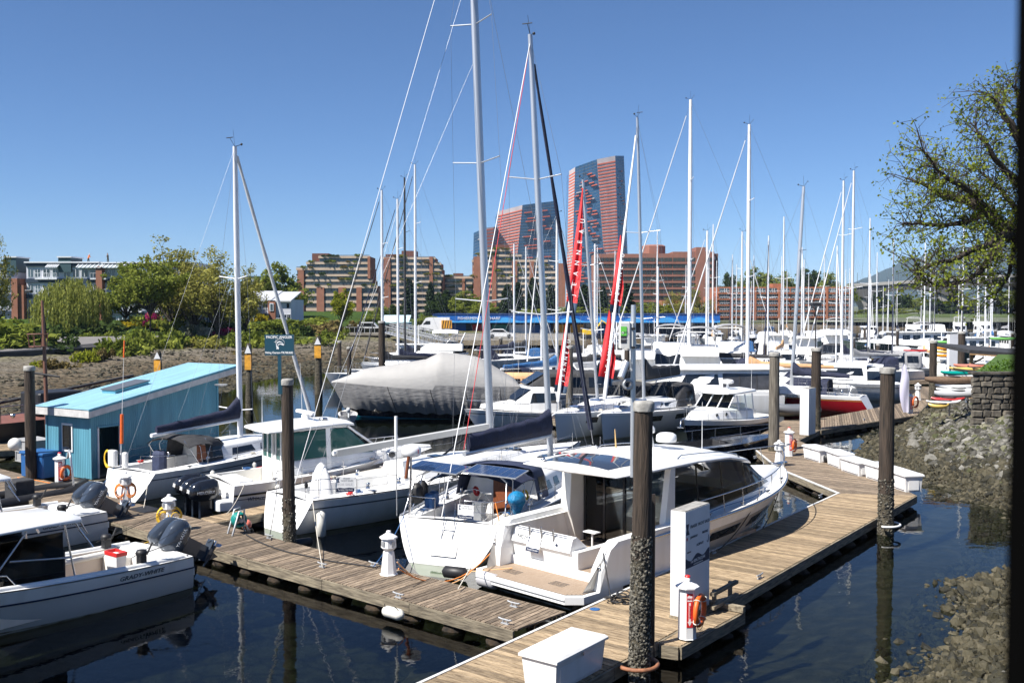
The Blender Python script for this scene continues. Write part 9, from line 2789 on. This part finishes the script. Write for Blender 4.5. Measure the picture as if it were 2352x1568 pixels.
for lab, x, yt, Y in (('black lamp post with boxy head right of the far pillar', 1873, 697, 90), ('black lamp post behind the kayak racks', 2210, 705, 88), ('thin lamp post on the shore by the willow', 68, 668, 140)):
 g = P(x, 800, Y); zt = pxz(yt, Y)
 o = thing('lamp_post', lab, 'lamp post', (g.x, g.y, .3), 0, 'dark lamp posts')
 MB().tube([(0, 0, 0), (0, 0, zt - .5)], .07, 8, .05).build('shaft', BLACK, o)
 MB().rbox(-.45, .45, -.3, .3, zt - .55, zt - .2, .06).build('lamp_head', BLACK, o); MB().bbox(-.4, .4, -.26, .26, zt - .575, zt - .55).build('diffuser', PAINTW, o); MB().bbox(-.4, .4, -.25, .25, zt - .2, zt - .17).build('head_cap', PAINTW, o)
# right hand shore: stone wall, kayaks, shelter
Yw = 50
xa, xb = P(2236, 900, Yw).x, P(2480, 900, Yw).x
zt, zb_ = pxz(857, Yw), 1.2
STONE = pm('wall_stone', (.06, .05, .038), .9, var=.4, vs=2.5, col2=(.165, .145, .115), bump=.6, bs=6, rndv=.4)
MORT = pm('wall_mortar', (.13, .115, .095), .95, var=.2, vs=3)
o = thing('stone_wall', 'rough stone retaining wall topped with grass at the right', 'wall', (xa, Yw, 0))
MB().prism([V((.02, .12, zb_)), V((xb - xa, .12, zb_)), V((xb - xa, 9, zb_)), V((5.2, 9, zb_))], (0, 0, zt - .06 - zb_)).build('mortar_core', MORT, o)
rr = random.Random(8)
z = zb_
while z < zt - .12:
 h = rr.uniform(.22, .42); x = rr.uniform(-.1, 0)
 while x < xb - xa:
  w = rr.uniform(.28, .7)
  j = lambda: rr.uniform(-.05, .05)
  f0 = [V((x + .02 + j(), 0, z + .02 + j())), V((x + w - .02 + j(), 0, z + .02 + j())), V((x + w - .02 + j(), 0, min(zt - .05, z + h - .02 + j()))), V((x + .02 + j(), 0, min(zt - .05, z + h - .02 + j())))]
  cc = sum(f0, V((0, 0, 0))) / 4
  pr = rr.uniform(.02, .09)
  MB().loft([[p + V((0, .16, 0)) for p in f0], f0, [p.lerp(cc, .25) + V((0, -pr, 0)) for p in f0]], True, True, False).build('stone', STONE, o)
  x += w
 z += h
y_ = .12
MB().bbox(-.08, xb - xa, -.1, .5, zt - .05, zt + .06).build('coping', STONE, o)
struct('grass_terrace', MB().quad(V((xa + .3, Yw + .5, zt + .02)), V((xb + 20, Yw + .5, zt + .02)), V((xb + 20, Yw + 9, zt + .5)), V((xa + 5.6, Yw + 9, zt + .5))), pm('lawn', (.05, .10, .012), .95, var=.4, vs=4, bump=.5, bs=30), 'grass above the stone wall')
gm_ = leaves(np.random.RandomState(3), np.array([[xa + 1.2 + (i * 7 % 13) * .32 + 8 * i / 60, Yw + .8 + (i * 7 % 13) * .5, zt + .1] for i in range(60)]), np.full(60, .5), 6000, .12)
og = link('grass_blades', leaf_mesh('grass_blades', gm_, leaf_mat('leaf_grass', (.04, .09, .008), (.10, .17, .02)))); og['kind'] = 'stuff'; og['label'] = 'tufts of grass above the stone wall'
def kayak(label, xl, xr, y, Y, mat, h=.30, w=.62, deg=0, name='kayak', group='kayaks on the racks', deckm=None):
 a, b = P(xl, y, Y), P(xr, y, Y)
 L = b.x - a.x
 o = thing(name, label, name, (a.x, Y, a.z), R(deg), group)
 rings = []
 for i in range(13):
  t = i / 12; k = max(.03, math.sin(math.pi * t) ** .6)
  up = .10 * (2 * t - 1) ** 4
  rings.append([V((L * t, w / 2 * k * math.cos(q), up + h / 2 * (.4 + .6 * k) * math.sin(q))) for q in [m_ * math.pi / 5 for m_ in range(10)]])
 MB().loft(rings, True, True, True).build('hull', mat, o)
 MB().torus((L * .52, 0, h * .42), .24, .03, 14, 5, Matrix.Scale(1.6, 3, V((1, 0, 0)))).build('cockpit_rim', BLACK, o)
 return o
KY = {n: pm('kayak_' + n, c, .35, coat=.3) for n, c in (('coral', (.55, .2, .14)), ('yellow', (.6, .43, .12)), ('teal', (.0, .26, .22)), ('white', (.72, .73, .74)), ('silver', (.42, .43, .45)), ('red', (.42, .03, .03)), ('green', (.16, .42, .10)), ('blue', (.02, .2, .4)), ('orange', (.75, .28, .02)))}
kayak('coral kayak on top of the rack beside the stone wall', 2190, 2300, 841, 61, KY['coral'])
kayak('yellow kayak below the coral one beside the stone wall', 2180, 2290, 848, 60, KY['yellow'])
kayak('teal kayak on the rack beside the stone wall', 2160, 2262, 857, 59, KY['teal'])
kayak('white kayak under the teal one', 2176, 2262, 863, 59, KY['white'])
kayak('brown canvas wrapped canoe sticking out from the rack', 2124, 2250, 873, 57, pm('brown_canvas', (.15, .095, .06), .85, var=.25, vs=6, bump=.7, bs=7), .5, .7, name='canoe')
kayak('long white kayak under the brown canoe', 2148, 2250, 887, 57, KY['white'], .34)
kayak('second white kayak lower on the rack', 2150, 2250, 896, 56.5, KY['white'], .26)
kayak('silver wrapped kayak on the lowest rack arm', 2146, 2250, 905, 56, KY['silver'], .5, .7)
kayak('red kayak lying on the rocks', 2138, 2212, 917, 55, KY['red'], .26, deg=-8)
kayak('white paddleboard with red edge lying on the rocks', 2127, 2212, 924, 54, KY['white'], .18, .8, deg=6, name='paddleboard')
kayak('yellow kayak lowest on the rocks', 2132, 2180, 932, 53.5, KY['yellow'], .3)
for i, (n, y) in enumerate((('green', 786), ('blue', 793), ('orange', 800), ('yellow', 808), ('orange', 817))):
 kayak('%s paddleboard in the far stack behind the pile' % ('lower orange' if i == 4 else n), 2146, 2205, y, 95, KY[n], .34, .8, name='paddleboard', group='far stack of boards')
for i, (n, xl, xr, y, Y) in enumerate((('green', 2270, 2340, 778, 105), ('yellow', 1998, 2050, 825, 98), ('white', 2060, 2120, 812, 108), ('red', 2075, 2130, 806, 112))):
 kayak('%s kayak on a float far behind the kayak racks' % n, xl, xr, y, Y, KY[n], .35, .8, group='far loose kayaks')
o = thing('kayak_rack', 'dark steel kayak rack beside the stone wall', 'rack', (0, 0, 0))
for x, Y in ((2188, 60), (2230, 60)):
 p = P(x, 900, Y); MB().tube([(p.x, Y + .4, 1.0), (p.x, Y + .4, pxz(840, Y))], .05, 6).build('upright', CHAR, o)
 for y in (845, 860, 880, 893, 910):
  q = P(x, y, Y); MB().tube([(q.x, Y + .4, q.z), (q.x, Y - 3.6, q.z - .02)], .035, 5).build('arm', CHAR, o)
Y = 74
a, b = P(2224, 820, Y), P(2350, 820, Y)
o = thing('timber_shelter', 'open timber shelter with dark sloping roof above the kayaks', 'shelter', (0, 0, 0))
PINE = pm('new_timber', (.45, .27, .12), .7, var=.2, vs=3)
MB().prism([V((a.x - .6, Y - 1.5, pxz(809, Y))), V((b.x + 3, Y - 1.5, pxz(826, Y))), V((b.x + 3, Y + 5, pxz(818, Y))), V((a.x - .6, Y + 5, pxz(800, Y)))], (0, 0, .25)).build('roof', CHAR, o)
MB().prism([V((a.x - .6, Y - 1.52, pxz(812, Y))), V((b.x + 3, Y - 1.52, pxz(829, Y))), V((b.x + 3, Y - 1.52, pxz(826, Y))), V((a.x - .6, Y - 1.52, pxz(809, Y)))], (0, -.08, 0)).build('eave_board', PINE, o)
for x in (a.x, a.x + 3.2, a.x + 6.4):
 MB().bbox(x - .1, x + .1, Y - .6, Y - .4, .8, pxz(814, Y)).build('post', PINE, o)
 MB().tube([(x, Y - .5, pxz(835, Y)), (x + .9, Y - .5, pxz(820, Y))], .07, 5).build('brace', PINE, o)
Y = G(2082, 950, DZ).y; p = P(2083, 950, Y)
o = thing('feather_flag', 'pale lilac feather flag on the far dock finger', 'flag', (p.x, Y, DZ))
zt = pxz(836, Y) - DZ
MB().tube([(.12, 0, 0), (.12, 0, zt * .7), (.0, 0, zt), (-.25, 0, zt + .05)], .02, 5).build('flag_pole', GALV, o)
rings = []
for i in range(15):
 t = i / 14; z = .1 + (zt - .1) * t
 wl0 = .12 if t < .75 else .12 - .3 * (t - .75) / .25
 w = .62 * (math.sin(math.pi * (.12 + .88 * t) ** 1.0) ** .5) if t < 1 else .05
 rings.append([V((wl0 - w * k, .05 * math.sin(5 * k + 4 * t), z)) for k in (0, .25, .5, .75, 1)])
MB().loft(rings, False, False, True).build('flag_cloth', pm('flag_lilac', (.62, .60, .74), .7), o, fix=False)
# overhanging tree on the right
Yt = 27.0
OT = thing('overhanging_tree', 'budding tree reaching in from the right edge over the marina', 'tree', (0, 0, 0))
def tp(x, y, dy=0):
 return P(x, y, Yt + dy)
rr = random.Random(17); rs = np.random.RandomState(17)
branches = [
 ([(2600, 1010, 0), (2560, 800, 0), (2480, 640, 0), (2400, 575, 0), (2331, 543, 0), (2300, 520, .3), (2268, 487, .5), (2220, 461, .8), (2168, 450, 1), (2131, 428, 1.2), (2082, 409, 1.5)], .34, .03),
 ([(2272, 490, .4), (2230, 440, -.4), (2183, 413, -.8), (2150, 385, -1), (2120, 345, -1.2)], .10, .02),
 ([(2331, 543, 0), (2305, 541, -.3), (2257, 566, -.6), (2183, 598, -1), (2127, 613, -1.2), (2100, 630, -1.3)], .13, .02),
 ([(2268, 487, .5), (2227, 507, .9), (2168, 517, 1.2), (2110, 515, 1.5), (2071, 513, 1.7)], .10, .02),
 ([(2480, 640, 0), (2420, 480, .5), (2370, 380, .6), (2330, 300, .6), (2290, 240, .6), (2270, 215, .6)], .22, .03),
 ([(2420, 480, .5), (2350, 430, -.5), (2300, 380, -.8), (2262, 330, -1), (2240, 290, -1)], .14, .02),
 ([(2370, 380, .6), (2345, 290, 1.2), (2340, 220, 1.4), (2325, 195, 1.4)], .12, .02),
 ([(2400, 575, 0), (2350, 500, 1.2), (2310, 450, 1.6), (2270, 410, 2.0), (2240, 385, 2)], .12, .02),
 ([(2305, 541, -.3), (2270, 600, -.9), (2230, 640, -1.2), (2180, 655, -1.3), (2130, 650, -1.4)], .08, .02),
 ([(2330, 543, 0), (2320, 620, .6), (2300, 660, .8), (2270, 680, .9)], .07, .02)]
limb = MB(); cs, rad = [], []
for pts_, r0, r1 in branches:
 w = [tp(x, y, d) for x, y, d in pts_]
 sm = []
 for i in range(len(w) - 1):
  a, b = w[max(0, i - 1)], w[i]; c, d = w[i + 1], w[min(len(w) - 1, i + 2)]
  for k in range(4):
   t = k / 4
   sm.append(0.5 * ((2 * b) + (c - a) * t + (2 * a - 5 * b + 4 * c - d) * t * t + (3 * b - a - 3 * c + d) * t ** 3) + V((rr.uniform(-.03, .03), 0, rr.uniform(-.03, .03))))
 sm.append(w[-1])
 limb.tube(sm, r0, 7, r1)
 for i, q in enumerate(sm):
  f = i / len(sm)
  if f < .25 and r0 > .15:
   continue
  for k in range(4):
   e = q + V((rr.uniform(-.75, .45), rr.uniform(-.8, .8), rr.uniform(-.55, .75))) * (1.0)
   m_ = q.lerp(e, .5) + V((0, 0, rr.uniform(-.1, .15)))
   limb.tube([q, m_, e], .016, 4, .006, caps=False)
   for j in range(3):
    e2 = e + V((rr.uniform(-.4, .3), rr.uniform(-.4, .4), rr.uniform(-.35, .35)))
    limb.tube([m_ if j == 0 else e, e2], .008, 3, .004, caps=False)
    cs.append(tuple(e2)); rad.append(.19)
   cs.append(tuple(e)); rad.append(.12)
limb.build('branches', BARK, OT, fix=False)
link('crown', leaf_mesh('crown', leaves(rs, np.array(cs), np.array(rad), 10500, .085), leaf_mat('leaf_bud', (.12, .155, .022), (.32, .37, .06), .45)), OT)
# where the camera stands
struct('promenade_edge', MB().bbox(-30, 30, -12, 1.35, 5.6, 6.1), CONC, 'concrete promenade the view is taken from')
pp = P(2362, 784, 1.15)
tag(MB().lathe([(.018, 6.1), (.018, 9.6), (.01, 9.62)], 16, (0, 0, 0)).build('railing_post', pm('post_black', (.002, .002, .002), 1.0, spec=0.0), None, (pp.x, pp.y, 0)), 'blurred black post close to the camera at the right edge', 'post')
# air
hz = bpy.data.materials.new('haze_air'); hz.use_nodes = True
nt = hz.node_tree; nt.nodes.remove(nt.nodes['Principled BSDF'])
pv = nn(nt, 'ShaderNodeVolumePrincipled'); pv.inputs['Color'].default_value = (.50, .70, 1.0, 1); pv.inputs['Density'].default_value = HAZE = 0.00006; pv.inputs['Anisotropy'].default_value = -0.1
nt.links.new(pv.outputs[0], nt.nodes['Material Output'].inputs['Volume'])
if HAZE:
 o = MB().bbox(-6500, 6500, -260, 9100, -4.0, 350).build('haze', hz); o['kind'] = 'stuff'; o['label'] = 'thin blue haze in the air'
